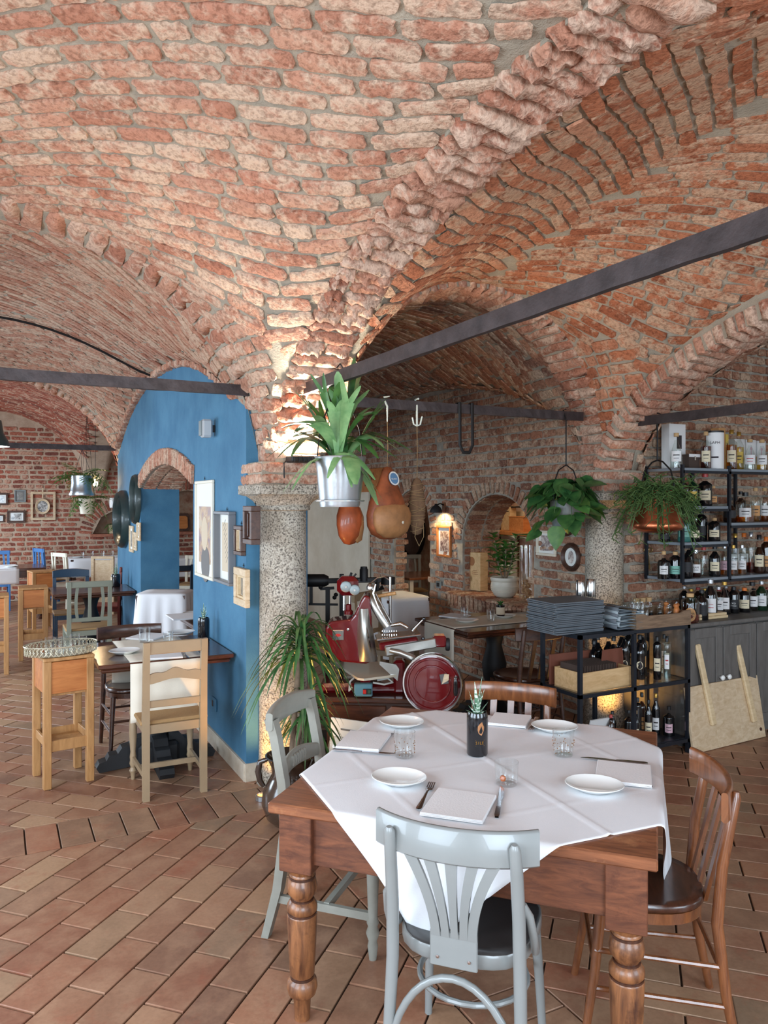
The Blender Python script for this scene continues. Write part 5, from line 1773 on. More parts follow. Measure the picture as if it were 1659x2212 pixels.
# far white table, peach stand, chairs
draped_table('far table with a short white cloth below the hanging ferns', (-.02, 9.3), 0, .95, .7, .77, drop=.3, flare=.02)
for k in range(4):
    tumbler('small glass on the far white-clothed table', (-.28 + .16 * k, 9.12 + .08 * (k % 2), .771), h=.1, r=.03, dots=False, group='glasses on the far white table', n=10)
dup(pl, (.25, 9.1, .772), 0, 'white plate on the far white-clothed table'); dup(pl, (-.35, 9.2, .772), 0, 'white plate at the end of the far white-clothed table')
t = thing('menu_stand', 'peach coloured wooden stand in front of the far white table', 'stand', (*cam2room(-4.27, 11.6), 0), -YAW)
M().box((0, 0, .43), (.26, .02, .78), ch=.002).build('panel', 'frame_tan', t)
for s in (-1, 1): M().box((s * .15, 0, .44), (.045, .045, .88), ch=.003).build('post', 'frame_tan', t)
M().box((0, 0, .86), (.34, .05, .04), ch=.003).build('top_rail', 'frame_tan', t)
M().box((0, 0, .07), (.3, .04, .05), ch=.003).build('bottom_rail', 'frame_tan', t)
ladder_chair('cream painted chair seen side-on by the far brick wall', (*cam2room(-4.85, 11.95), 0), math.radians(-62), mat='cream_paint', seat='cream_paint', slats=2, turned=False, w=.36, name='cream_chair', H=.92)
ladder_chair('blue painted chair behind the cream one by the far brick wall', (*cam2room(-5.42, 12.55), 0), math.radians(-70), mat='blue_paint', seat='cane', slats=3, turned=False, w=.36, name='blue_chair', H=.95)
ladder_chair('blue painted chair at the far dark table', (*cam2room(-6.1, 12.0), 0), math.radians(180), mat='blue_paint', seat='cane', slats=3, turned=False, w=.36, name='blue_chair', H=.92)
# seen through the doorway
draped_table('white-clothed table seen through the blue doorway', (1.3, 8.6), 0, .8, .7, .77, drop=.3, flare=.02)
t = thing('brown_table', 'brown wooden table seen through the blue doorway', 'table', (.95, 6.7, 0))
M().box((0, 0, .735), (.9, .7, .03), ch=.004).build('tabletop', 'beech_brown', t)
for sx in (-1, 1):
    for sy in (-1, 1): M().box((sx * .4, sy * .3, .36), (.05, .05, .72)).build('leg', 'beech_brown', t)
ladder_chair('dark blue chair at the brown table seen through the doorway', (.55, 5.9, 0), 0.0, mat='navy_paint', slats=0, turned=False, w=.38, rails=False, name='navy_chair', H=.88)
rail(M(), .42, .80, .07, -.235, .03, .025).build('top_rail', 'navy_paint', bpy.data.objects['navy_chair.001'])
ladder_chair('sky blue chair by the niche seen through the doorway', (.8, 9.25, 0), math.radians(160), mat='blue_paint', seat='cane', slats=3, turned=False, w=.36, name='blue_chair', H=.95)
ladder_chair('cream chair beside the brown table seen through the doorway', (1.15, 7.35, 0), math.radians(150), mat='cream_paint', seat='cane', slats=2, turned=False, w=.36, name='cream_chair', H=.86)
# niche things
q = ony(384, 1128, YF + .12); M_ = thing('wooden_board', 'octagonal wooden board standing in the niche behind the doorway', 'board', (q.x, YF + .1, 1.143), 0)
poly = [(-.2, .0), (.2, 0), (.24, .04), (.24, .3), (.2, .34), (-.2, .34), (-.24, .3), (-.24, .04)]
M().prism(poly, .03, (Vector((0, .04, 0)), Vector((1, 0, 0)), Vector((0, .15, 1)).normalized(), Vector((0, -1, 0)))).build('rim', 'frame_brown', M_)
M().prism([(x * .78, .17 + (y - .17) * .72) for x, y in poly], .02, (Vector((0, .015, 0)), Vector((1, 0, 0)), Vector((0, .15, 1)).normalized(), Vector((0, -1, 0)))).build('field', 'pine_panel', M_)
q = ony(364, 1130, YF + .1); q.x -= .06; t = thing('crate_panel', 'pale crate panel with burnt lettering in the far niche', 'crate', (q.x, YF + .12, 1.143))
M().box((0, 0, .2), (.2, .03, .40), ch=.003).build('board', 'box_wood', t)
for k, s in enumerate(('W', 'O', 'F')): text(s, .1, 'frame_brown', t, (0, -.0155, .3 - .1 * k), (PI / 2, 0, 0))

# far wall pictures
pic_y('small_picture', 'dark framed photo beside the grey glass-framed portrait', -18, 1065, 17, 1091, YF - .012, fw=.03, dep=.03, frame='frame_brown', art='photo_grey')
pic_y('small_picture', 'grey glass-framed portrait photo on the far brick wall', 31, 1058, 56, 1085, YF - .012, fw=.02, dep=.02, frame='zinc_dull', art='photo_dim', mount='print_grey')
t = pic_y('empty_frame', 'large empty tan frame around a small oval portrait', 66, 1062, 120, 1123, YF - .012, fw=.04, dep=.03, frame='frame_tan', hollow=True)
t = thing('oval_portrait', 'small oval portrait hanging inside the empty tan frame', 'picture', ony(92, 1094, YF - .03))
M().lathe([(.085, 0), (.085, .02), (.115, .03), (.12, .01), (.12, 0)], 28, sy=1.15).build('rim', 'frame_tan', t, rot=(PI / 2, 0, 0))
M().lathe([(0, .012), (.086, .012)], 28, sy=1.15, cap=False).build('print', 'photo_grey', t, rot=(PI / 2, 0, 0))
M().box((0, -.01, .22), (.02, .006, .2)).build('ribbon', 'frame_tan', t)
pic_y('small_picture', 'dark brown frame with a wide white mount on the far wall', 15, 1103, 55, 1129, YF - .012, fw=.035, dep=.03, frame='frame_brown', art='photo_grey', art_box=(0, 0, .16, .1))
pic_y('small_picture', 'small dark picture beside the white-mounted brown frame', -16, 1112, 9, 1128, YF - .012, fw=.02, dep=.02, frame='frame_brown', art='photo_dim')


# ------------------------------------------------------------------ hanging ferns, bulb and pendant on the far side
def hanger(t, top, r, z0, mat='dark_iron'):
    for a in (0.3, 0.3 + 2 * PI / 3, 0.3 + 4 * PI / 3):
        M().tube([(r * math.cos(a), r * math.sin(a), z0), (0, 0, top)], .0025, 5).build('hanger_wire', mat, t)


def fern(t, o, n, L, mat='leaf_fern', seed=1):
    r = random.Random(seed)
    fr = bpy.data.objects.new('fronds', None); COL.objects.link(fr); fr.parent = t
    for k in range(n):
        a = r.uniform(0, 2 * PI); rise = r.uniform(.02, .75) * L; out = L * r.uniform(.6, 1.0); dr = L * r.uniform(.3, 1.0)
        pts = arc_pts(o, a, rise, out, dr, 9); g = M()
        g.tube(pts, .0022, 4)
        for i in range(1, 9):
            p_, q_ = Vector(pts[i - 1]), Vector(pts[i]); d = (q_ - p_).normalized(); s = d.cross(Vector((0, 0, 1)))
            s = s.normalized() if s.length > 1e-3 else Vector((1, 0, 0)); w = L * .26 * math.sin(PI * min(1, (i + 1) / 9.5))
            for sg in (-1, 1):
                tip = q_ + s * sg * w + d * w * .5 + Vector((0, 0, -w * .25)); m = (q_ + tip) / 2; hw = d * w * .14
                g.add([q_, m - hw, tip, m + hw], [(0, 1, 2, 3)], False)
        g.build('frond', mat, fr)


q = ony(176, 1060, L5); zb = q.z - .06
t = thing('hanging_fern', 'fern in a shiny metal pot hanging from the far tie rod', 'plant', (q.x, L5 - .08, zb))
M().lathe([(.0, 0), (.15, 0), (.155, .01), (.135, .06), (.125, .15), (.13, .24), (.12, .24), (.115, .2), (0, .2)], 28, cap=False).build('pot', 'zinc', t, sharp=60)
fern(t, (0, 0, .24), 26, .40, seed=4); hanger(t, 2.35 - zb, .125, .24)
q = ony(188, 1095, 7.2)
t = thing('hanging_fern', 'fern in a pale pot hanging lower behind the metal pot', 'plant', (q.x, 7.2, q.z - .1))
M().lathe([(.0, 0), (.09, 0), (.12, .22), (.11, .22), (0, .18)], 20, cap=False).build('pot', 'cream_paint', t, sharp=60)
fern(t, (0, 0, .22), 22, .36, seed=9); hanger(t, zv6(q.x, 7.2) - q.z + .1, .11, .22)
q = ony(243, 1140, YF + .15); t = thing('niche_fern', 'small fern in a pink pot in the far niche', 'plant', (q.x, YF + .1, 1.126))
M().lathe([(.0, 0), (.06, 0), (.08, .16), (0, .15)], 16, cap=False).build('pot', 'frame_tan', t, sharp=60)
fern(t, (0, 0, .15), 14, .22, seed=3)
q = ony(243, 1086, YF - .08); t = thing('wall_sconce', 'small white sconce on the far wall beside the niche', 'lamp', (q.x, YF - .012, q.z))
M().lathe([(0, -.09), (.05, -.09), (.06, .0), (.05, .09), (0, .09)], 16, (0, -.07, 0), cap=False).build('shade', 'porcelain', t)
M().box((0, -.01, 0), (.08, .02, .08), ch=.004).build('back_plate', 'porcelain', t)
q = ony(206, 1043, L5 + .3); t = thing('bare_bulb', 'glowing bare bulb hanging beside the metal fern pot', 'lamp', (q.x, L5 + .3, q.z))
M().lathe([(0, -.045), (.02, -.04), (.032, -.015), (.03, .01), (.018, .035), (.015, .05), (0, .05)], 16, cap=False).build('bulb', 'bulb_warm', t)
M().lathe([(.018, .05), (.02, .09), (0, .1)], 12).build('socket', 'gold', t); M().tube([(0, 0, .1), (0, 0, .9)], .003, 5).build('cord', 'dark_iron', t)
l = bpy.data.lights.new('bulb_light', 'POINT'); l.energy = 6; l.color = (1, .7, .4); l.shadow_soft_size = .05
lo = bpy.data.objects.new('bulb_light', l); COL.objects.link(lo); lo.location = (q.x, L5 + .24, q.z - .02)
plain('lamp_green', srgb(52, 66, 62), 0.45); emit('lamp_inner', (1, 0.95, 0.85), 2.5)
q = cam2room(-3.65, 7.0); t = thing('pendant_lamp', 'dark green enamel pendant lamp hanging over the far dining room', 'lamp', (q[0], q[1], 2.22))
M().lathe([(.2, 0), (.19, .05), (.15, .12), (.13, .24), (.06, .28), (.03, .34), (0, .36)], 32, cap=False).build('shade', 'lamp_green', t, sharp=60)
M().lathe([(.198, .002), (.186, .05), (.145, .12), (.12, .2), (0, .22)], 32, cap=False).build('lining', 'lamp_inner', t); M().tube([(0, 0, .36), (0, 0, .95)], .004, 6).build('cord', 'dark_iron', t)

# thin conduit on the vault beside the blue wall
o = M().tube([(x, 2.93, zv5(x, 2.93) - .03) for x in [-.24 - .15 * i for i in range(20)]], .011, 6).build('conduit', 'dark_iron'); tag(o, 'thin dark conduit running up the vault from the blue wall', 'conduit')
# ------------------------------------------------------------------ flood lamp on the capital
plain('copper', srgb(196, 112, 76), 0.3, 0.9, var=0.2, scale=8, bumpy=0.35, bscale=30)
plain('ham_skin', srgb(140, 74, 42), 0.5, var=0.45, scale=11, bumpy=0.5, bscale=30)
plain('ham_fat', srgb(160, 112, 70), 0.55, var=0.25, scale=12, bumpy=0.5, bscale=40)
plain('ham_orange', srgb(160, 78, 42), 0.4, var=0.4, scale=9, coat=0.3)
plain('twine', srgb(150, 122, 86), 0.9)
plain('hook_white', srgb(214, 222, 212), 0.4)
plain('rope_bundle', srgb(112, 84, 60), 0.9, var=0.3, scale=20, bumpy=0.9, bscale=50)
plain('slicer_red', srgb(104, 16, 20), 0.18, coat=0.8)
plain('chrome', srgb(206, 206, 204), 0.16, 1.0, var=0.05)
plain('cast_alu', srgb(184, 180, 172), 0.32, 0.9, var=0.1, scale=12)
plain('slab_cream', srgb(218, 206, 184), 0.25, coat=0.4)
plain('switch_blue', srgb(86, 132, 146), 0.5)
plain('button_red', srgb(196, 36, 26), 0.4); plain('button_green', srgb(40, 80, 60), 0.4)
plain('cable_white', srgb(206, 204, 196), 0.5)
plain('urn_glaze', srgb(66, 50, 40), 0.18, coat=0.6, var=0.25, scale=7, bumpy=0.4, bscale=12)
plain('stoneware', srgb(206, 198, 182), 0.45, var=0.03, bumpy=0.1)
plain('cork', srgb(176, 130, 88), 0.9, var=0.2, scale=30)
plain('thermos', srgb(60, 84, 96), 0.3, 0.3, coat=0.4)
plain('trunk_grey', srgb(132, 112, 92), 0.9, var=0.2, scale=30, bumpy=0.6, bscale=80)
plain('label_blue', srgb(96, 138, 176), 0.5); plain('label_red', srgb(178, 40, 44), 0.5); plain('label_white', srgb(236, 232, 224), 0.6)
emit('flood_glow', (1.0, 0.93, 0.8), 40.0)
emit('warm_glow', (1.0, 0.7, 0.35), 14.0)
emit('uplight_glow', (1.0, 0.45, 0.1), 3.0)
LT = bpy.data.lights


def lamp_light(kind, name, loc, power, col, size=.05, rot=None, spot=None, blend=.5):
    l = LT.new(name, kind); l.energy = power; l.color = col
    if kind == 'AREA': l.shape = 'RECTANGLE'; l.size, l.size_y = size
    else: l.shadow_soft_size = size
    if spot: l.spot_size = spot; l.spot_blend = blend
    o = bpy.data.objects.new(name, l); COL.objects.link(o); o.location = loc
    if rot: o.rotation_euler = rot
    return o


t = thing('flood_lamp', 'black flood lamp lying on the brick above the granite capital', 'lamp', (.03, -.27, 1.965))
M().box((0, 0, 0), (.17, .11, .04), ch=.008).build('housing', 'black_matt', t)
M().box((0, 0, .0215), (.15, .09, .003)).build('lens', 'flood_glow', t)
M().tube([(-.085, .05, -.01), (-.1, .04, -.02), (-.1, .035, -.09), (-.095, .05, -.145)], .004, 6).build('cable', 'black_matt', t)
for k in range(6): M().box((-.07 + .028 * k, -.06, -.004), (.006, .012, .03)).build('fin', 'black_matt', t)
lamp_light('AREA', 'flood_light', (.03, -.27, 1.995), 24, (1.0, .93, .8), (.15, .09), rot=(PI + .12, 0, 0))

# ------------------------------------------------------------------ staghorn fern bucket on the tie rod
bz = 1.69
t = thing('staghorn_bucket', 'staghorn fern in a dented galvanised bucket hanging from the long tie rod', 'plant', (.0, -.89, bz))
g = M(); rows = []
for (r, z) in ((0, .004), (.1, .004), (.101, 0), (.104, .012), (.124, .2), (.126, .208), (.13, .25), (.133, .256), (.128, .256), (.12, .2), (.1, .19), (0, .19)):
    rows.append([((r + (.0025 * math.sin(3 * a + z * 40) if r > .05 else 0)) * math.cos(a), (r + (.0025 * math.sin(5 * a + z * 25) if r > .05 else 0)) * math.sin(a), z) for a in [2 * PI * i / 40 for i in range(41)]])
g.sheet(rows).build('bucket', 'zinc', t, sharp=60)
M().tube([(.124 * math.cos(a), .124 * math.sin(a), .03) for a in [2 * PI * i / 40 for i in range(40)]], .003, 6, closed=True).build('hoop', 'zinc', t)
M().lathe([(0, .2), (.122, .2), (0, .24)], 24, cap=False).build('soil', 'soil', t)
M().tube([(-.128, 0, .24), (-.11, 0, .4), (-.05, 0, .55), (0, 0, .62), (.05, 0, .55), (.11, 0, .4), (.128, 0, .24)], .003, 6).build('handle', 'dark_iron', t)
M().tube([(0, 0, .62), (0, 0, .66), (.02, 0, .71), (.0, 0, .735), (-.02, 0, .71)], .004, 6).build('hook', 'dark_iron', t)


def stag_frond(g, o, az, rise, out, droop, W, fork, rs):
    n = 9; pts = []
    for i in range(n):
        q = i / (n - 1)
        pts.append(Vector((o[0] + math.cos(az) * out * q, o[1] + math.sin(az) * out * q, o[2] + rise * math.sin(min(q * 1.5, 1.57)) - droop * q ** 2.2)))
    side = Vector((-math.sin(az), math.cos(az), .15 * rs.uniform(-1, 1)))
    leaf(g, pts[:6], [W * (.25 + .95 * (i / 5) ** 1.1) for i in range(6)], .25, side=side, n=5)
    end = pts[5]; d = (pts[6] - pts[4]).normalized(); rem = (pts[-1] - pts[5]).length
    k = fork
    for j in range(k):
        off = (j - (k - 1) / 2) / max(1, (k - 1) / 2) if k > 1 else 0
        dd = (d + side * off * .75).normalized(); L = rem * rs.uniform(.7, 1.2) + W
        st = end + side * off * W * .55 - d * W * .25; w0 = W * (.55 if k > 1 else 1.0)
        p_ = [st + dd * L * q + Vector((0, 0, -droop * .28 * q * q)) for q in (0, .25, .5, .75, 1)]
        leaf(g, p_, [w0 * 1.05, w0 * 1.0, w0 * .92, w0 * .72, w0 * .22], .15, side=side - dd * side.dot(dd), n=5)


rs = random.Random(5)
fr = bpy.data.objects.new('fronds', None); COL.objects.link(fr); fr.parent = t
for k in range(34):
    az = 2 * PI * k / 34 * 13 + rs.uniform(-.25, .25); up = rs.random()
    g = M(); big = rs.uniform(.8, 1.2)
    if up > .6: a_ = (rs.uniform(.34, .5) * big, rs.uniform(.08, .22), rs.uniform(0, .05), rs.uniform(.026, .038))
    elif up > .22: a_ = (rs.uniform(.24, .36), rs.uniform(.24, .36) * big, rs.uniform(.1, .26), rs.uniform(.034, .05))
    else: a_ = (rs.uniform(.08, .16), rs.uniform(.2, .34) * big, rs.uniform(.18, .3), rs.uniform(.03, .046))
    stag_frond(g, (rs.uniform(-.05, .05), rs.uniform(-.05, .05), .22), az, a_[0], a_[1], a_[2], a_[3], rs.choice((1, 2, 2, 3)), rs)
    g.build('frond', rs.choice(('leaf_mid', 'leaf_dark', 'leaf_mid', 'leaf_pale')), fr, sharp=180)


# ------------------------------------------------------------------ hams and hooks on the tie rod between the columns
def blob(prof, n, sx, sy, jig, seed, bend=0.0):
    r = random.Random(seed); ph = [r.uniform(0, 6) for _ in range(4)]; rows = []
    for (rad, z) in prof:
        row = []
        for i in range(n + 1):
            a = 2 * PI * i / n; k = 1 + jig * (math.sin(2 * a + ph[0] + z * 9) + .6 * math.sin(3 * a + ph[1] - z * 14) + .4 * math.sin(5 * a + ph[2] + z * 20))
            row.append((rad * sx * k * math.cos(a) + bend * z * z, rad * sy * k * math.sin(a), z))
        rows.append(row)
    return M().sheet(rows)


TZ3 = 2.36


def ham_hook(t, z, flip=1):
    M().tube([(0, 0, z), (0, 0, z + .09), (.0, -.0, z + .11), (flip * .03, 0, z + .1), (flip * .045, 0, z + .06)], [.004, .007, .008, .007, .004], 8).build('hook', 'hook_white', t)


q = ony(832, 1098, 0.0)
t = thing('ham', 'large cured ham with a round blue seal hanging from the tie rod', 'ham', (q.x, -.03, q.z), .3)
blob([(0, -.205), (.06, -.2), (.125, -.17), (.16, -.115), (.165, -.045), (.145, .04), (.105, .115), (.066, .18), (.048, .235), (.032, .268), (0, .275)], 32, 1.0, .62, .03, 2).build('skin', 'ham_skin', t, sharp=180)
blob([(0, -.195), (.07, -.19), (.13, -.155), (.158, -.1), (.16, -.04), (.14, .005), (.1, .03), (.04, .045), (0, .05)], 28, 1.0, .45, .025, 7).build('cut_face', 'ham_fat', t, (.0, -.045, 0), sharp=180)
M().lathe([(0, 0), (.012, .001), (.015, .006), (0, .01)], 12, cap=False).build('bone', 'cream_paint', t, (.03, -.105, -.09), rot=(PI / 2, 0, 0))
M().lathe([(.056, .16), (.052, .2), (.048, .2), (.05, .16)], 24, sy=.66, cap=False).build('band', 'label_red', t)
sd = M().lathe([(0, .0), (.045, .0), (.045, .004), (0, .004)], 28, sy=1.05, cap=False).build('seal', 'label_blue', t, (.012, -.048, .195), rot=(PI / 2 - .25, 0, 0))
M().lathe([(.036, .0042), (.045, .0042), (.045, .005), (.036, .005)], 28, sy=1.05, cap=False).build('seal_rim', 'label_white', sd)
text('S.ILARIO', .0135, 'label_white', sd, (0, -.004, .0048), (0, 0, 0))
M().tube([(0, 0, .27), (.005, 0, .4), (0, 0, TZ3 - q.z - .12)], .0025, 6).build('twine', 'twine', t)
M().tube([(0, 0, TZ3 - q.z - .12), (0, 0, TZ3 - q.z - .02), (.0, .03, TZ3 - q.z + .03), (0, .03, TZ3 - q.z + .045), (0, -.02, TZ3 - q.z + .045)], [.004, .007, .007, .007, .004], 8).build('hook', 'hook_white', t)
q = ony(752, 1130, 0.0)
t = thing('ham_cut', 'smaller half ham hanging beside the big ham under the bucket', 'ham', (q.x, -.02, q.z), .5)
blob([(0, -.14), (.045, -.13), (.085, -.08), (.1, -.01), (.098, .05), (.08, .1), (.05, .14), (.03, .2), (0, .21)], 28, 1.0, .7, .03, 11).build('skin', 'ham_orange', t, sharp=180)
blob([(0, -.12), (.05, -.1), (.07, -.02), (.065, .05), (.03, .11), (0, .12)], 24, .8, .5, .03, 3).build('cut_face', 'ham_fat', t, (.045, -.03, -.01), sharp=180)
M().tube([(0, 0, .2), (0, 0, TZ3 - q.z - .04)], .0025, 6).build('twine', 'twine', t)
M().tube([(0, 0, TZ3 - q.z - .08), (0, 0, TZ3 - q.z), (0, .02, TZ3 - q.z + .045), (0, -.02, TZ3 - q.z + .045)], .005, 8).build('hook', 'hook_white', t)
q = ony(899, 1095, 0.0)
t = thing('dried_gourd', 'dark bundle wound with twine hanging from a pale three-pronged hook', 'bundle', (q.x, -.01, q.z))
blob([(0, -.19), (.03, -.18), (.05, -.1), (.058, 0), (.05, .08), (.045, .14), (.03, .18), (0, .2)], 22, 1, .8, .05, 5).build('bundle', 'rope_bundle', t, sharp=180)
for k in range(14):
    z = -.15 + .023 * k; rr = .054 * math.sqrt(max(.2, 1 - (z / .22) ** 2)) + .006; tl = rs.uniform(-.5, .5)
    M().tube([(rr * math.cos(a), rr * .85 * math.sin(a), z + rr * tl * math.cos(a + k)) for a in [2 * PI * i / 18 for i in range(18)]], .0022, 4, closed=True).build('twine_turn', 'twine', t)
M().tube([(-.02, -.03, -.1), (-.035, -.035, -.2), (0, -.03, -.262), (.035, -.03, -.2), (.03, -.03, -.06)], .002, 5).build('twine_loop', 'twine', t)
h_ = TZ3 - q.z
M().tube([(0, 0, .19), (.003, 0, .35), (0, 0, h_ - .14)], .0025, 6).build('twine', 'twine', t)
M().tube([(0, 0, h_ - .13), (0, 0, h_), (0, .025, h_ + .045), (0, -.02, h_ + .045)], .007, 8).tube([(-.035, 0, h_ - .08), (-.025, 0, h_ - .125), (0, 0, h_ - .135), (.025, 0, h_ - .125), (.04, 0, h_ - .07)], .006, 8).build('hook', 'hook_white', t)
q0 = ony(990, 885, 0.0); q1 = ony(1017, 978, 0.0)
t = thing('iron_strap', 'U-shaped iron strap hanging over the tie rod', 'strap', ((q0.x + q1.x) / 2, 0, 0)); wv = (q1.x - q0.x) / 2
M().tube([(-wv, -.02, 2.4), (-wv, -.022, q1.z + .05), (-wv * .5, -.022, q1.z), (wv * .5, -.022, q1.z), (wv, -.022, q1.z + .05), (wv, -.02, 2.4)], .008, 8, flat=(.6, 1.6)).build('strap', 'dark_iron', t)
for s in (-1, 1): M().tube([(s * wv, -.02, 2.4), (s * wv, .02, 2.4), (s * wv, .022, 2.33)], .008, 8, flat=(.6, 1.6)).build('strap_hook', 'dark_iron', t)

# ------------------------------------------------------------------ slicer on its dark pedestal
DS = 4.72; KS = DS / F_PX
sx0 = cam2room((850 - CXP) * KS, DS)
SLR = -YAW                                     # local x = camera right, local y = away


def sl(px, py, dd=0.0): return Vector(((px - 850) * KS, dd, CAM[2] + (HOR - py) * KS))


pedz = sl(0, 1497).z
t = thing('slicer_cabinet', 'low dark wooden cabinet carrying the red slicing machine', 'cabinet', (sx0[0], sx0[1], 0), SLR - math.radians(6))
M().box((-.02, .12, pedz - .015), (.84, .52, .03), ch=.006).build('top', 'walnut_dark', t)
M().box((-.02, .13, pedz / 2 - .015), (.76, .46, pedz - .03), ch=.004).build('body', 'walnut_dark', t)
for s in (-1, 1):
    dr = M().box((-.02 + s * .185, -.105, pedz / 2), (.34, .02, pedz - .1), ch=.006).build('door', 'walnut_dark', t)
    M().lathe([(0, 0), (.012, .004), (.014, .014), (0, .02)], 12, cap=False).build('knob', 'gold', dr, (-.02 + s * .04, -.117, pedz * .6), rot=(PI / 2, 0, 0))
t = thing('meat_slicer', 'dark red flywheel meat slicer with chrome carriage', 'slicer', (sx0[0], sx0[1], 0), SLR)
EX, EZ, EY = Vector((1, 0, 0)), Vector((0, 0, 1)), Vector((0, 1, 0))


def sprism(poly, d0, d1, nm, mat, par=None, smooth=False):
    v = [(sl(x, y).x, sl(x, y).z) for x, y in poly]
    return M().prism(v, d1 - d0, (Vector((0, d0, 0)), EX, EZ, EY), smooth).build(nm, mat, par or t)


# the prisms below are parts of the machine drawn in its own front plane
M().box((sl(800, 0).x, .1, pedz + .03), (.62, .24, .06), ch=.02).build('base', 'slicer_red', t)
bd = sprism([(704, 1356), (708, 1346), (716, 1341), (757, 1336), (766, 1326), (779, 1298), (788, 1284), (800, 1288), (803, 1330), (803, 1428), (790, 1433), (740, 1428), (708, 1412), (704, 1400)], -.03, .17, 'body', 'slicer_red')
bd.data.polygons.foreach_set('use_smooth', [False] * len(bd.data.polygons)); mb = bd.modifiers.new('round', 'BEVEL'); mb.width = .014; mb.segments = 3; mb.limit_method = 'ANGLE'
M().box((sl(731, 0).x, -.032, sl(0, 1370).z), (.068, .004, .062), ch=.002).build('maker_plate', 'chrome', bd)
M().lathe([(0, 0), (.018, 0), (.018, .002), (0, .002)], 20, sy=.5, cap=False).build('maker_mark', 'button_red', bd, (sl(731, 0).x, -.034, sl(0, 1370).z), rot=(PI / 2, 0, 0))
M().lathe([(0, 0), (.009, 0), (.008, .006), (0, .007)], 12, cap=False).build('oil_cap', 'chrome', bd, (sl(752, 0).x, -.03, sl(0, 1358).z), rot=(PI / 2, 0, 0))
hd = M().box((sl(750, 0).x, .09, sl(0, 1268).z), (.135, .11, .12), ch=.03).build('sharpener_head', 'slicer_red', t)
for (x, y, r) in ((747, 1268, .034), (766, 1275, .032)):
    c = sl(x, y, .03); M().lathe([(0, 0), (r, 0), (r, .018), (r * .8, .022), (0, .02)], 24, cap=False).build('grinding_wheel', 'zinc_dull', hd, c, rot=(PI / 2, 0, 0))
    M().lathe([(0, 0), (.007, 0), (.007, .01), (0, .01)], 10, cap=False).build('wheel_nut', 'chrome', hd, c + Vector((0, -.02, 0)), rot=(PI / 2, 0, 0))
M().tube([sl(742, 1290, .07), sl(742, 1322, .07)], .009, 8).tube([sl(755, 1290, .07), sl(755, 1310, .07)], .007, 8).build('sharpener_rod', 'chrome', hd)
M().lathe([(.028, 0), (.028, .02), (.018, .03), (.018, .06), (.01, .065)], 16).build('oil_pot', 'slicer_red', hd, sl(752, 1330, .06))
M().tube([sl(755, 1250, .08), sl(758, 1240, .07)], .008, 8).build('lever', 'black_matt', hd)
M().tube([sl(762, 1250, .08), sl(768, 1242, .07)], .006, 8).build('lever', 'black_matt', hd)
# blade guard and blade
g = M(); rows = []
for i in range(17):
    q = i / 16; y = 1313 + 114 * q; xl = 776 - 6 * math.sin(q * 2.6) + 4 * q; xr = 796 + 14 * math.sin(q * 1.7) - 4 * math.sin(q * PI) + 2 * q; bu = .05 * math.sin(.25 + q * 2.7)
    rows.append([sl(xl, y, -.03)] + [sl(xl + (xr - xl) * k, y, -.034 - bu * math.sin(PI * k)) for k in (.15, .35, .55, .75, .92)] + [sl(xr + 3, y, -.01), sl(xr + 3, y, .05)])
g.sheet(rows).build('blade_guard', 'cast_alu', t, sharp=180)
M().lathe([(0, -.006), (.13, -.006), (.15, 0), (.13, .006), (0, .006)], 40, cap=False).build('blade', 'chrome', t, sl(796, 1372, .06), rot=(0, PI / 2 - .2, 0))
cl_ = M().tube([sl(803, 1297, .02), sl(825, 1332, -.02), sl(838, 1352, -.03)], [.03, .032, .03], 18).build('food_press', 'cast_alu', t, sharp=60)
M().tube([sl(812, 1262, .0), sl(806, 1282, 0), sl(818, 1310, -.03), sl(838, 1342, -.06)], .006, 8).tube([sl(812, 1282, -.01), sl(845, 1342, -.05)], .005, 8).build('press_linkage', 'chrome', cl_)
M().lathe([(0, 0), (.02, .004), (.022, .02), (.012, .04), (0, .045)], 14, cap=False).build('press_knob', 'chrome', cl_, sl(799, 1275, 0))
M().tube([sl(843, 1248, .06), sl(843, 1345, .06)], .009, 10).build('guide_post', 'chrome', t)
M().tube([sl(815, 1290, .04), sl(855, 1282, .02)], .011, 10).build('wooden_grip', 'pine', t)
M().tube([sl(800, 1262, .05), sl(815, 1250, .04), sl(830, 1248, .04), sl(843, 1256, .06)], .005, 8).build('press_arc', 'chrome', t)
# carriage
M().bar(sl(812, 1374, -.06), sl(905, 1364, -.04), .17, .012, up=(0, 0, 1), ch=.003).build('meat_table', 'chrome', t)
sp_ = M()
for k in range(14): M().lathe([(.004, 0), (.004, .004), (0, .014)], 6).build('spike', 'chrome', t, sl(826 + 5 * (k % 7), 1368 - 5 * (k // 7), -.08 + .05 * (k // 7)))
M().bar(sl(832, 1400, -.1), sl(940, 1384, -.06), .03, .06, ch=.006).build('carriage_rail', 'cast_alu', t)
M().bar(sl(818, 1392, -.02), sl(900, 1380, .0), .15, .05, ch=.01).build('carriage', 'slicer_red', t)
M().tube([sl(842, 1396, -.13), sl(862, 1400, -.14), sl(892, 1414, -.12)], [.014, .018, .022], 14).build('drive_arm', 'cast_alu', t)
M().box(sl(948, 1382, -.02), (.08, .1, .07), ch=.01).build('gear_box', 'slicer_red', t)
M().lathe([(0, -.012), (.036, -.012), (.04, -.006), (.04, .006), (.036, .012), (0, .012)], 20, cap=False).build('index_dial', 'black_matt', t, sl(966, 1390, -.03), rot=(0, PI / 2, 0))
cr_ = M().tube([sl(892, 1358, -.06), sl(902, 1345, -.08), sl(912, 1334, -.09)], [.016, .008, .006], 10).build('clamp_crank', 'chrome', t)
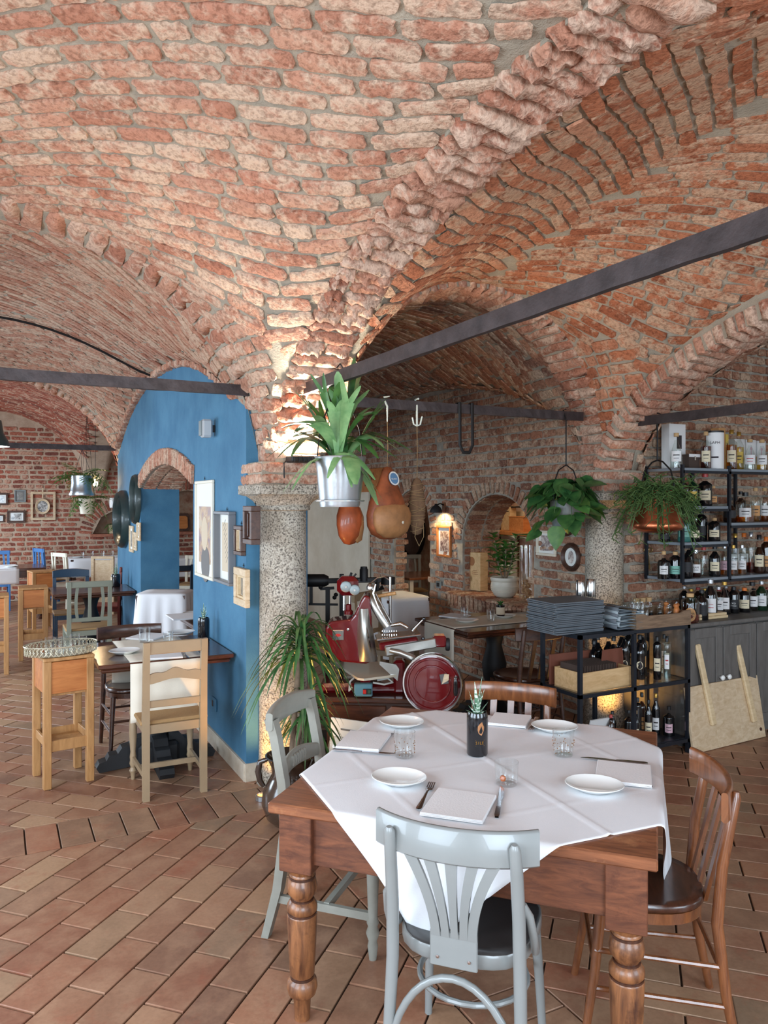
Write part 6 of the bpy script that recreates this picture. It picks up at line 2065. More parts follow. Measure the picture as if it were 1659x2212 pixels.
M().lathe([(0, -.012), (.009, -.008), (.012, 0), (.009, .008), (0, .012)], 12, cap=False).build('crank_ball', 'black_gloss', cr_, sl(914, 1332, -.09))
M().lathe([(0, -.012), (.009, -.008), (.012, 0), (.009, .008), (0, .012)], 12, cap=False).build('crank_ball', 'black_gloss', cr_, sl(912, 1373, -.1))
M().tube([sl(845, 1348, -.05), sl(865, 1343, -.07), sl(880, 1352, -.07)], [.01, .014, .012], 10).build('meat_clamp', 'chrome', t)
zs_ = pedz + .125; iv = t.matrix_world.inverted() if False else None
def loc_(px, py, z):
    w = onz(px, py, z) - Vector((sx0[0], sx0[1], 0)); w = Matrix.Rotation(-SLR, 3, 'Z') @ w; return (w.x, w.y)
slab = [loc_(722, 1430, zs_), loc_(772, 1464, zs_), loc_(786, 1466, zs_), loc_(858, 1457, zs_), loc_(862, 1452, zs_), loc_(802, 1424, zs_)]
M().prism(slab, .014, (Vector((0, 0, zs_ - .014)), EX, EY, EZ)).build('receiving_slab', 'slab_cream', t)
M().bar((sl(790, 0).x, -.02, pedz + .03), (sl(790, 0).x, -.02, zs_ - .01), .1, .06).build('slab_bracket', 'slicer_red', t)
M().prism([(0, 0), (.1, -.02), (.12, -.05), (.11, -.12), (.0, -.02)], .02, (sl(820, 1425, -.05), EX, EZ, EY)).build('slice_deflector', 'cast_alu', t)
# flywheel
fwc = sl(930, 1459, -.21); FR = .176
fwo = thing('x', 'x y z w', 'x'); del fwo['category']; del fwo['label']; fwo.name = 'flywheel'; fwo.parent = t; fwo.location = fwc; fwo.rotation_euler = (PI / 2, 0, -.22)
g = M(); rows = []
prof = [(.0, .02), (.055, .02), (.1, .016), (.103, .02), (.11, .02), (.113, .014), (.14, .012), (.144, .018), (.152, .018), (.156, .01), (.166, .008)]
for (r, z) in prof: rows.append([(r * math.cos(a), r * math.sin(a), z) for a in [2 * PI * i / 64 for i in range(65)]])
g.sheet(rows).build('disc', 'slicer_red', fwo, sharp=40)
M().lathe([(.164, .008), (.168, .022), (FR, .022), (FR + .003, .012), (FR + .002, -.03), (.16, -.034), (.15, -.01), (0, -.006)], 64, cap=False).build('rim', 'chrome', fwo, sharp=50)
M().box((.07, .035, .021), (.045, .06, .004), rz=.2, ch=.0015).build('window', 'steel_dark', fwo)
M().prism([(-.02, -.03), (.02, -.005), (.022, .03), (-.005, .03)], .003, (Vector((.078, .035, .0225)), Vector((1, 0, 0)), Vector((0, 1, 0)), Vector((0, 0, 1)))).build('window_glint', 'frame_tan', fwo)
M().tube([(.142, .05, .02), (.142, .05, .05)], .009, 10).build('handle_pin', 'chrome', fwo)
M().lathe([(0, -.052), (.011, -.05), (.014, -.03), (.012, .03), (.009, .045), (0, .048)], 14, cap=False).build('handle', 'black_gloss', fwo, (.142, .0, .052), rot=(-PI / 2, 0, 0))
M().tube([fwc + Vector((0, .02, 0)), sl(905, 1440, .05)], .02, 12).build('axle', 'slicer_red', t)
M().box((sl(862, 0).x, .02, (pedz + sl(0, 1425).z) / 2), (.07, .1, sl(0, 1425).z - pedz), ch=.015).build('front_foot', 'slicer_red', t)
M().tube([sl(762, 1476, -.1), sl(756, 1484, -.1), sl(757, 1466, -.08), sl(765, 1460, -.06)], .006, 8).tube([sl(806, 1468, -.08), sl(830, 1472, -.08), sl(848, 1470, -.05), sl(838, 1463, -.03), sl(815, 1468, -.02)], .006, 8).build('cable', 'cable_white', t)
sb = M().box(sl(786, 1480, -.11) + Vector((0, 0, -.0)), (.11, .05, .075), ch=.006).build('switch_box', 'switch_blue', t)
M().box(sl(794, 1482, -.138), (.05, .006, .034), ch=.002).build('switch_plate', 'black_matt', sb)
M().box(sl(789, 1482, -.142), (.02, .006, .026), ch=.003).build('stop_button', 'button_red', sb); M().box(sl(799, 1482, -.142), (.018, .005, .022), ch=.002).build('start_button', 'button_green', sb)

# iron steelyard scale behind the slicer
DB = 5.35; KB = DB / F_PX; bx0 = cam2room((755 - CXP) * KB, DB)
t = thing('steelyard_scale', 'black iron steelyard scale standing behind the slicer', 'scale', (bx0[0], bx0[1], 0), -YAW)
bp = lambda px, py, d=0.0: ((px - 755) * KB, d, CAM[2] + (HOR - py) * KB)
M().bar(bp(655, 1256), bp(835, 1252), .03, .035, ch=.004).build('beam', 'dark_iron', t)
M().lathe([(0, -.1), (.04, -.1), (.045, -.08), (.045, .06), (.03, .09), (0, .09)], 18, cap=False).build('poise', 'dark_iron', t, bp(682, 1254), rot=(0, PI / 2, 0))
M().bar(bp(672, 1262), bp(672, 1305), .02, .022).build('arm', 'dark_iron', t); M().bar(bp(667, 1305), bp(730, 1306), .02, .014).build('arm', 'dark_iron', t)
M().bar(bp(708, 1268), bp(708, 1500), .035, .03).build('post', 'dark_iron', t); M().bar(bp(692, 1272), bp(722, 1270), .02, .018).build('hook_arm', 'dark_iron', t)
M().bar(bp(738, 1240), bp(738, 1500), .03, .03).build('post', 'dark_iron', t)
for (x, y) in ((693, 1268), (723, 1290), (726, 1284)): M().lathe([(0, -.016), (.012, -.01), (.016, 0), (.012, .01), (0, .016)], 12, cap=False).build('knob', 'dark_iron', t, bp(x, y, -.02))
M().lathe([(.03, 0), (.03, .08), (.024, .09), (.024, .1), (0, .1)], 14).build('weight_cup', 'dark_iron', t, bp(786, 1255))
M().tube([bp(815, 1252), bp(815, 1275), bp(828, 1268)], .018, 8).build('weight_hook', 'dark_iron', t)
M().lathe([(0, 0), (.05, 0), (.05, .05), (0, .05)], 16, cap=False).build('weight', 'dark_iron', t, bp(838, 1262))
M().box((0, 0, .04), (.5, .25, .08), ch=.01).build('foot', 'dark_iron', t)
M().bar(bp(708, 1360), bp(738, 1360), .02, .02).build('tie_bar', 'dark_iron', t)

# leaning white wine box lid, glass dome
q = onz(738, 1625, 0.0)
t = thing('box_lid', 'white wooden box lid with black crest print leaning on the slicer cabinet', 'panel', (*cam2room(-.225, 4.40), 0), -YAW + .35, rot=(-.12, 0, -YAW - .45))
M().box((0, 0, .25), (.24, .012, .40), ch=.002).build('board', 'paper_white', t)
M().box((0, -.0068, .32), (.06, .001, .05), ch=0).build('crest', 'black_matt', t); M().box((0, -.0068, .39), (.1, .001, .01), ch=0).build('print_line', 'print_grey', t)
for k in range(3): M().box((0, -.0068, .27 - .02 * k), (.12 - .02 * k, .001, .004), ch=0).build('print_line', 'print_grey', t)
M().box((0, -.0068, .12), (.07, .001, .015), ch=0).build('red_print', 'label_red', t)
M().box((0, 0, .025), (.24, .06, .05)).build('foot', 'walnut_dark', t)
t = thing('glass_dome', 'small glass dome on a dark base beside the leaning box lid', 'dome', (*cam2room(-.25, 4.14), 0))
M().lathe([(.07, 0), (.07, .33), (.06, .345), (0, .345)], 20).build('stand', 'walnut_dark', t)
M().lathe([(.055, .345), (.055, .39), (.045, .425), (.025, .44), (0, .444)], 20, cap=False).build('dome', 'clear_glass', t)

# ------------------------------------------------------------------ brown urn with a dracaena
ux, uy = cam2room(-.50, 4.10)
t = thing('urn', 'brown glazed urn with pinched handles beside the granite column', 'urn', (ux, uy, 0))
M().lathe([(0, .0), (.1, 0), (.13, .03), (.155, .1), (.15, .17), (.115, .235), (.1, .265), (.105, .3), (.13, .35), (.138, .358), (.13, .36), (.11, .33), (.09, .27), (0, .27)], 36, cap=False).build('body', 'urn_glaze', t, sharp=60)
for a in (2.7, 2.7 + PI, 2.7 + PI / 2, 2.7 - PI / 2):
    ca, sa = math.cos(a), math.sin(a)
    M().tube([(ca * .125, sa * .125, .335), (ca * .165, sa * .165, .32), (ca * .175, sa * .175, .27), (ca * .165, sa * .165, .22), (ca * .145, sa * .145, .19)], [.012, .016, .018, .016, .012], 10).build('handle', 'urn_glaze', t)
t = thing('dracaena', 'dracaena with long drooping blades growing from the brown urn', 'plant', (ux, uy, .27))
M().lathe([(0, 0), (.088, 0), (.0, .015)], 16, cap=False).build('soil', 'soil', t)
crowns = []
cz = (( -.46, 4.24, .93, 88, .46), (-.42, 4.16, .60, 44, .32))
for k, (X, Y, z, n, L) in enumerate(cz):
    cx_, cy_ = cam2room(X, Y); o = (cx_ - ux, cy_ - uy, z - .27)
    M().tube([(.02 * k, 0, 0), (o[0] * .4, o[1] * .4, o[2] * .5), o], .016, 10).build('trunk', 'trunk_grey', t)
    hd_ = bpy.data.objects.new('crown', None); COL.objects.link(hd_); hd_.parent = t
    for j in range(n):
        a = j * 2.4 + rs.uniform(-.2, .2); q = j / n; g = M(); l_ = L * rs.uniform(.7, 1.1)
        pts = arc_pts((o[0], o[1], o[2] - .1 + .14 * q), a, l_ * (.25 + .75 * q), l_ * (.85 - .45 * q), l_ * (1.05 - .15 * q), 9)
        leaf(g, pts, [.007, .010, .0105, .0105, .010, .009, .0075, .005, .0005], .35, n=3); g.build('blade', rs.choice(('leaf_dark', 'leaf_dark', 'leaf_wiry')), hd_, sharp=180)
# ground lights at the column feet
for (x, y, lb, pw) in ((*cam2room(-.70, 4.40), 'small ground uplight at the foot of the granite column', 7.0), (BX - .2, -.3, 'small ground uplight behind the bottle rack', 7.0)):
    t = thing('uplight', lb, 'lamp', (x, y, 0))
    M().lathe([(0, .001), (.04, .001), (.04, .025), (.032, .03), (.03, .02), (0, .02)], 20, cap=False).build('ring', 'zinc', t)
    M().lathe([(0, .022), (.029, .022)], 16, cap=False).build('lens', 'uplight_glow', t)
    d = Vector((0 - x, -.02 - y, 0)) if x < 1 else Vector((BX - x, 0 - y, 0))
    o = lamp_light('SPOT', 'uplight_beam', (x, y, .05), pw * 4, (1.0, .52, .13), .02, rot=Vector((d.x * .45, d.y * .45, 1)).to_track_quat('-Z', 'Y').to_euler(), spot=math.radians(130), blend=.9)

# ------------------------------------------------------------------ table by the niche wall
wall_table('dark table with cream runner below the arched niche', 1.52, 2.56, .24, 1.04)
runner('cream runner across the dark table below the niche', .64, 1.52, 2.56, .44, .751, .28, .02, axis='x')
for (x, y), lb in (((1008, 1344), 'white plate at the end of the niche table runner'), ((1090, 1334), 'white plate nearer the brick sill on the niche table')): dup(pl, onz(x, y, .756), 0, lb)
for (x, y), lb in (((1003, 1326), 'clear tumbler by the plate on the niche table'), ((1060, 1333), 'clear tumbler beside the labelled black pot')): tumbler(lb, onz(x, y + 8, .756), h=.09, r=.035, dots=False)
napkin([(955, 1333), (1000, 1338), (1010, 1330), (965, 1326)], 'folded napkin on the far corner of the niche table', z=.756)
q = onz(1081, 1332, .756); t = thing('labelled_pot', 'cut black bottle pot with a cream label on the niche table', 'vase', q)
M().lathe([(0, 0), (.036, 0), (.036, .1), (.03, .1), (0, .09)], 20, cap=False).build('pot', 'black_gloss', t)
for k in range(10): g = M(); leaf(g, arc_pts((0, 0, .09), k * 2.4, .05, .035, .01, 5), [.007, .01, .009, .006, .001], .3, n=3); g.build('leaf', 'leaf_mid', t)
M().lathe([(.0366, .02), (.0366, .08)], 20, cap=False).build('label_band', 'paper_beige', t)
brown_cafe_chair('brown bentwood chair between the niche table and the plate rack', (1.85, .02, 0), math.radians(0), H=.84, mats=('frame_brown', 'walnut_dark'))
ladder_chair('beige painted chair with cane back at the far end of the niche table', (1.55, 1.55, 0), PI + .5, mat='taupe_paint', slats=0, rails=False, turned=False, w=.38, name='cane_back_chair', H=.9)
cb = bpy.data.objects['cane_back_chair']
rail(M(), .44, .82, .075, -.24, .03, .03).build('top_rail', 'taupe_paint', cb); M().box((0, -.24, .68), (.33, .012, .28)).build('cane_panel', 'linen_cream', cb); M().box((0, -.235, .53), (.36, .02, .04)).build('lower_rail', 'taupe_paint', cb)
draped_table('white-clothed table in front of the narrow brick doorway', (2.12, 2.5), 0, .5, .6, .75, drop=.6, flare=.02)
t = thing('brown_table', 'brown table in the room behind the narrow doorway', 'table', (3.45, 4.3, 0)); M().box((0, 0, .735), (.8, .8, .03), ch=.004).build('tabletop', 'beech_brown', t)
for sx in (-1, 1):
    for sy in (-1, 1): M().box((sx * .35, sy * .35, .36), (.05, .05, .72)).build('leg', 'cream_paint', t)
ladder_chair('pale blue chair behind the brown table in the next room', (3.75, 5.1, 0), math.radians(165), mat='grey_paint', seat='cane', slats=3, turned=False, w=.36, name='pale_chair', H=.93)
ladder_chair('pale grey slat-back chair standing in the narrow brick doorway', (2.66, 2.98, 0), math.radians(60), mat='grey_paint', seat='cane', slats=5, turned=False, w=.36, name='pale_chair', H=.86)
q = onx(888, 1148, 4.55); t = thing('barrel_hoop', 'large dark iron hoop mirror on the wall of the next room', 'mirror', q)
M().tube([(0, .42 * math.cos(a), .42 * math.sin(a)) for a in [2 * PI * i / 48 for i in range(48)]], .03, 8, closed=True).build('rim', 'dark_iron', t); M().lathe([(0, 0), (.41, 0)], 40, cap=False).build('glass', 'frame_brown', t, (.02, 0, 0), rot=(0, PI / 2, 0))

# wall lamp, picture, switch on the pier between the openings
XN = BX - .035
q = onx(942, 1098, XN - .1); t = thing('wall_lamp', 'black wall lamp on a wooden arm lighting the brick pier', 'lamp', (XN, q.y, q.z))
M().box((-.005, 0, .01), (.012, .06, .1), ch=.003).build('back_plate', 'beech_brown', t)
M().tube([(0, 0, .03), (-.05, 0, .05), (-.09, 0, .035)], .007, 8).build('arm', 'dark_iron', t)
M().lathe([(.065, -.045), (.062, -.02), (.045, .012), (.02, .03), (.012, .045), (0, .047)], 24, cap=False).build('shade', 'black_matt', t, (-.1, 0, 0), sharp=60)
M().lathe([(0, -.03), (.018, -.025), (.022, -.01), (.012, .01), (0, .012)], 14, cap=False).build('bulb', 'warm_glow', t, (-.1, 0, -.005))
lamp_light('SPOT', 'wall_lamp_light', (XN - .1, q.y, q.z - .03), 26, (1, .74, .42), .02, rot=(0, -.35, 0), spot=math.radians(140), blend=.6)
pic_x('framed_photo', 'brown framed sepia photo under the black wall lamp', 942, 1135, 972, 1205, X=XN + .006, fw=.022, dep=.025, frame='pine_panel', art='photo_sepia', hook=False)
q = onx(948, 1263, XN); t = thing('light_switch', 'dark light switch in the brick pier', 'switch', (XN + .01, q.y, q.z)); M().box((-.01, 0, 0), (.02, .1, .075), ch=.003).build('plate', 'zinc_dull', t); M().box((-.021, 0, 0), (.004, .05, .04)).build('rocker', 'black_matt', t)
pic_x('framed_photo', 'white framed group photo beside the hanging zinc pot', 1157, 1145, 1199, 1203, X=XN + .006, fw=.022, dep=.022, frame='cream_paint', art='photo_sepia', hook=False)


def oval_frame(label, x0, x1, y0, y1, art):
    a, b = onx(x0, y0, XN - .02), onx(x1, y1, XN - .02); c = (a + b) / 2; ry, rz_ = abs(a.y - b.y) / 2, abs(a.z - b.z) / 2
    t = thing('oval_frame_photo', label, 'picture', (XN + .004, c.y, c.z))
    rows = []
    for (k, x) in ((1.0, 0), (1.0, .015), (.86, .034), (.66, .02), (.64, .008)): rows.append([(-x, ry * k * math.cos(2 * PI * i / 36), rz_ * k * math.sin(2 * PI * i / 36)) for i in range(37)])
    M().sheet(rows).build('rim', 'frame_brown', t, sharp=50)
    M().add([(-.009, ry * .66 * math.cos(2 * PI * i / 36), rz_ * .66 * math.sin(2 * PI * i / 36)) for i in range(36)], [tuple(range(36))]).build('print', 'paper_white', t)
    M().add([(-.0098, ry * .3 * math.cos(2 * PI * i / 20), rz_ * .45 * math.sin(2 * PI * i / 20)) for i in range(20)], [tuple(range(20))]).build('figure', art, t)
    return t


oval_frame('oval brown frame with a standing figure photo near the bar column', 1210, 1251, 1171, 1237, 'photo_sepia')
oval_frame('small round brown frame behind the hanging zinc pot', 1196, 1238, 1112, 1160, 'photo_grey')

# ------------------------------------------------------------------ things on the niche sill
SZN = .824
q = onx(1046, 1284, BX + .2); t = thing('wine_box', 'pale wooden wine box with a round red-brown emblem on the sill', 'box', (BX + .12, q.y, SZN), rz=.1)
M().box((0, 0, .19), (.1, .2, .38), ch=.003).build('box', 'box_wood', t); M().lathe([(0, 0), (.045, 0), (.045, .002), (0, .002)], 24, cap=False).build('emblem', 'bronze_print', t, (-.0505, .03, .29), rot=(0, -PI / 2, 0))
for k, w in enumerate((.06, .09, .1)): M().box((-.051, -.02, .2 - .018 * k), (.001, w, .005)).build('print_line', 'bronze_print', t)
q = onx(1092, 1290, BX + .05); t = thing('potted_fiddle_leaf', 'fiddle-leaf plant in a ribbed stoneware pot on the brick sill', 'plant', (BX + .04, q.y, SZN))
prof = [(0, 0), (.075, 0), (.1, .02), (.125, .07), (.13, .11), (.122, .145), (.128, .15), (.134, .17), (.128, .185), (.118, .18), (.11, .15), (0, .15)]
M().lathe(prof, 36, cap=False).build('pot', 'stoneware', t, sharp=60)
for k in range(7): M().tube([((.118 + .012 * math.sin(k * .45)) * math.cos(a), (.118 + .012 * math.sin(k * .45)) * math.sin(a), .05 + .013 * k) for a in [2 * PI * i / 40 for i in range(40)]], .003, 5, closed=True).build('rib', 'stoneware', t)
M().lathe([(0, .155), (.112, .155)], 20, cap=False).build('soil', 'soil', t)
for k in range(6):
    a = k * 1.05; tip = (.1 * math.cos(a), .1 * math.sin(a),   .38 + .07 * (k % 3))
    st = M().tube([(.01 * math.cos(a), .01 * math.sin(a), .15), (tip[0] * .5, tip[1] * .5, .25), tip], .006, 6).build('stem', 'trunk_grey', t)
    for j in range(11):
        b = a + j * 2.4 + rs.uniform(-.3, .3); g = M(); zz = tip[2] - .18 + .023 * j; L = rs.uniform(.11, .15)
        leaf(g, arc_pts((tip[0] * (.5 + .06 * j), tip[1] * (.5 + .06 * j), zz), b, L * .5, L * .9, L * .35, 6), [.006, .032, .046, .05, .04, .006], .2, n=5); g.build('leaf', 'leaf_fiddle', st, sharp=180)
q = onx(1136, 1300, BX + .02); t = thing('cork_vase', 'tall glass cylinder partly filled with corks on the brick sill', 'vase', (BX + .02, q.y, SZN))
M().lathe([(0, .004), (.058, .004), (.06, 0), (.062, .01), (.06, .50), (.057, .50), (.057, .02), (0, .02)], 24, cap=False).build('glass', 'clear_glass', t)
for k in range(34):
    a = rs.uniform(0, 2 * PI); r_ = rs.uniform(0, .042); M().lathe([(.0105, -.02), (.0115, 0), (.0105, .02)], 8).build('cork', 'cork', t, (r_ * math.cos(a), r_ * math.sin(a), .035 + .0045 * k), rot=(rs.uniform(0, 3), rs.uniform(0, 3), 0))
# shelf on the wall behind the niche
XS = 4.5; a, b = onx(1045, 1146, XS), onx(1150, 1146, XS)
t = thing('wall_shelf', 'terracotta coloured shelf on the wall behind the niche', 'shelf', (XS, (a.y + b.y) / 2, a.z)); M().box((-.06, 0, 0), (.3, abs(a.y - b.y) + .9, .05), ch=.004).build('board', 'pine_panel', t)
for s in (-.4, .0, .4): M().tube([(.06, s, -.03), (-.1, s, -.03), (-.1, s, -.09), (-.13, s, -.06)], .006, 6).build('coat_hook', 'dark_iron', t)
M().box((.05, .2, -.45), (.02, .7, .8)).build('cream_panel', 'cream_plaster', t)
M().box((.095, 0, .1), (.02, .5, .35)).build('back_board', 'pale_wood', t)
q = onx(1066, 1126, XS - .08); t = thing('flask', 'dark blue flask on the shelf behind the niche', 'flask', (XS - .08, q.y, a.z + .026)); M().lathe([(0, 0), (.07, 0), (.075, .02), (.075, .2), (.06, .26), (.05, .28), (0, .29)], 18, cap=False).build('body', 'thermos', t); M().tube([(-.07, 0, .05), (-.12, 0, .08), (-.12, 0, .18), (-.07, 0, .22)], .01, 6).build('handle', 'black_matt', t)
q = onx(1096, 1122, XS - .06); t = thing('wine_crate', 'pale wooden wine crate standing on the shelf behind the niche', 'crate', (XS - .04, q.y, a.z + .026)); M().box((0, 0, .16), (.1, .2, .32), ch=.003).build('box', 'box_wood', t); M().box((-.051, 0, .25), (.002, .14, .012)).build('print_line', 'frame_brown', t)
q = onx(1128, 1132, XS - .06); t = thing('wooden_case', 'orange wooden case lying on the shelf behind the niche', 'case', (XS - .08, q.y, a.z + .026)); M().box((0, 0, .09), (.16, .3, .18), ch=.003).build('box', 'pine_panel', t); M().box((0, 0, .184), (.17, .31, .012), ch=.002).build('lid', 'pine_panel', t)
q = onx(1098, 1095, XS); t = thing('wall_bracket', 'small black bar shelf above the crates behind the niche', 'shelf', (XS, q.y, q.z)); M().box((-.02, 0, 0), (.12, .45, .02)).build('bar', 'dark_iron', t); M().box((.0, .1, .09), (.03, .2, .16)).build('slab', 'box_wood', t)
lamp_light('AREA', 'room_light', (3.7, 2.2, 2.66), 24, (1, .86, .66), (1.2, 2.5), rot=(0, 0, 0))


# ------------------------------------------------------------------ hanging zinc pot with philodendron, copper pot with rhipsalis
def heart(g, c, d, L, rs, tw=0.0):
    d = Vector(d).normalized(); s = d.cross(Vector((0, 0, 1))); s = s.normalized() if s.length > .05 else Vector((1, 0, 0)); s = (Matrix.Rotation(tw, 3, d) @ s)
    pts = [Vector(c) + d * L * q + Vector((0, 0, -.06 * L * q * q)) for q in (-.12, 0, .15, .4, .65, .88, 1.02)]
    leaf(g, pts, [L * .2, L * .36, L * .44, L * .42, L * .3, L * .12, .0005], .18, side=s, n=5)


q = ony(1217, 1140, 0.0); zt = TZ3 - .03
t = thing('hanging_philodendron', 'heart-leaved philodendron in a zinc pot hanging by the bar column', 'plant', (q.x, -.03, q.z))
M().lathe([(0, 0), (.095, 0), (.1, .01), (.1, .03), (.105, .04), (.12, .2), (.125, .21), (.115, .21), (.1, .19), (0, .19)], 28, cap=False).build('pot', 'zinc_dull', t, sharp=60)
M().tube([(-.118, 0, .2), (-.115, 0, .33), (-.07, 0, .43), (0, 0, .47), (.07, 0, .43), (.115, 0, .33), (.118, 0, .2)], .005, 6).build('bail', 'dark_iron', t)
M().tube([(0, 0, .46), (0, 0, zt - q.z), (0, .03, zt - q.z + .07), (0, -.0, zt - q.z + .075)], .005, 6).build('hanger_rod', 'dark_iron', t)
vs_ = bpy.data.objects.new('foliage', None); COL.objects.link(vs_); vs_.parent = t
for k in range(110):
    a = rs.uniform(0, 2 * PI); lay_ = rs.random(); r_ = .06 + .18 * rs.random(); z = .27 + .06 * rs.random() - (.42 * lay_ * (r_ / .23) ** 1.5) + .06 * rs.random()
    c = (r_ * math.cos(a), r_ * math.sin(a), z); g = M(); heart(g, c, (math.cos(a) * .7, math.sin(a) * .7, rs.uniform(-1.1, .1)), rs.uniform(.10, .165), rs, rs.uniform(-.6, .6)); g.build('leaf', rs.choice(('leaf_dark', 'leaf_dark', 'leaf_mid')), vs_, sharp=180)
g = M(); heart(g, (-.17, -.1, -.0), (-.15, -.1, -1), .15, rs); g.build('leaf', 'leaf_mid', vs_, sharp=180)
g = M()
for k in range(12): a = k * .6; g.tube([(.05 * math.cos(a), .05 * math.sin(a), .2), (.15 * math.cos(a), .15 * math.sin(a), .28), (.22 * math.cos(a), .22 * math.sin(a), .15 - .03 * (k % 4))], .0025, 4)
g.build('stems', 'leaf_wiry', vs_)['kind'] = 'stuff'
q = onx(1420, 1150, BX); zt = 2.3 - .03
t = thing('hanging_rhipsalis', 'wiry rhipsalis in a hammered copper cauldron hanging in front of the bottle shelves', 'plant', (BX, q.y, q.z))
M().lathe([(0, -.0), (.1, .0), (.165, .02), (.182, .045), (.175, .07), (.14, .17), (.13, .26), (.14, .3), (.135, .3), (.12, .26), (0, .25)], 36, cap=False).build('cauldron', 'copper', t, sharp=60)
M().tube([(0, -.14, .27), (0, -.15, .34), (0, -.12, .44), (0, -.05, .5), (0, 0, .515), (0, .05, .5), (0, .12, .44), (0, .15, .34), (0, .14, .27)], .006, 8).build('bail', 'dark_iron', t)
M().tube([(0, 0, .505), (0, 0, zt - q.z), (.03, 0, zt - q.z + .07), (0, 0, zt - q.z + .075)], .006, 6).build('hanger_rod', 'dark_iron', t)
M().lathe([(0, .26), (.125, .26)], 20, cap=False).build('soil', 'soil', t)
vs_ = bpy.data.objects.new('foliage', None); COL.objects.link(vs_); vs_.parent = t
for k in range(190):
    a = rs.uniform(0, 2 * PI); L = rs.uniform(.1, .27); g = M(); up = rs.uniform(.05, .17); dr = rs.uniform(.1, .48)
    o = (.09 * math.cos(a) * rs.random(), .09 * math.sin(a) * rs.random(), .26); pts = arc_pts(o, a, up + .05, L, dr * (L / .25), 7); g.tube(pts, .0036, 4)
    for i in range(2, 7):
        for s in range(3):
            p_ = Vector(pts[i]); b = rs.uniform(0, 2 * PI); e = rs.uniform(.02, .055); g.tube([p_, p_ + Vector((math.cos(b) * e, math.sin(b) * e, rs.uniform(-.045, .03)))], .003, 3)
    g.build('strand', 'leaf_wiry', vs_)

q0, q1 = onx(776, 1015, XN), onx(832, 1062, XN)
t = thing('wine_sign', 'brown wooden wine crate end above the cream panel behind the hams', 'sign', (XN - .02, (q0.y + q1.y) / 2, (q0.z + q1.z) / 2))
M().box((0, 0, 0), (.03, abs(q0.y - q1.y), abs(q0.z - q1.z)), ch=.003).build('board', 'pine_panel', t); text('VINI', .14, 'frame_brown', t, (-.0165, 0, .04), (PI / 2, 0, -PI / 2)); M().box((-.0158, 0, -.06), (.001, .25, .02)).build('print_line', 'frame_brown', t)
# ------------------------------------------------------------------ bar: metal rack, bottle shelves, cabinet
plain('rack_black', srgb(34, 38, 46), 0.4, 0.3)
plain('shelf_blue', srgb(138, 146, 154), 0.4, 0.15)
plain('slate_grey', srgb(98, 104, 110), 0.7, var=0.06)
plain('slate_edge', srgb(150, 160, 164), 0.6)
wood('cabinet_grey', srgb(92, 88, 84), srgb(112, 108, 104), 0.55, (8, 8, 1.5), 3)
plain('card_brown', srgb(74, 58, 50), 0.8); plain('leather_red', srgb(120, 66, 48), 0.7)
glass('bottle_clear', (0.93, 0.96, 0.95), gloss=1.0)
glass('liquid_amber', (0.80, 0.46, 0.12), gloss=0.2); glass('liquid_gold', (0.88, 0.70, 0.30), gloss=0.2); glass('liquid_red', (0.5, 0.12, 0.05), gloss=0.2); glass('liquid_clear', (0.9, 0.93, 0.92), gloss=0.15); glass('liquid_orange', (0.95, 0.5, 0.08), gloss=0.2)
plain('glass_black', srgb(14, 14, 16), 0.08, coat=0.7); plain('glass_green', srgb(16, 44, 26), 0.08, coat=0.7); plain('glass_brown', srgb(44, 22, 12), 0.08, coat=0.7); plain('glass_teal', srgb(60, 120, 112), 0.1, coat=0.6)
plain('cap_gold', srgb(190, 150, 72), 0.3, 0.7); plain('cap_cork', srgb(196, 158, 112), 0.8); plain('cap_black', srgb(24, 24, 26), 0.4); plain('cap_silver', srgb(190, 190, 194), 0.25, 0.8); plain('cap_red', srgb(176, 60, 56), 0.4); plain('cap_orange', srgb(222, 116, 40), 0.5)
plain('lab_cream', srgb(226, 212, 180), 0.7); plain('lab_white', srgb(232, 230, 228), 0.7); plain('lab_black', srgb(34, 34, 36), 0.6); plain('lab_teal', srgb(120, 176, 160), 0.6); plain('lab_pink', srgb(220, 180, 190), 0.6); plain('lab_tan', srgb(204, 150, 96), 0.7); plain('lab_yellow', srgb(220, 186, 86), 0.6); plain('ink', srgb(54, 46, 48), 0.7)
SHAPES = {   # profile as (radius factor, height factor)
    'wine': [(0, 0), (.96, 0), (1, .02), (1, .58), (.92, .66), (.5, .76), (.36, .82), (.34, .97), (.38, .975), (.38, 1), (0, 1)],
    'spirit': [(0, 0), (.96, 0), (1, .02), (1, .62), (.94, .68), (.5, .74), (.34, .78), (.32, .95), (.4, .955), (.4, 1), (0, 1)],
    'round': [(0, 0), (.8, 0), (.95, .06), (1, .25), (.92, .45), (.6, .6), (.34, .68), (.3, .92), (.4, .93), (.4, 1), (0, 1)],
    'square': [(0, 0), (.98, 0), (1, .02), (1, .6), (.9, .66), (.4, .7), (.32, .74), (.32, .94), (.42, .945), (.42, 1), (0, 1)],
    'cone': [(0, 0), (.98, 0), (1, .03), (.95, .3), (.7, .55), (.36, .72), (.28, .8), (.28, .95), (.36, .955), (.36, 1), (0, 1)],
    'tall': [(0, 0), (.96, 0), (1, .01), (1, .8), (.9, .84), (.5, .87), (.45, .95), (.55, .955), (.55, 1), (0, 1)],
    'jug': [(0, 0), (.95, 0), (1, .03), (1, .7), (.9, .78), (.5, .84), (.42, .86), (.42, .94), (.55, .945), (.55, 1), (0, 1)],
}
CAPH = {'wine': .9, 'spirit': .9, 'round': .88, 'square': .88, 'cone': .9, 'tall': .9, 'jug': .88}


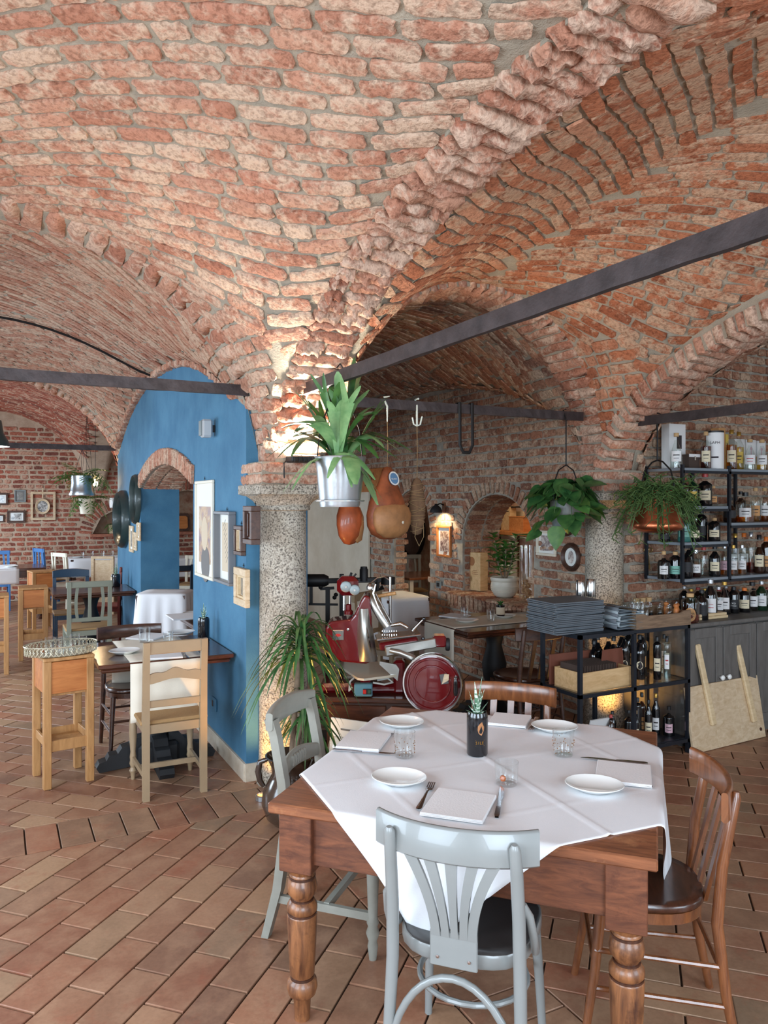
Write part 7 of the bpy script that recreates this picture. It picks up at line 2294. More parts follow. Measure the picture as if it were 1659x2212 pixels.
def bottle(label, loc, h, r, shape='wine', body='glass_black', cap='cap_black', lab='lab_cream', liquid=None, fill=.5, lz=(.18, .48), group='bottles of the bar', word=None, lw=.85, ink='ink', name='bottle', round_lab=False):
    t = thing(name, label, 'bottle', loc, 0, group)
    prof = SHAPES[shape]; n = 4 if shape == 'square' else 18
    az = math.atan2(CAM[1] - loc[1], CAM[0] - loc[0])
    def ringpts(rr, z, nn=20):
        if shape == 'square':
            q = 5.0; out = []
            for i in range(nn):
                a = 2 * PI * i / nn; ct, st_ = math.cos(a), math.sin(a); k = rr / ((abs(ct) ** q + abs(st_) ** q) ** (1 / q)); out.append((ct * k, st_ * k, z))
            return out
        return [(rr * math.cos(2 * PI * i / nn), rr * math.sin(2 * PI * i / nn), z) for i in range(nn)]
    def revolve(pf):
        rows = [ringpts(a, z) for a, z in pf]; rows = [r_ + [r_[0]] for r_ in rows]; return M().sheet(rows)
    ck = CAPH[shape]
    revolve([(a * r, z * h) for a, z in prof if z <= ck + .02]).build('glass', body, t, sharp=50)
    capr = .42 * r
    M().lathe([(0, ck * h), (capr, ck * h), (capr, h), (capr * .9, h * 1.005), (0, h * 1.006)], 12, cap=False).build('cap', cap, t, sharp=50)
    if liquid:
        lp = [(a * r * .92, max(.004, z * h)) for a, z in prof if z <= fill]
        lp.append((lp[-1][0], fill * h)); lp.append((0, fill * h)); revolve(lp).build('liquid', liquid, t, sharp=50)
    if lab:
        rot = -PI / 4 * 0
        def patch(a0, a1, z0, z1, off, mat, nm, par):
            rows = []
            for z in (z0 * h, z1 * h):
                row = []
                for i in range(9):
                    a = az + a0 + (a1 - a0) * i / 8; ct, st_ = math.cos(a), math.sin(a)
                    k = (r + off) / ((abs(ct) ** 5 + abs(st_) ** 5) ** .2) if shape == 'square' else r + off
                    row.append((ct * k, st_ * k, z))
                rows.append(row)
            return M().sheet(rows).build(nm, mat, par)
        if round_lab:
            v = []
            for i in range(24):
                u, w = .62 * math.cos(2 * PI * i / 24), .62 * r * math.sin(2 * PI * i / 24); a = az + u; v.append(((r + .001) * math.cos(a), (r + .001) * math.sin(a), (lz[0] + lz[1]) / 2 * h + w * 1.25))
            lo = M().add(v, [tuple(range(24))]).build('label_patch', lab, t)
        else: lo = patch(-lw, lw, lz[0], lz[1], .0008, lab, 'label_patch', t)
        zc = (lz[0] + lz[1]) / 2
        if word:
            text(word, min(.02, 1.5 * r / max(3, len(word))), ink, lo, ((r + .0018) * math.cos(az), (r + .0018) * math.sin(az), zc * h + .008), (PI / 2, 0, az + PI / 2), .0001)
        else: patch(-lw * .6, lw * .6, zc + .02, zc + .05, .0014, ink, 'print_line', lo)
        patch(-lw * .5, lw * .5, zc - .06, zc - .045, .0014, ink, 'print_line', lo)
    return t


# ---- rack
RX0, RX1, RY0, RY1, RZ = 1.68, 2.655, -.79, -.40, .874
t = thing('metal_rack', 'black steel rack with glass shelves in front of the bar column', 'rack', ((RX0 + RX1) / 2, (RY0 + RY1) / 2, 0))
rw, rd = RX1 - RX0, RY1 - RY0
xs_ = [-rw / 2 + .012, -.02, rw / 2 - .012]
for x in xs_:
    for s in (-1, 1): M().box((x, s * (rd / 2 - .012), RZ / 2 - .01), (.024, .024, RZ - .02)).build('post', 'rack_black', t)
for z in (RZ - .012, .49, .085):
    for s in (-1, 1):
        M().box((0, s * (rd / 2 - .012), z), (rw, .024, .024)).build('rail', 'rack_black', t); M().box((s * (rw / 2 - .012), 0, z), (.024, rd, .024)).build('rail', 'rack_black', t)
M().box((0, 0, RZ - .004), (rw - .03, rd - .03, .008)).build('top_panel', 'rack_black', t)
M().box((0, 0, .496), (rw - .03, rd - .03, .008)).build('glass_shelf', 'thin_glass', t); M().box((0, 0, .096), (rw - .03, rd - .03, .01)).build('bottom_shelf', 'rack_black', t)
M().box((rw / 2 - .024, 0, .5), (.006, rd - .03, .74)).build('side_glass', 'thin_glass', t)
# ---- stack of grey menus: one object each
cs_ = onz(1238, 1366, RZ)
for k in range(18):
    o = M().box((0, 0, .0045), (.40, .29, .009), ch=.002).build('menu_folder', 'slate_grey', None, (cs_.x + .02 + random.uniform(-.008, .008), cs_.y + .10 + random.uniform(-.008, .008), RZ + .0005 + .0112 * k), random.uniform(-.05, .03) + (.06 if k % 5 == 0 else 0))
    e = M().box((0, 0, .0045), (.396, .286, .004)).build('paper_edge', 'slate_edge', o)
    tag(o, 'topmost grey menu folder lying on the stack on the black rack' if k == 17 else 'lowest grey menu folder of the stack, resting on the black rack' if k == 0 else 'grey menu folder inside the tall stack on the black rack', 'menu', 'stack of grey menu folders')
# curled leaflets beside it
cl0 = onz(1345, 1358, RZ)
for k in range(7):
    g = M(); rows = []
    for i in range(15):
        q = i / 14
        if q < .5: x, z = -.09 + .2 * (q / .5), .008 + .004 * math.sin(q * 6)
        else: x, z = .11 - .2 * ((q - .5) / .5), .012 + .022 * math.sin((q - .5) * PI) + .012 * ((q - .5) / .5)
        rows.append([(x, y, z) for y in (-.1, -.03, .04, .1)])
    # the loop end curls on the open side
    a = [(-.09 - .012 * math.sin(PI * j / 6), .008 + .016 * (1 - math.cos(PI * j / 6)) / 2 * 2) for j in range(7)]
    g.sheet(rows); g.sheet([[(x, y, z) for y in (-.1, -.03, .04, .1)] for x, z in a])
    o = g.build('leaflet', 'slate_edge' if k % 2 else 'slate_grey', None, (cl0.x - .0 + random.uniform(-.01, .01), cl0.y + .02, RZ + .0005 + .0185 * k), random.uniform(-.15, .1), sharp=180)
    md = o.modifiers.new('thickness', 'SOLIDIFY'); md.thickness = .0012
    tag(o, 'topmost curled leaflet of the pile beside the menu folders' if k == 6 else 'curled ' + ('pale' if k % 2 else 'dark') + ' grey leaflet in the pile beside the menu folders', 'leaflet', 'pile of curled leaflets')
# ---- old wooden tray with mills and shakers
c1, c2 = onz(1372, 1356, RZ), onz(1480, 1344, RZ)
tx0, tx1 = 2.16, 2.66; ty0, ty1 = -.79, -.5
t = thing('wooden_crate', 'weathered wooden tray crate with a handle on the black rack', 'crate', ((tx0 + tx1) / 2, (ty0 + ty1) / 2, RZ + .001))
w_, d_ = tx1 - tx0, ty1 - ty0
M().box((0, 0, .006), (w_, d_, .012)).build('floor_board', 'old_wood', t)
poly = [(-w_ / 2, .012), (w_ / 2, .012), (w_ / 2, .1), (w_ / 2 - .06, .1), (w_ / 2 - .1, .085), (-w_ / 2 + .1, .085), (-w_ / 2 + .06, .1), (-w_ / 2, .1)]
for s in (-1, 1): M().prism(poly, .012, (Vector((0, s * (d_ / 2 - .006) - .006, 0)), EX, EZ, EY)).build('side_board', 'old_wood', t)
for s in (-1, 1):
    M().box((s * (w_ / 2 - .006), 0, .05), (.012, d_ - .02, .08)).build('end_board', 'old_wood', t)
M().box((-w_ / 2 + .005, 0, .125), (.02, d_ - .02, .018), ch=.004).build('handle', 'old_wood', t)
for s in (-1, 1): M().box((-w_ / 2 + .005, s * (d_ / 2 - .03), .1), (.018, .02, .05)).build('handle_post', 'old_wood', t)
BZ = RZ + .014


def mill(label, loc, h, r, mat, top, group=None, fill=None, nm='pepper_mill'):
    t = thing(nm, label, 'mill', loc, 0, group)
    M().lathe([(0, 0), (r, 0), (r, h * .1), (r * .8, h * .3), (r * .9, h * .55), (r * .75, h * .72), (r * .6, h * .75), (r * .85, h * .84), (r * .8, h * .93), (r * .3, h * .96), (0, h)], 14, cap=False).build('body', mat, t, sharp=60)
    M().lathe([(0, h * .97), (r * .25, h * .98), (r * .25, h * 1.03), (0, h * 1.04)], 8, cap=False).build('finial', top, t)
    if fill: M().lathe([(0, .004), (r * .72, .004), (r * .62, h * .5), (0, h * .5)], 10, cap=False).build('contents', fill, t)
    return t


def grinder(label, loc, h, r, fill):
    t = thing('tall_grinder', label, 'mill', loc)
    M().lathe([(r, 0), (r, h * .62)], 18, cap=False).build('glass_tube', 'bottle_clear', t); M().lathe([(0, .004), (r * .86, .004), (r * .86, h * .55), (0, h * .55)], 14, cap=False).build('contents', fill, t)
    M().lathe([(r * 1.02, h * .62), (r * 1.05, h * .64), (r * 1.05, h * .97), (r * .9, h), (0, h)], 18).build('chrome_top', 'chrome', t, sharp=50)
    return t


q = onz(1343, 1308, RZ); grinder('tall chrome-topped glass grinder filled with white salt', (2.06, -.47, RZ + .001), .31, .032, 'lab_white')
grinder('tall chrome-topped glass grinder filled with black pepper behind the salt one', (2.0, -.43, RZ + .001), .30, .03, 'lab_black')
for k in range(12):
    x = 2.2 + .042 * (k % 6); y = -.56 - .07 * (k // 6); h = random.uniform(.12, .17)
    t = thing('glass_shaker', 'slim glass shaker with white filling in the weathered crate', 'shaker', (x, y, BZ), 0, 'glass shakers in the crate')
    M().lathe([(0, 0), (.016, 0), (.017, h * .75), (.012, h * .82), (.012, h * .9), (.015, h * .92), (.01, h), (0, h)], 12, cap=False).build('glass', 'bottle_clear', t); M().lathe([(0, .004), (.0145, .004), (.0145, h * .5), (0, h * .5)], 10, cap=False).build('contents', 'lab_white', t)
for k, (x, y) in enumerate(((2.46, -.7), (2.5, -.74), (2.545, -.71), (2.52, -.65), (2.455, -.63))): mill('small clear acrylic pepper mill in the weathered crate', (x, y, BZ), .12, .021, 'bottle_clear', 'cap_silver', 'clear mills in the crate', fill='lab_black')
for k, (x, y) in enumerate(((2.585, -.73), (2.625, -.70), (2.60, -.63))): mill('turned wooden pepper mill at the end of the weathered crate', (x, y, BZ), .13, .021, 'pine_panel', 'cap_silver', 'wooden mills in the crate')
for k in range(3):
    t = thing('cork_jar', 'glass jar with a cork stopper behind the wooden mills', 'jar', (2.5 + .06 * k, -.45, RZ + .001), 0, 'cork-stoppered jars'); M().lathe([(0, 0), (.026, 0), (.026, .1), (.018, .12), (.018, .13)], 14, cap=False).build('glass', 'bottle_clear', t); M().lathe([(.02, .12), (.023, .15), (0, .15)], 12).build('stopper', 'cap_cork', t)
# ---- middle shelf of the rack
MZ = .5005
t = thing('card_box', 'pale wooden wine box full of brown cards on the rack shelf', 'box', (1.93, -.63, MZ), .06)
bw, bd_, bh = .44, .25, .13
M().box((0, 0, .005), (bw, bd_, .01)).build('base', 'box_wood', t)
for s in (-1, 1): M().box((0, s * (bd_ / 2 - .005), bh / 2), (bw, .01, bh), ch=.001).build('side', 'box_wood', t); M().box((s * (bw / 2 - .005), 0, bh / 2), (.01, bd_ - .02, bh), ch=.001).build('end', 'box_wood', t)
M().box((bw / 2 + .001, -.04, .075), (.001, .06, .05)).build('paper_label', 'lab_white', t); M().box((bw / 2 + .006, .05, .08), (.012, .07, .008), ch=.003).build('grip', 'box_wood', t)
for k in range(22):
    o = M().box((0, 0, .075), (.006, .2, .15), ch=.001).build('menu_card', 'card_brown', None, (1.75 + .0135 * k, -.63, MZ + .012), .06); tag(o, 'brown menu card standing in the pale wine box', 'card', 'brown cards in the wine box')
for k in range(5):
    o = M().tube([(.0, 0, 0), (.0, 0, .16), (.006, 0, .2), (.014, 0, .2), (.02, 0, .16), (.02, 0, 0)], .009, 6, flat=(.25, 8)).build('leather_folder', 'leather_red', None, (2.055 + .014 * k, -.64, MZ + .012), .06); tag(o, 'reddish folded leather cover at the end of the wine box', 'cover', 'leather covers in the wine box')
t = thing('serving_board', 'long reddish wooden board standing behind the wine box', 'board', (1.92, -.47, MZ)); M().box((0, 0, .1), (.44, .015, .2), ch=.002).build('board', 'leather_red', t)
for k, (x, y, h) in enumerate([(2.06, -.5, .27), (2.13, -.46, .29), (2.20, -.49, .30), (2.16, -.58, .30), (2.26, -.58, .33), (2.31, -.5, .33), (2.36, -.62, .30)]):
    bottle('black oil bottle with a small round ' + ('white' if k % 2 else 'cream') + ' label ' + ('before' if y < -.55 else 'behind') + ' the others in the rack', (x, y, MZ), h, .036, 'wine', 'glass_black', 'cap_black', 'lab_white' if k % 2 else 'lab_cream', lz=(.25, .4), lw=.6, group='black oil bottles on the rack shelf', round_lab=True)
for k, (x, y, h, nm) in enumerate([(2.40, -.47, .36, 'tall dark wine bottle with silver neck in the rack'), (2.44, -.56, .34, 'tall dark wine bottle with silver neck in the rack')]):
    bottle(nm, (x, y, MZ), h, .037, 'wine', 'glass_black', 'cap_silver', 'lab_tan', lz=(.2, .42), group='silver-necked wine bottles in the rack')
bottle('slim black bottle with a cream label beside the clear vinegar bottles', (2.46, -.68, MZ), .29, .027, 'tall', 'glass_black', 'cap_black', 'lab_cream', lz=(.2, .5), group=None)
for k, (x, y, lb, nm) in enumerate([(2.53, -.7, 'lab_white', 'slim clear bottle with a white label and a red spot in the rack'), (2.575, -.66, 'lab_cream', 'slim clear bottle with a pale green-printed label in the rack'), (2.61, -.6, 'lab_white', 'slim clear bottle against the rack glass')]):
    bottle(nm, (x, y, MZ), .28, .026, 'tall', 'bottle_clear', 'cap_black', lb, liquid='liquid_clear', fill=.6, lz=(.25, .6), lw=.6, group=None, ink='label_red' if k == 0 else 'ink')
for k in range(2):
    t = thing('wooden_spoon', 'wooden spoon standing among the rack bottles', 'spoon', (2.49 + .02 * k, -.55 + .05 * k, MZ), 0, 'wooden spoons in the rack'); M().bar((0, 0, 0), (.0, .0, .17), .014, .01).build('handle', 'pine', t); M().lathe([(0, 0), (.02, .012), (.026, .04), (.02, .07), (0, .08)], 12, sy=.35, cap=False).build('bowl', 'pine', t, (0, 0, .16))
# ---- bottom shelf
LZ = .1015
specs = [(2.06, -.66, .2, .026, 'wine', 'glass_brown', 'cap_red', None), (2.13, -.6, .2, .026, 'wine', 'glass_black', 'cap_black', None), (2.2, -.68, .22, .03, 'spirit', 'glass_black', 'cap_black', 'lab_white'), (2.28, -.66, .2, .028, 'wine', 'glass_black', 'cap_cork', 'lab_cream'), (2.34, -.62, .27, .026, 'tall', 'glass_black', 'cap_black', None), (2.40, -.66, .26, .027, 'wine', 'glass_black', 'cap_black', 'lab_cream'), (2.44, -.56, .28, .028, 'spirit', 'glass_brown', 'cap_black', 'lab_tan'), (2.51, -.62, .28, .028, 'wine', 'glass_black', 'cap_gold', 'lab_white'), (2.57, -.68, .2, .032, 'square', 'glass_black', 'cap_black', 'lab_pink')]
names = ['brown bottle with a red cap', 'small black bottle without label', 'black square-shouldered bottle with a white label', 'black bottle with cork top and cream label', 'tall slim black bottle', 'black bottle with a cream label', 'brown bottle with a tan label', 'black bottle with a gold cap', 'square black jar with a pink label']
for (x, y, h, r, sh, bo, ca, la), nm in zip(specs, names): bottle(nm + ' on the bottom shelf of the rack', (x, y, LZ), h, r, sh, bo, ca, la, lz=(.12, .42), group=None)
t = thing('paper_bag', 'pale paper sheet standing on the rack bottom shelf', 'paper', (1.98, -.62, LZ)); M().box((0, 0, .09), (.16, .01, .18), R=Matrix.Rotation(.25, 3, 'X')).build('sheet', 'lab_white', t)
t = thing('bread_basket', 'low wicker basket on the rack bottom shelf', 'basket', (1.82, -.6, LZ)); M().lathe([(0, 0), (.09, 0), (.11, .05), (.12, .07), (.11, .07), (.09, .02), (0, .02)], 24, sx=1.1, cap=False).build('bowl', 'cane', t)

# ---- grey bar cabinet
CF = -.72; CH = .845
e0, e1, e2, e3 = (ony(x, 1400, CF).x for x in (1483, 1558, 1632, 1720))


def bar_cabinet(label, x0, x1, doors):
    t = thing('bar_cabinet', label, 'cabinet', ((x0 + x1) / 2, 0, 0)); w = x1 - x0
    M().box((0, (CF + -.08) / 2 + .01, CH / 2 + .02), (w - .004, abs(CF + .08) - .02, CH - .06)).build('carcass', 'cabinet_grey', t)
    M().box((0, (CF - .08) / 2 + .02, .03), (w - .01, abs(CF + .08) - .06, .06)).build('plinth', 'cabinet_grey', t)
    dw = w / doors
    for k in range(doors):
        cx = -w / 2 + dw * (k + .5); d = M().box((cx, CF + .008, CH / 2 + .03), (dw - .006, .02, CH - .1), ch=.002).build('door', 'cabinet_grey', t)
        for (bx_, bz_, bw_, bh_) in ((0, (CH - .1) / 2 - .035, dw - .152, .07), (0, -(CH - .1) / 2 + .035, dw - .152, .07), (-dw / 2 + .04, 0, .07, CH - .11), (dw / 2 - .04, 0, .07, CH - .11)):
            M().box((cx + bx_, CF - .006, CH / 2 + .03 + bz_), (bw_, .012, bh_), ch=.003).build('door_rail', 'cabinet_grey', d)
        kx = cx + (dw / 2 - .035) * (1 if k % 2 == 0 and doors > 1 else -1)
        M().lathe([(0, 0), (.006, 0), (.006, .01), (.017, .016), (.019, .026), (.012, .034), (0, .036)], 14, cap=False).build('knob', 'porcelain', d, (kx, CF - .012, CH * .55), rot=(PI / 2, 0, 0))
    return t


bar_cabinet('grey panelled bar cabinet with two doors beside the steel rack', e0, e2, 2)
bar_cabinet('grey panelled bar cabinet next to the one behind the pastry board', e2 + .002, e2 + (e2 - e0), 2)
bar_cabinet('grey panelled bar cabinet beyond the first two', e2 + (e2 - e0) + .002, e2 + 2 * (e2 - e0), 2)
o = M().box(((e0 + e2 + 2 * (e2 - e0)) / 2, (CF - .08) / 2, CH + .005), (3 * (e2 - e0) + .02, abs(CF + .08) + .03, .026), ch=.003).build('bar_worktop', 'cabinet_grey'); tag(o, 'continuous grey worktop over the bar cabinets', 'worktop')
CT = CH + .019
# ---- pastry boards leaning against it
p0, p1 = onz(1497, 1628, 0.004), onz(1652, 1590, 0.004)
yb = (p0.y + p1.y) / 2; L = abs(p1.x - p0.x)
t = thing('pastry_board', 'large pale wooden board with two long battens leaning on the bar cabinet', 'board', ((p0.x + p1.x) / 2, yb, 0.002), rot=(-.16, 0, math.atan2(p1.y - p0.y, p1.x - p0.x)))
for k in range(3):
    M().box((-L / 2 + L / 3 * (k + .5), 0, .22), (L / 3 - .001, .022, .44), ch=.002).build('plank', 'frame_tan', t)
for (x, l0, tl) in ((-.16 * L / .62, .16, -.05), (.19 * L / .62, .12, -.06)):
    M().bar((x + .03, -.022, l0), (x + .03 + tl * 1.2, -.022, l0 + .56), .03, .05, up=(1, 0, 0), ch=.008).build('batten', 'pale_wood', t)
M().lathe([(0, 0), (.012, 0), (.012, .003), (0, .003)], 14, cap=False).build('hang_hole', 'walnut_dark', t, (L / 2 - .05, -.012, .06), rot=(PI / 2, 0, 0))
for k in range(2):
    q = onz(1550, 1349, CT); o = M().box((0, 0, .01), (.46 - .03 * k, .1, .02), ch=.003).build('wood_strip', 'pale_wood', None, (q.x + .1, CF + .12, CT + .001 + .0215 * k)); tag(o, ('upper' if k else 'lower') + ' pale wooden strip lying on the bar worktop', 'board')

# ---- bottle shelf unit
UX = [2.96, 3.466, 3.98, 4.5]; UYF, UYB = -.45, -.10
t = thing('bottle_shelf', 'blue-grey metal shelf unit full of bottles on the bar wall', 'shelf', ((UX[0] + UX[-1]) / 2, (UYF + UYB) / 2, 0)); ucx, ucy = (UX[0] + UX[-1]) / 2, (UYF + UYB) / 2
for x in UX:
    for y in (UYF, UYB): M().box((x - ucx, y - ucy, 1.55), (.022, .022, .88)).build('post', 'rack_black', t)
SH_L = (1.967, 1.68, 1.41, 1.137); SH_R = (1.967, 1.55, 1.137)
def ushelf(x0, x1, z):
    M().box(((x0 + x1) / 2 - ucx, 0, z - .011), (x1 - x0, UYB - UYF, .022), ch=.002).build('shelf_board', 'shelf_blue', t)
    M().box(((x0 + x1) / 2 - ucx, UYF - ucy - .004, z - .03), (x1 - x0, .014, .02)).build('shelf_lip', 'rack_black', t)
for z in SH_L: ushelf(UX[0], UX[1], z)
for k in (1, 2):
    for z in SH_R: ushelf(UX[k], UX[k + 1], z)


def bpx(px, ytop, z, Y, *a, **k):
    """bottle standing on shelf height z at depth line y = Y, seen at pixel column px, its top at pixel row ytop"""
    p = ony(px, ytop, Y); lb, r = a[0], a[1]
    return bottle(lb, (p.x, Y, z + .001), max(.12, p.z - z), r, *a[2:], **k)


B = bpx; G = None
z = SH_L[0]
B(1461, 936, z, -.36, 'clear bottle with a pink-white label at the end of the top shelf', .045, 'cone', 'bottle_clear', 'cap_cork', 'lab_white', 'liquid_clear', group=G)
B(1525, 933, z, -.38, 'whisky bottle with a cream label beside the white tube on the top shelf', .04, 'spirit', 'bottle_clear', 'cap_cork', 'lab_cream', 'liquid_red', .6, group=G)
B(1580, 929, z, -.36, 'amber spirit bottle with a pale yellow label on the top shelf', .042, 'spirit', 'bottle_clear', 'cap_gold', 'lab_cream', 'liquid_amber', .62, group=G)
B(1596, 934, z, -.28, 'second amber bottle behind the pale yellow labelled one', .04, 'wine', 'bottle_clear', 'cap_gold', 'lab_yellow', 'liquid_gold', .6, group=G)
B(1620, 949, z, -.36, 'squat clear bottle with a red strawberry mark on its label', .048, 'cone', 'bottle_clear', 'cap_cork', 'lab_white', 'liquid_clear', .4, group=G, ink='label_red')
B(1646, 950, z, -.36, 'squat bottle of golden liqueur on the top shelf', .048, 'cone', 'bottle_clear', 'cap_cork', 'lab_white', 'liquid_gold', .45, group=G)
B(1672, 948, z, -.36, 'second squat bottle of golden liqueur at the far end of the cartons', .048, 'cone', 'bottle_clear', 'cap_cork', 'lab_white', 'liquid_gold', .45, group=G)


def carton(label, px0, px1, ytop, z, Y, mat, tube=False, word=None, dep=.08, mark=None):
    a, b = ony(px0, ytop, Y), ony(px1, ytop, Y); w = abs(b.x - a.x); h = a.z - z
    t = thing('gift_tube' if tube else 'gift_box', label, 'tube' if tube else 'box', ((a.x + b.x) / 2, Y + (0 if tube else dep / 2), z + .001))
    if tube:
        M().lathe([(w / 2, 0), (w / 2, h * .96)], 24).build('tube', mat, t); M().lathe([(w / 2 * 1.02, h * .95), (w / 2 * 1.02, h), (0, h)], 24).build('lid', 'cap_black', t)
        az = math.atan2(CAM[1] - t.location.y, CAM[0] - t.location.x)
        if word: text(word, .03, 'ink', t, ((w / 2 + .001) * math.cos(az), (w / 2 + .001) * math.sin(az), h * .68), (PI / 2, 0, az + PI / 2), .0002)
        M().box(((w / 2) * math.cos(az), (w / 2) * math.sin(az), h * .3), (.002, .05, .012), rz=az).build('print_line', 'ink', t)
    else:
        M().box((0, 0, h / 2), (w, dep, h), ch=.001).build('box', mat, t)
        if mark: M().lathe([(0, 0), (.014, 0), (.014, .001), (0, .001)], 14, cap=False).build('rosette', mark, t, (0, -dep / 2 - .0005, h * .72), rot=(PI / 2, 0, 0)); M().box((0, -dep / 2 - .001, h * .55), (.01, .001, .06)).build('ribbon', mark, t)
        else: M().box((w * .1, -dep / 2 - .001, h * .6), (w * .3, .001, h * .3)).build('print_line', 'ink', t)
    return t


carton('tall white spirit carton at the end of the top shelf', 1446, 1481, 915, z, -.24, 'lab_white')
carton('white whisky tube with black lid on the top shelf', 1532, 1557, 931, z, -.38, 'lab_white', tube=True, word='LAPH')
carton('tan carton behind the white tube', 1553, 1567, 924, z, -.22, 'lab_tan')
carton('yellow carton behind the amber bottles', 1566, 1574, 938, z, -.22, 'lab_yellow')
carton('white carton with a purple rosette beside the amber bottles', 1588, 1609, 948, z, -.22, 'lab_white', mark='lab_pink')
carton('white carton with a rosette behind the strawberry bottle', 1612, 1633, 950, z, -.22, 'lab_white', mark='lab_pink')
carton('white carton with a rosette behind the golden liqueur', 1636, 1654, 952, z, -.22, 'lab_white', mark='lab_pink')
q = ony(1498, 985, -.34); t = thing('metal_clasp_box', 'brown box with a white metal clasp rim on the top shelf', 'box', (q.x, -.3, z + .001)); M().box((0, 0, .055), (.115, .1, .11), ch=.002).build('box', 'card_brown', t); M().box((0, -.051, .1), (.117, .004, .024)).build('rim', 'lab_white', t); M().box((0, -.055, .08), (.014, .006, .03)).build('clasp', 'chrome', t)
z = SH_L[1]
for (px, yt, Y, lb, r, sh, bo, ca, la) in [(1478, 1030, -.33, 'dark round bottle behind the rhipsalis on the second shelf', .042, 'spirit', 'glass_brown', 'cap_red', 'lab_cream'), (1496, 1028, -.36, 'dark green bottle with a yellow base label on the second shelf', .04, 'wine', 'glass_green', 'cap_black', 'lab_yellow'), (1523, 1024, -.36, 'stout black bottle with torn cream labels on the second shelf', .052, 'spirit', 'glass_black', 'cap_red', 'lab_cream'), (1541, 1050, -.38, 'small bottle with a beige neck tag on the second shelf', .034, 'round', 'bottle_clear', 'cap_cork', 'lab_tan')]:
    B(px, yt, z, Y, lb, r, sh, bo, ca, la, group=G)
z = SH_L[2]
for (px, yt, Y, lb, r, sh, bo, ca, la) in [(1436, 1140, -.3, 'black bottle in the shadow of the copper cauldron', .04, 'wine', 'glass_black', 'cap_black', 'lab_black'), (1478, 1110, -.36, 'teal labelled bottle beside the copper cauldron', .048, 'spirit', 'glass_teal', 'cap_silver', 'lab_teal'), (1501, 1120, -.38, 'black bottle with an ornate cream label on the third shelf', .042, 'round', 'glass_black', 'cap_silver', 'lab_cream'), (1515, 1102, -.3, 'tall black bottle behind the ornate label', .044, 'jug', 'glass_black', 'cap_black', 'lab_black'), (1543, 1119, -.38, 'squat black bottle with a cork and paper tag', .045, 'jug', 'glass_black', 'cap_cork', 'lab_cream')]:
    B(px, yt, z, Y, lb, r, sh, bo, ca, la, group=G)
z = SH_R[1]
for (px, yt, Y, lb, r, sh, bo, ca, la, li, fi) in [(1577, 1075, -.3, 'dark flask bottle with an orange-rimmed label', .055, 'round', 'glass_brown', 'cap_black', 'lab_black', None, .5), (1600, 1062, -.25, 'dark red bottle behind the square gin bottle', .04, 'spirit', 'glass_brown', 'cap_black', None, None, .5), (1610, 1064, -.38, 'square pale bottle with a blue-violet label and orange liquid', .055, 'square', 'bottle_clear', 'cap_black', 'lab_white', 'liquid_orange', .22), (1632, 1054, -.36, 'clear whisky bottle with a striped label', .042, 'spirit', 'bottle_clear', 'cap_cork', 'lab_tan', 'liquid_gold', .2), (1652, 1054, -.36, 'clear whisky bottle with a large white label', .045, 'spirit', 'bottle_clear', 'cap_cork', 'lab_white', 'liquid_amber', .2), (1674, 1056, -.36, 'clear whisky bottle next to the large white-labelled one', .045, 'spirit', 'bottle_clear', 'cap_cork', 'lab_white', 'liquid_amber', .2)]:
    B(px, yt, z, Y, lb, r, sh, bo, ca, la, li, fi, group=G)
z = SH_L[3]
rows_ = [(1434, 1191, -.36, 'square dark bottle with a neck tag at the end of the fourth shelf', .038, 'square', 'glass_black', 'cap_cork', 'lab_white', None, .5, None),
         (1459, 1192, -.38, 'blue-black bottle with a white boxed label on the fourth shelf', .045, 'jug', 'glass_black', 'cap_cork', 'lab_teal', None, .5, None),
         (1483, 1176, -.38, 'round-shouldered black bottle with a gold outlined label', .05, 'round', 'glass_black', 'cap_black', 'lab_black', None, .5, None),
         (1488, 1176, -.24, 'dark bottle with silver foil behind the gold outlined one', .038, 'wine', 'glass_black', 'cap_silver', None, None, .5, None),
         (1503, 1188, -.38, 'clear round bottle with a silver stopper and white torn label', .043, 'round', 'bottle_clear', 'cap_silver', 'lab_white', 'liquid_red', .3, 'RAM'),
         (1520, 1181, -.33, 'grey glass bottle with a pink wax cap', .04, 'jug', 'bottle_clear', 'cap_red', None, 'liquid_clear', .6, None),
         (1544, 1180, -.38, 'black wine bottle with an illustrated cream label', .042, 'wine', 'glass_black', 'cap_black', 'lab_cream', None, .5, None),
         (1565, 1178, -.36, 'clear bottle with a lettered white and pink label', .036, 'spirit', 'bottle_clear', 'cap_silver', 'lab_pink', 'liquid_amber', .35, 'ORO')]
for (px, yt, Y, lb, r, sh, bo, ca, la, li, fi, wd) in rows_: B(px, yt, z, Y, lb, r, sh, bo, ca, la, li, fi, group=G, word=wd)
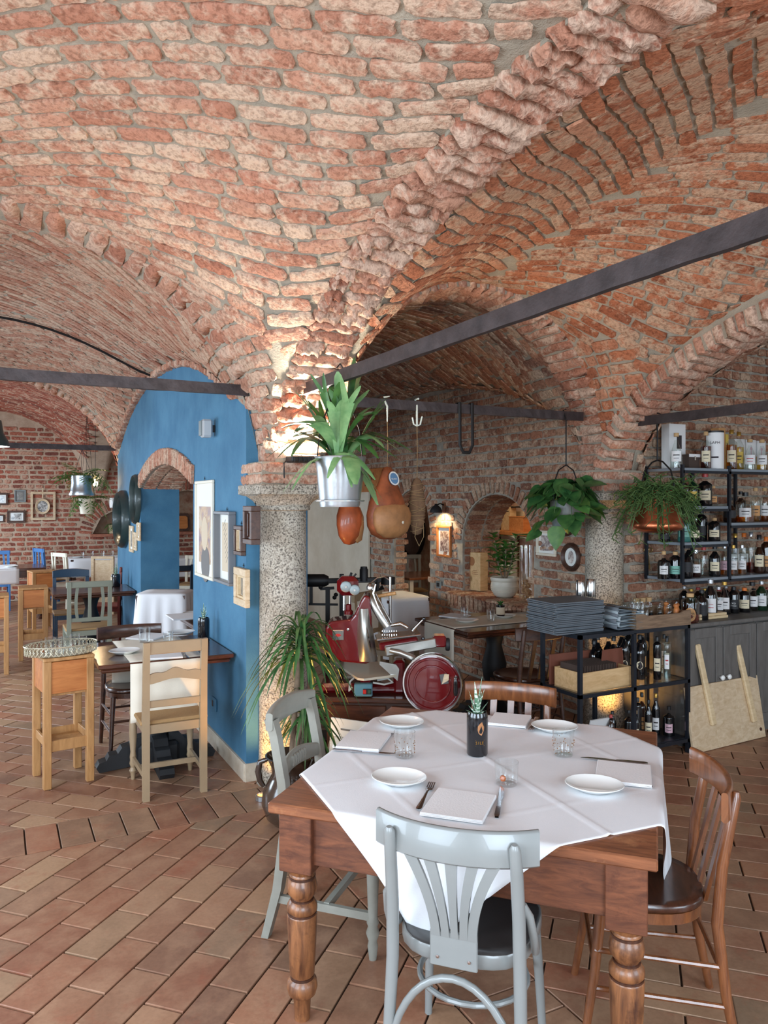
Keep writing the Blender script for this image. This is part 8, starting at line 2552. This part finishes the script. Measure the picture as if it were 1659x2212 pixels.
rows_ = [(1584, 1178, -.38, 'clear bottle with a lettered white and orange label', .036, 'spirit', 'bottle_clear', 'cap_gold', 'lab_white', 'liquid_amber', .3, 'ORO'),
         (1588, 1153, -.25, 'tall clear bottle with a yellow neck foil', .042, 'spirit', 'bottle_clear', 'cap_gold', 'lab_white', 'liquid_clear', .5, None),
         (1603, 1178, -.38, 'clear bottle with a lettered white label and amber liquor', .036, 'spirit', 'bottle_clear', 'cap_silver', 'lab_white', 'liquid_amber', .4, 'ORO'),
         (1607, 1152, -.25, 'tall clear bottle with an orange neck foil', .042, 'spirit', 'bottle_clear', 'cap_orange', 'lab_white', 'liquid_clear', .5, None),
         (1622, 1150, -.32, 'tall clear bottle with a low level of dark rum', .04, 'spirit', 'bottle_clear', 'cap_silver', None, 'liquid_red', .25, None),
         (1640, 1156, -.38, 'brown round bottle with a cream label beside the dark rum', .042, 'round', 'glass_brown', 'cap_black', 'lab_cream', 'liquid_red', .5, None),
         (1655, 1160, -.38, 'brown bottle with an orange collar beside the round brown one', .042, 'jug', 'glass_brown', 'cap_orange', 'lab_tan', None, .5, None),
         (1680, 1155, -.36, 'clear bottle beyond the orange collared one', .04, 'spirit', 'bottle_clear', 'cap_silver', 'lab_white', 'liquid_amber', .4, None)]
for (px, yt, Y, lb, r, sh, bo, ca, la, li, fi, wd) in rows_: B(px, yt, z, Y, lb, r, sh, bo, ca, la, li, fi, group=G, word=wd)
z = CT
rows_ = [(1491, 1282, -.66, 'round decanter of china liqueur with a large round tan label', .062, 'jug', 'bottle_clear', 'cap_cork', 'lab_tan', 'liquid_red', .6, 'CHINA', True),
         (1516, 1275, -.62, 'black bottle with a red and gold side label on the worktop', .045, 'wine', 'glass_black', 'cap_black', 'lab_black', None, .5, None, False),
         (1535, 1252, -.60, 'tall black amaro bottle with a pale green label and red title', .047, 'wine', 'glass_black', 'cap_silver', 'lab_white', None, .5, 'S.MARIA', False),
         (1552, 1268, -.48, 'clear bottle with a small white label behind the amaro', .042, 'spirit', 'bottle_clear', 'cap_silver', 'lab_white', 'liquid_red', .5, None, False),
         (1565, 1257, -.5, 'dark bottle with a gold neck and a white label', .044, 'cone', 'glass_black', 'cap_gold', 'lab_white', None, .5, None, False),
         (1585, 1268, -.5, 'black bottle lettered in white on the worktop', .042, 'jug', 'glass_black', 'cap_black', 'lab_black', None, .5, 'XO', False),
         (1608, 1270, -.5, 'black bottle with an orange cap and a cream label', .044, 'jug', 'glass_black', 'cap_orange', 'lab_cream', None, .5, None, False),
         (1625, 1258, -.48, 'clear round bottle with a blue stopper and white label', .05, 'round', 'bottle_clear', 'cap_black', 'lab_white', 'liquid_clear', .4, None, False),
         (1645, 1256, -.5, 'green whisky bottle with a white lettered label', .045, 'wine', 'glass_green', 'cap_silver', 'lab_white', None, .5, 'CAMPBEL', False),
         (1670, 1256, -.5, 'dark bottle beyond the green whisky', .045, 'wine', 'glass_black', 'cap_black', 'lab_white', None, .5, None, False)]
for (px, yt, Y, lb, r, sh, bo, ca, la, li, fi, wd, rd_) in rows_:
    B(px, yt, z, Y, lb, r, sh, bo, ca, la, li, fi, group=G, word=wd, round_lab=rd_, lz=(.12, .46) if rd_ else (.16, .52), ink='label_red' if wd == 'S.MARIA' else 'ink' if wd != 'XO' else 'lab_white')
for k in range(13):
    px = 1478 + 15 * k; bo, ca = random.choice((('glass_black', 'cap_silver'), ('glass_black', 'cap_black'), ('glass_green', 'cap_gold'), ('glass_brown', 'cap_red')))
    B(px, 1266 + random.uniform(0, 10), z, -.2 - .08 * (k % 2), {'cap_silver': 'black', 'cap_black': 'all-black', 'cap_gold': 'dark green', 'cap_red': 'dark brown'}[ca] + ' liqueur bottle with ' + ca[4:] + ' cap in the back row on the worktop', .04, 'wine', bo, ca, None, group='dark bottles in the back row of the worktop')
# ---- old brass keys on the bar wall
q = ony(1397, 1195, -.075); t = thing('brass_keys', 'two large old brass keys hanging on the bar wall', 'keys', (q.x, -.085, q.z)); plain('old_brass', srgb(170, 138, 88), 0.4, 0.7)
M().tube([(0, 0, .09), (0, 0, .03)], .002, 5).build('string', 'twine', t)
for s in (-1, 1):
    kk = bpy.data.objects.new('key', None); COL.objects.link(kk); kk.parent = t; kk.rotation_euler = (0, s * .14, 0); kk.location = (0, -.006 * (s + 1), .03)
    M().tube([(.02 * math.cos(a) + s * .018, 0, .016 * math.sin(a)) for a in [2 * PI * i / 20 for i in range(20)]], .005, 6, closed=True).build('bow', 'old_brass', kk)
    M().tube([(0, 0, -.014), (0, 0, -.15)], .005, 8).build('shank', 'old_brass', kk); M().box((.016 * s, 0, -.135), (.028, .006, .03)).build('bit', 'old_brass', kk)
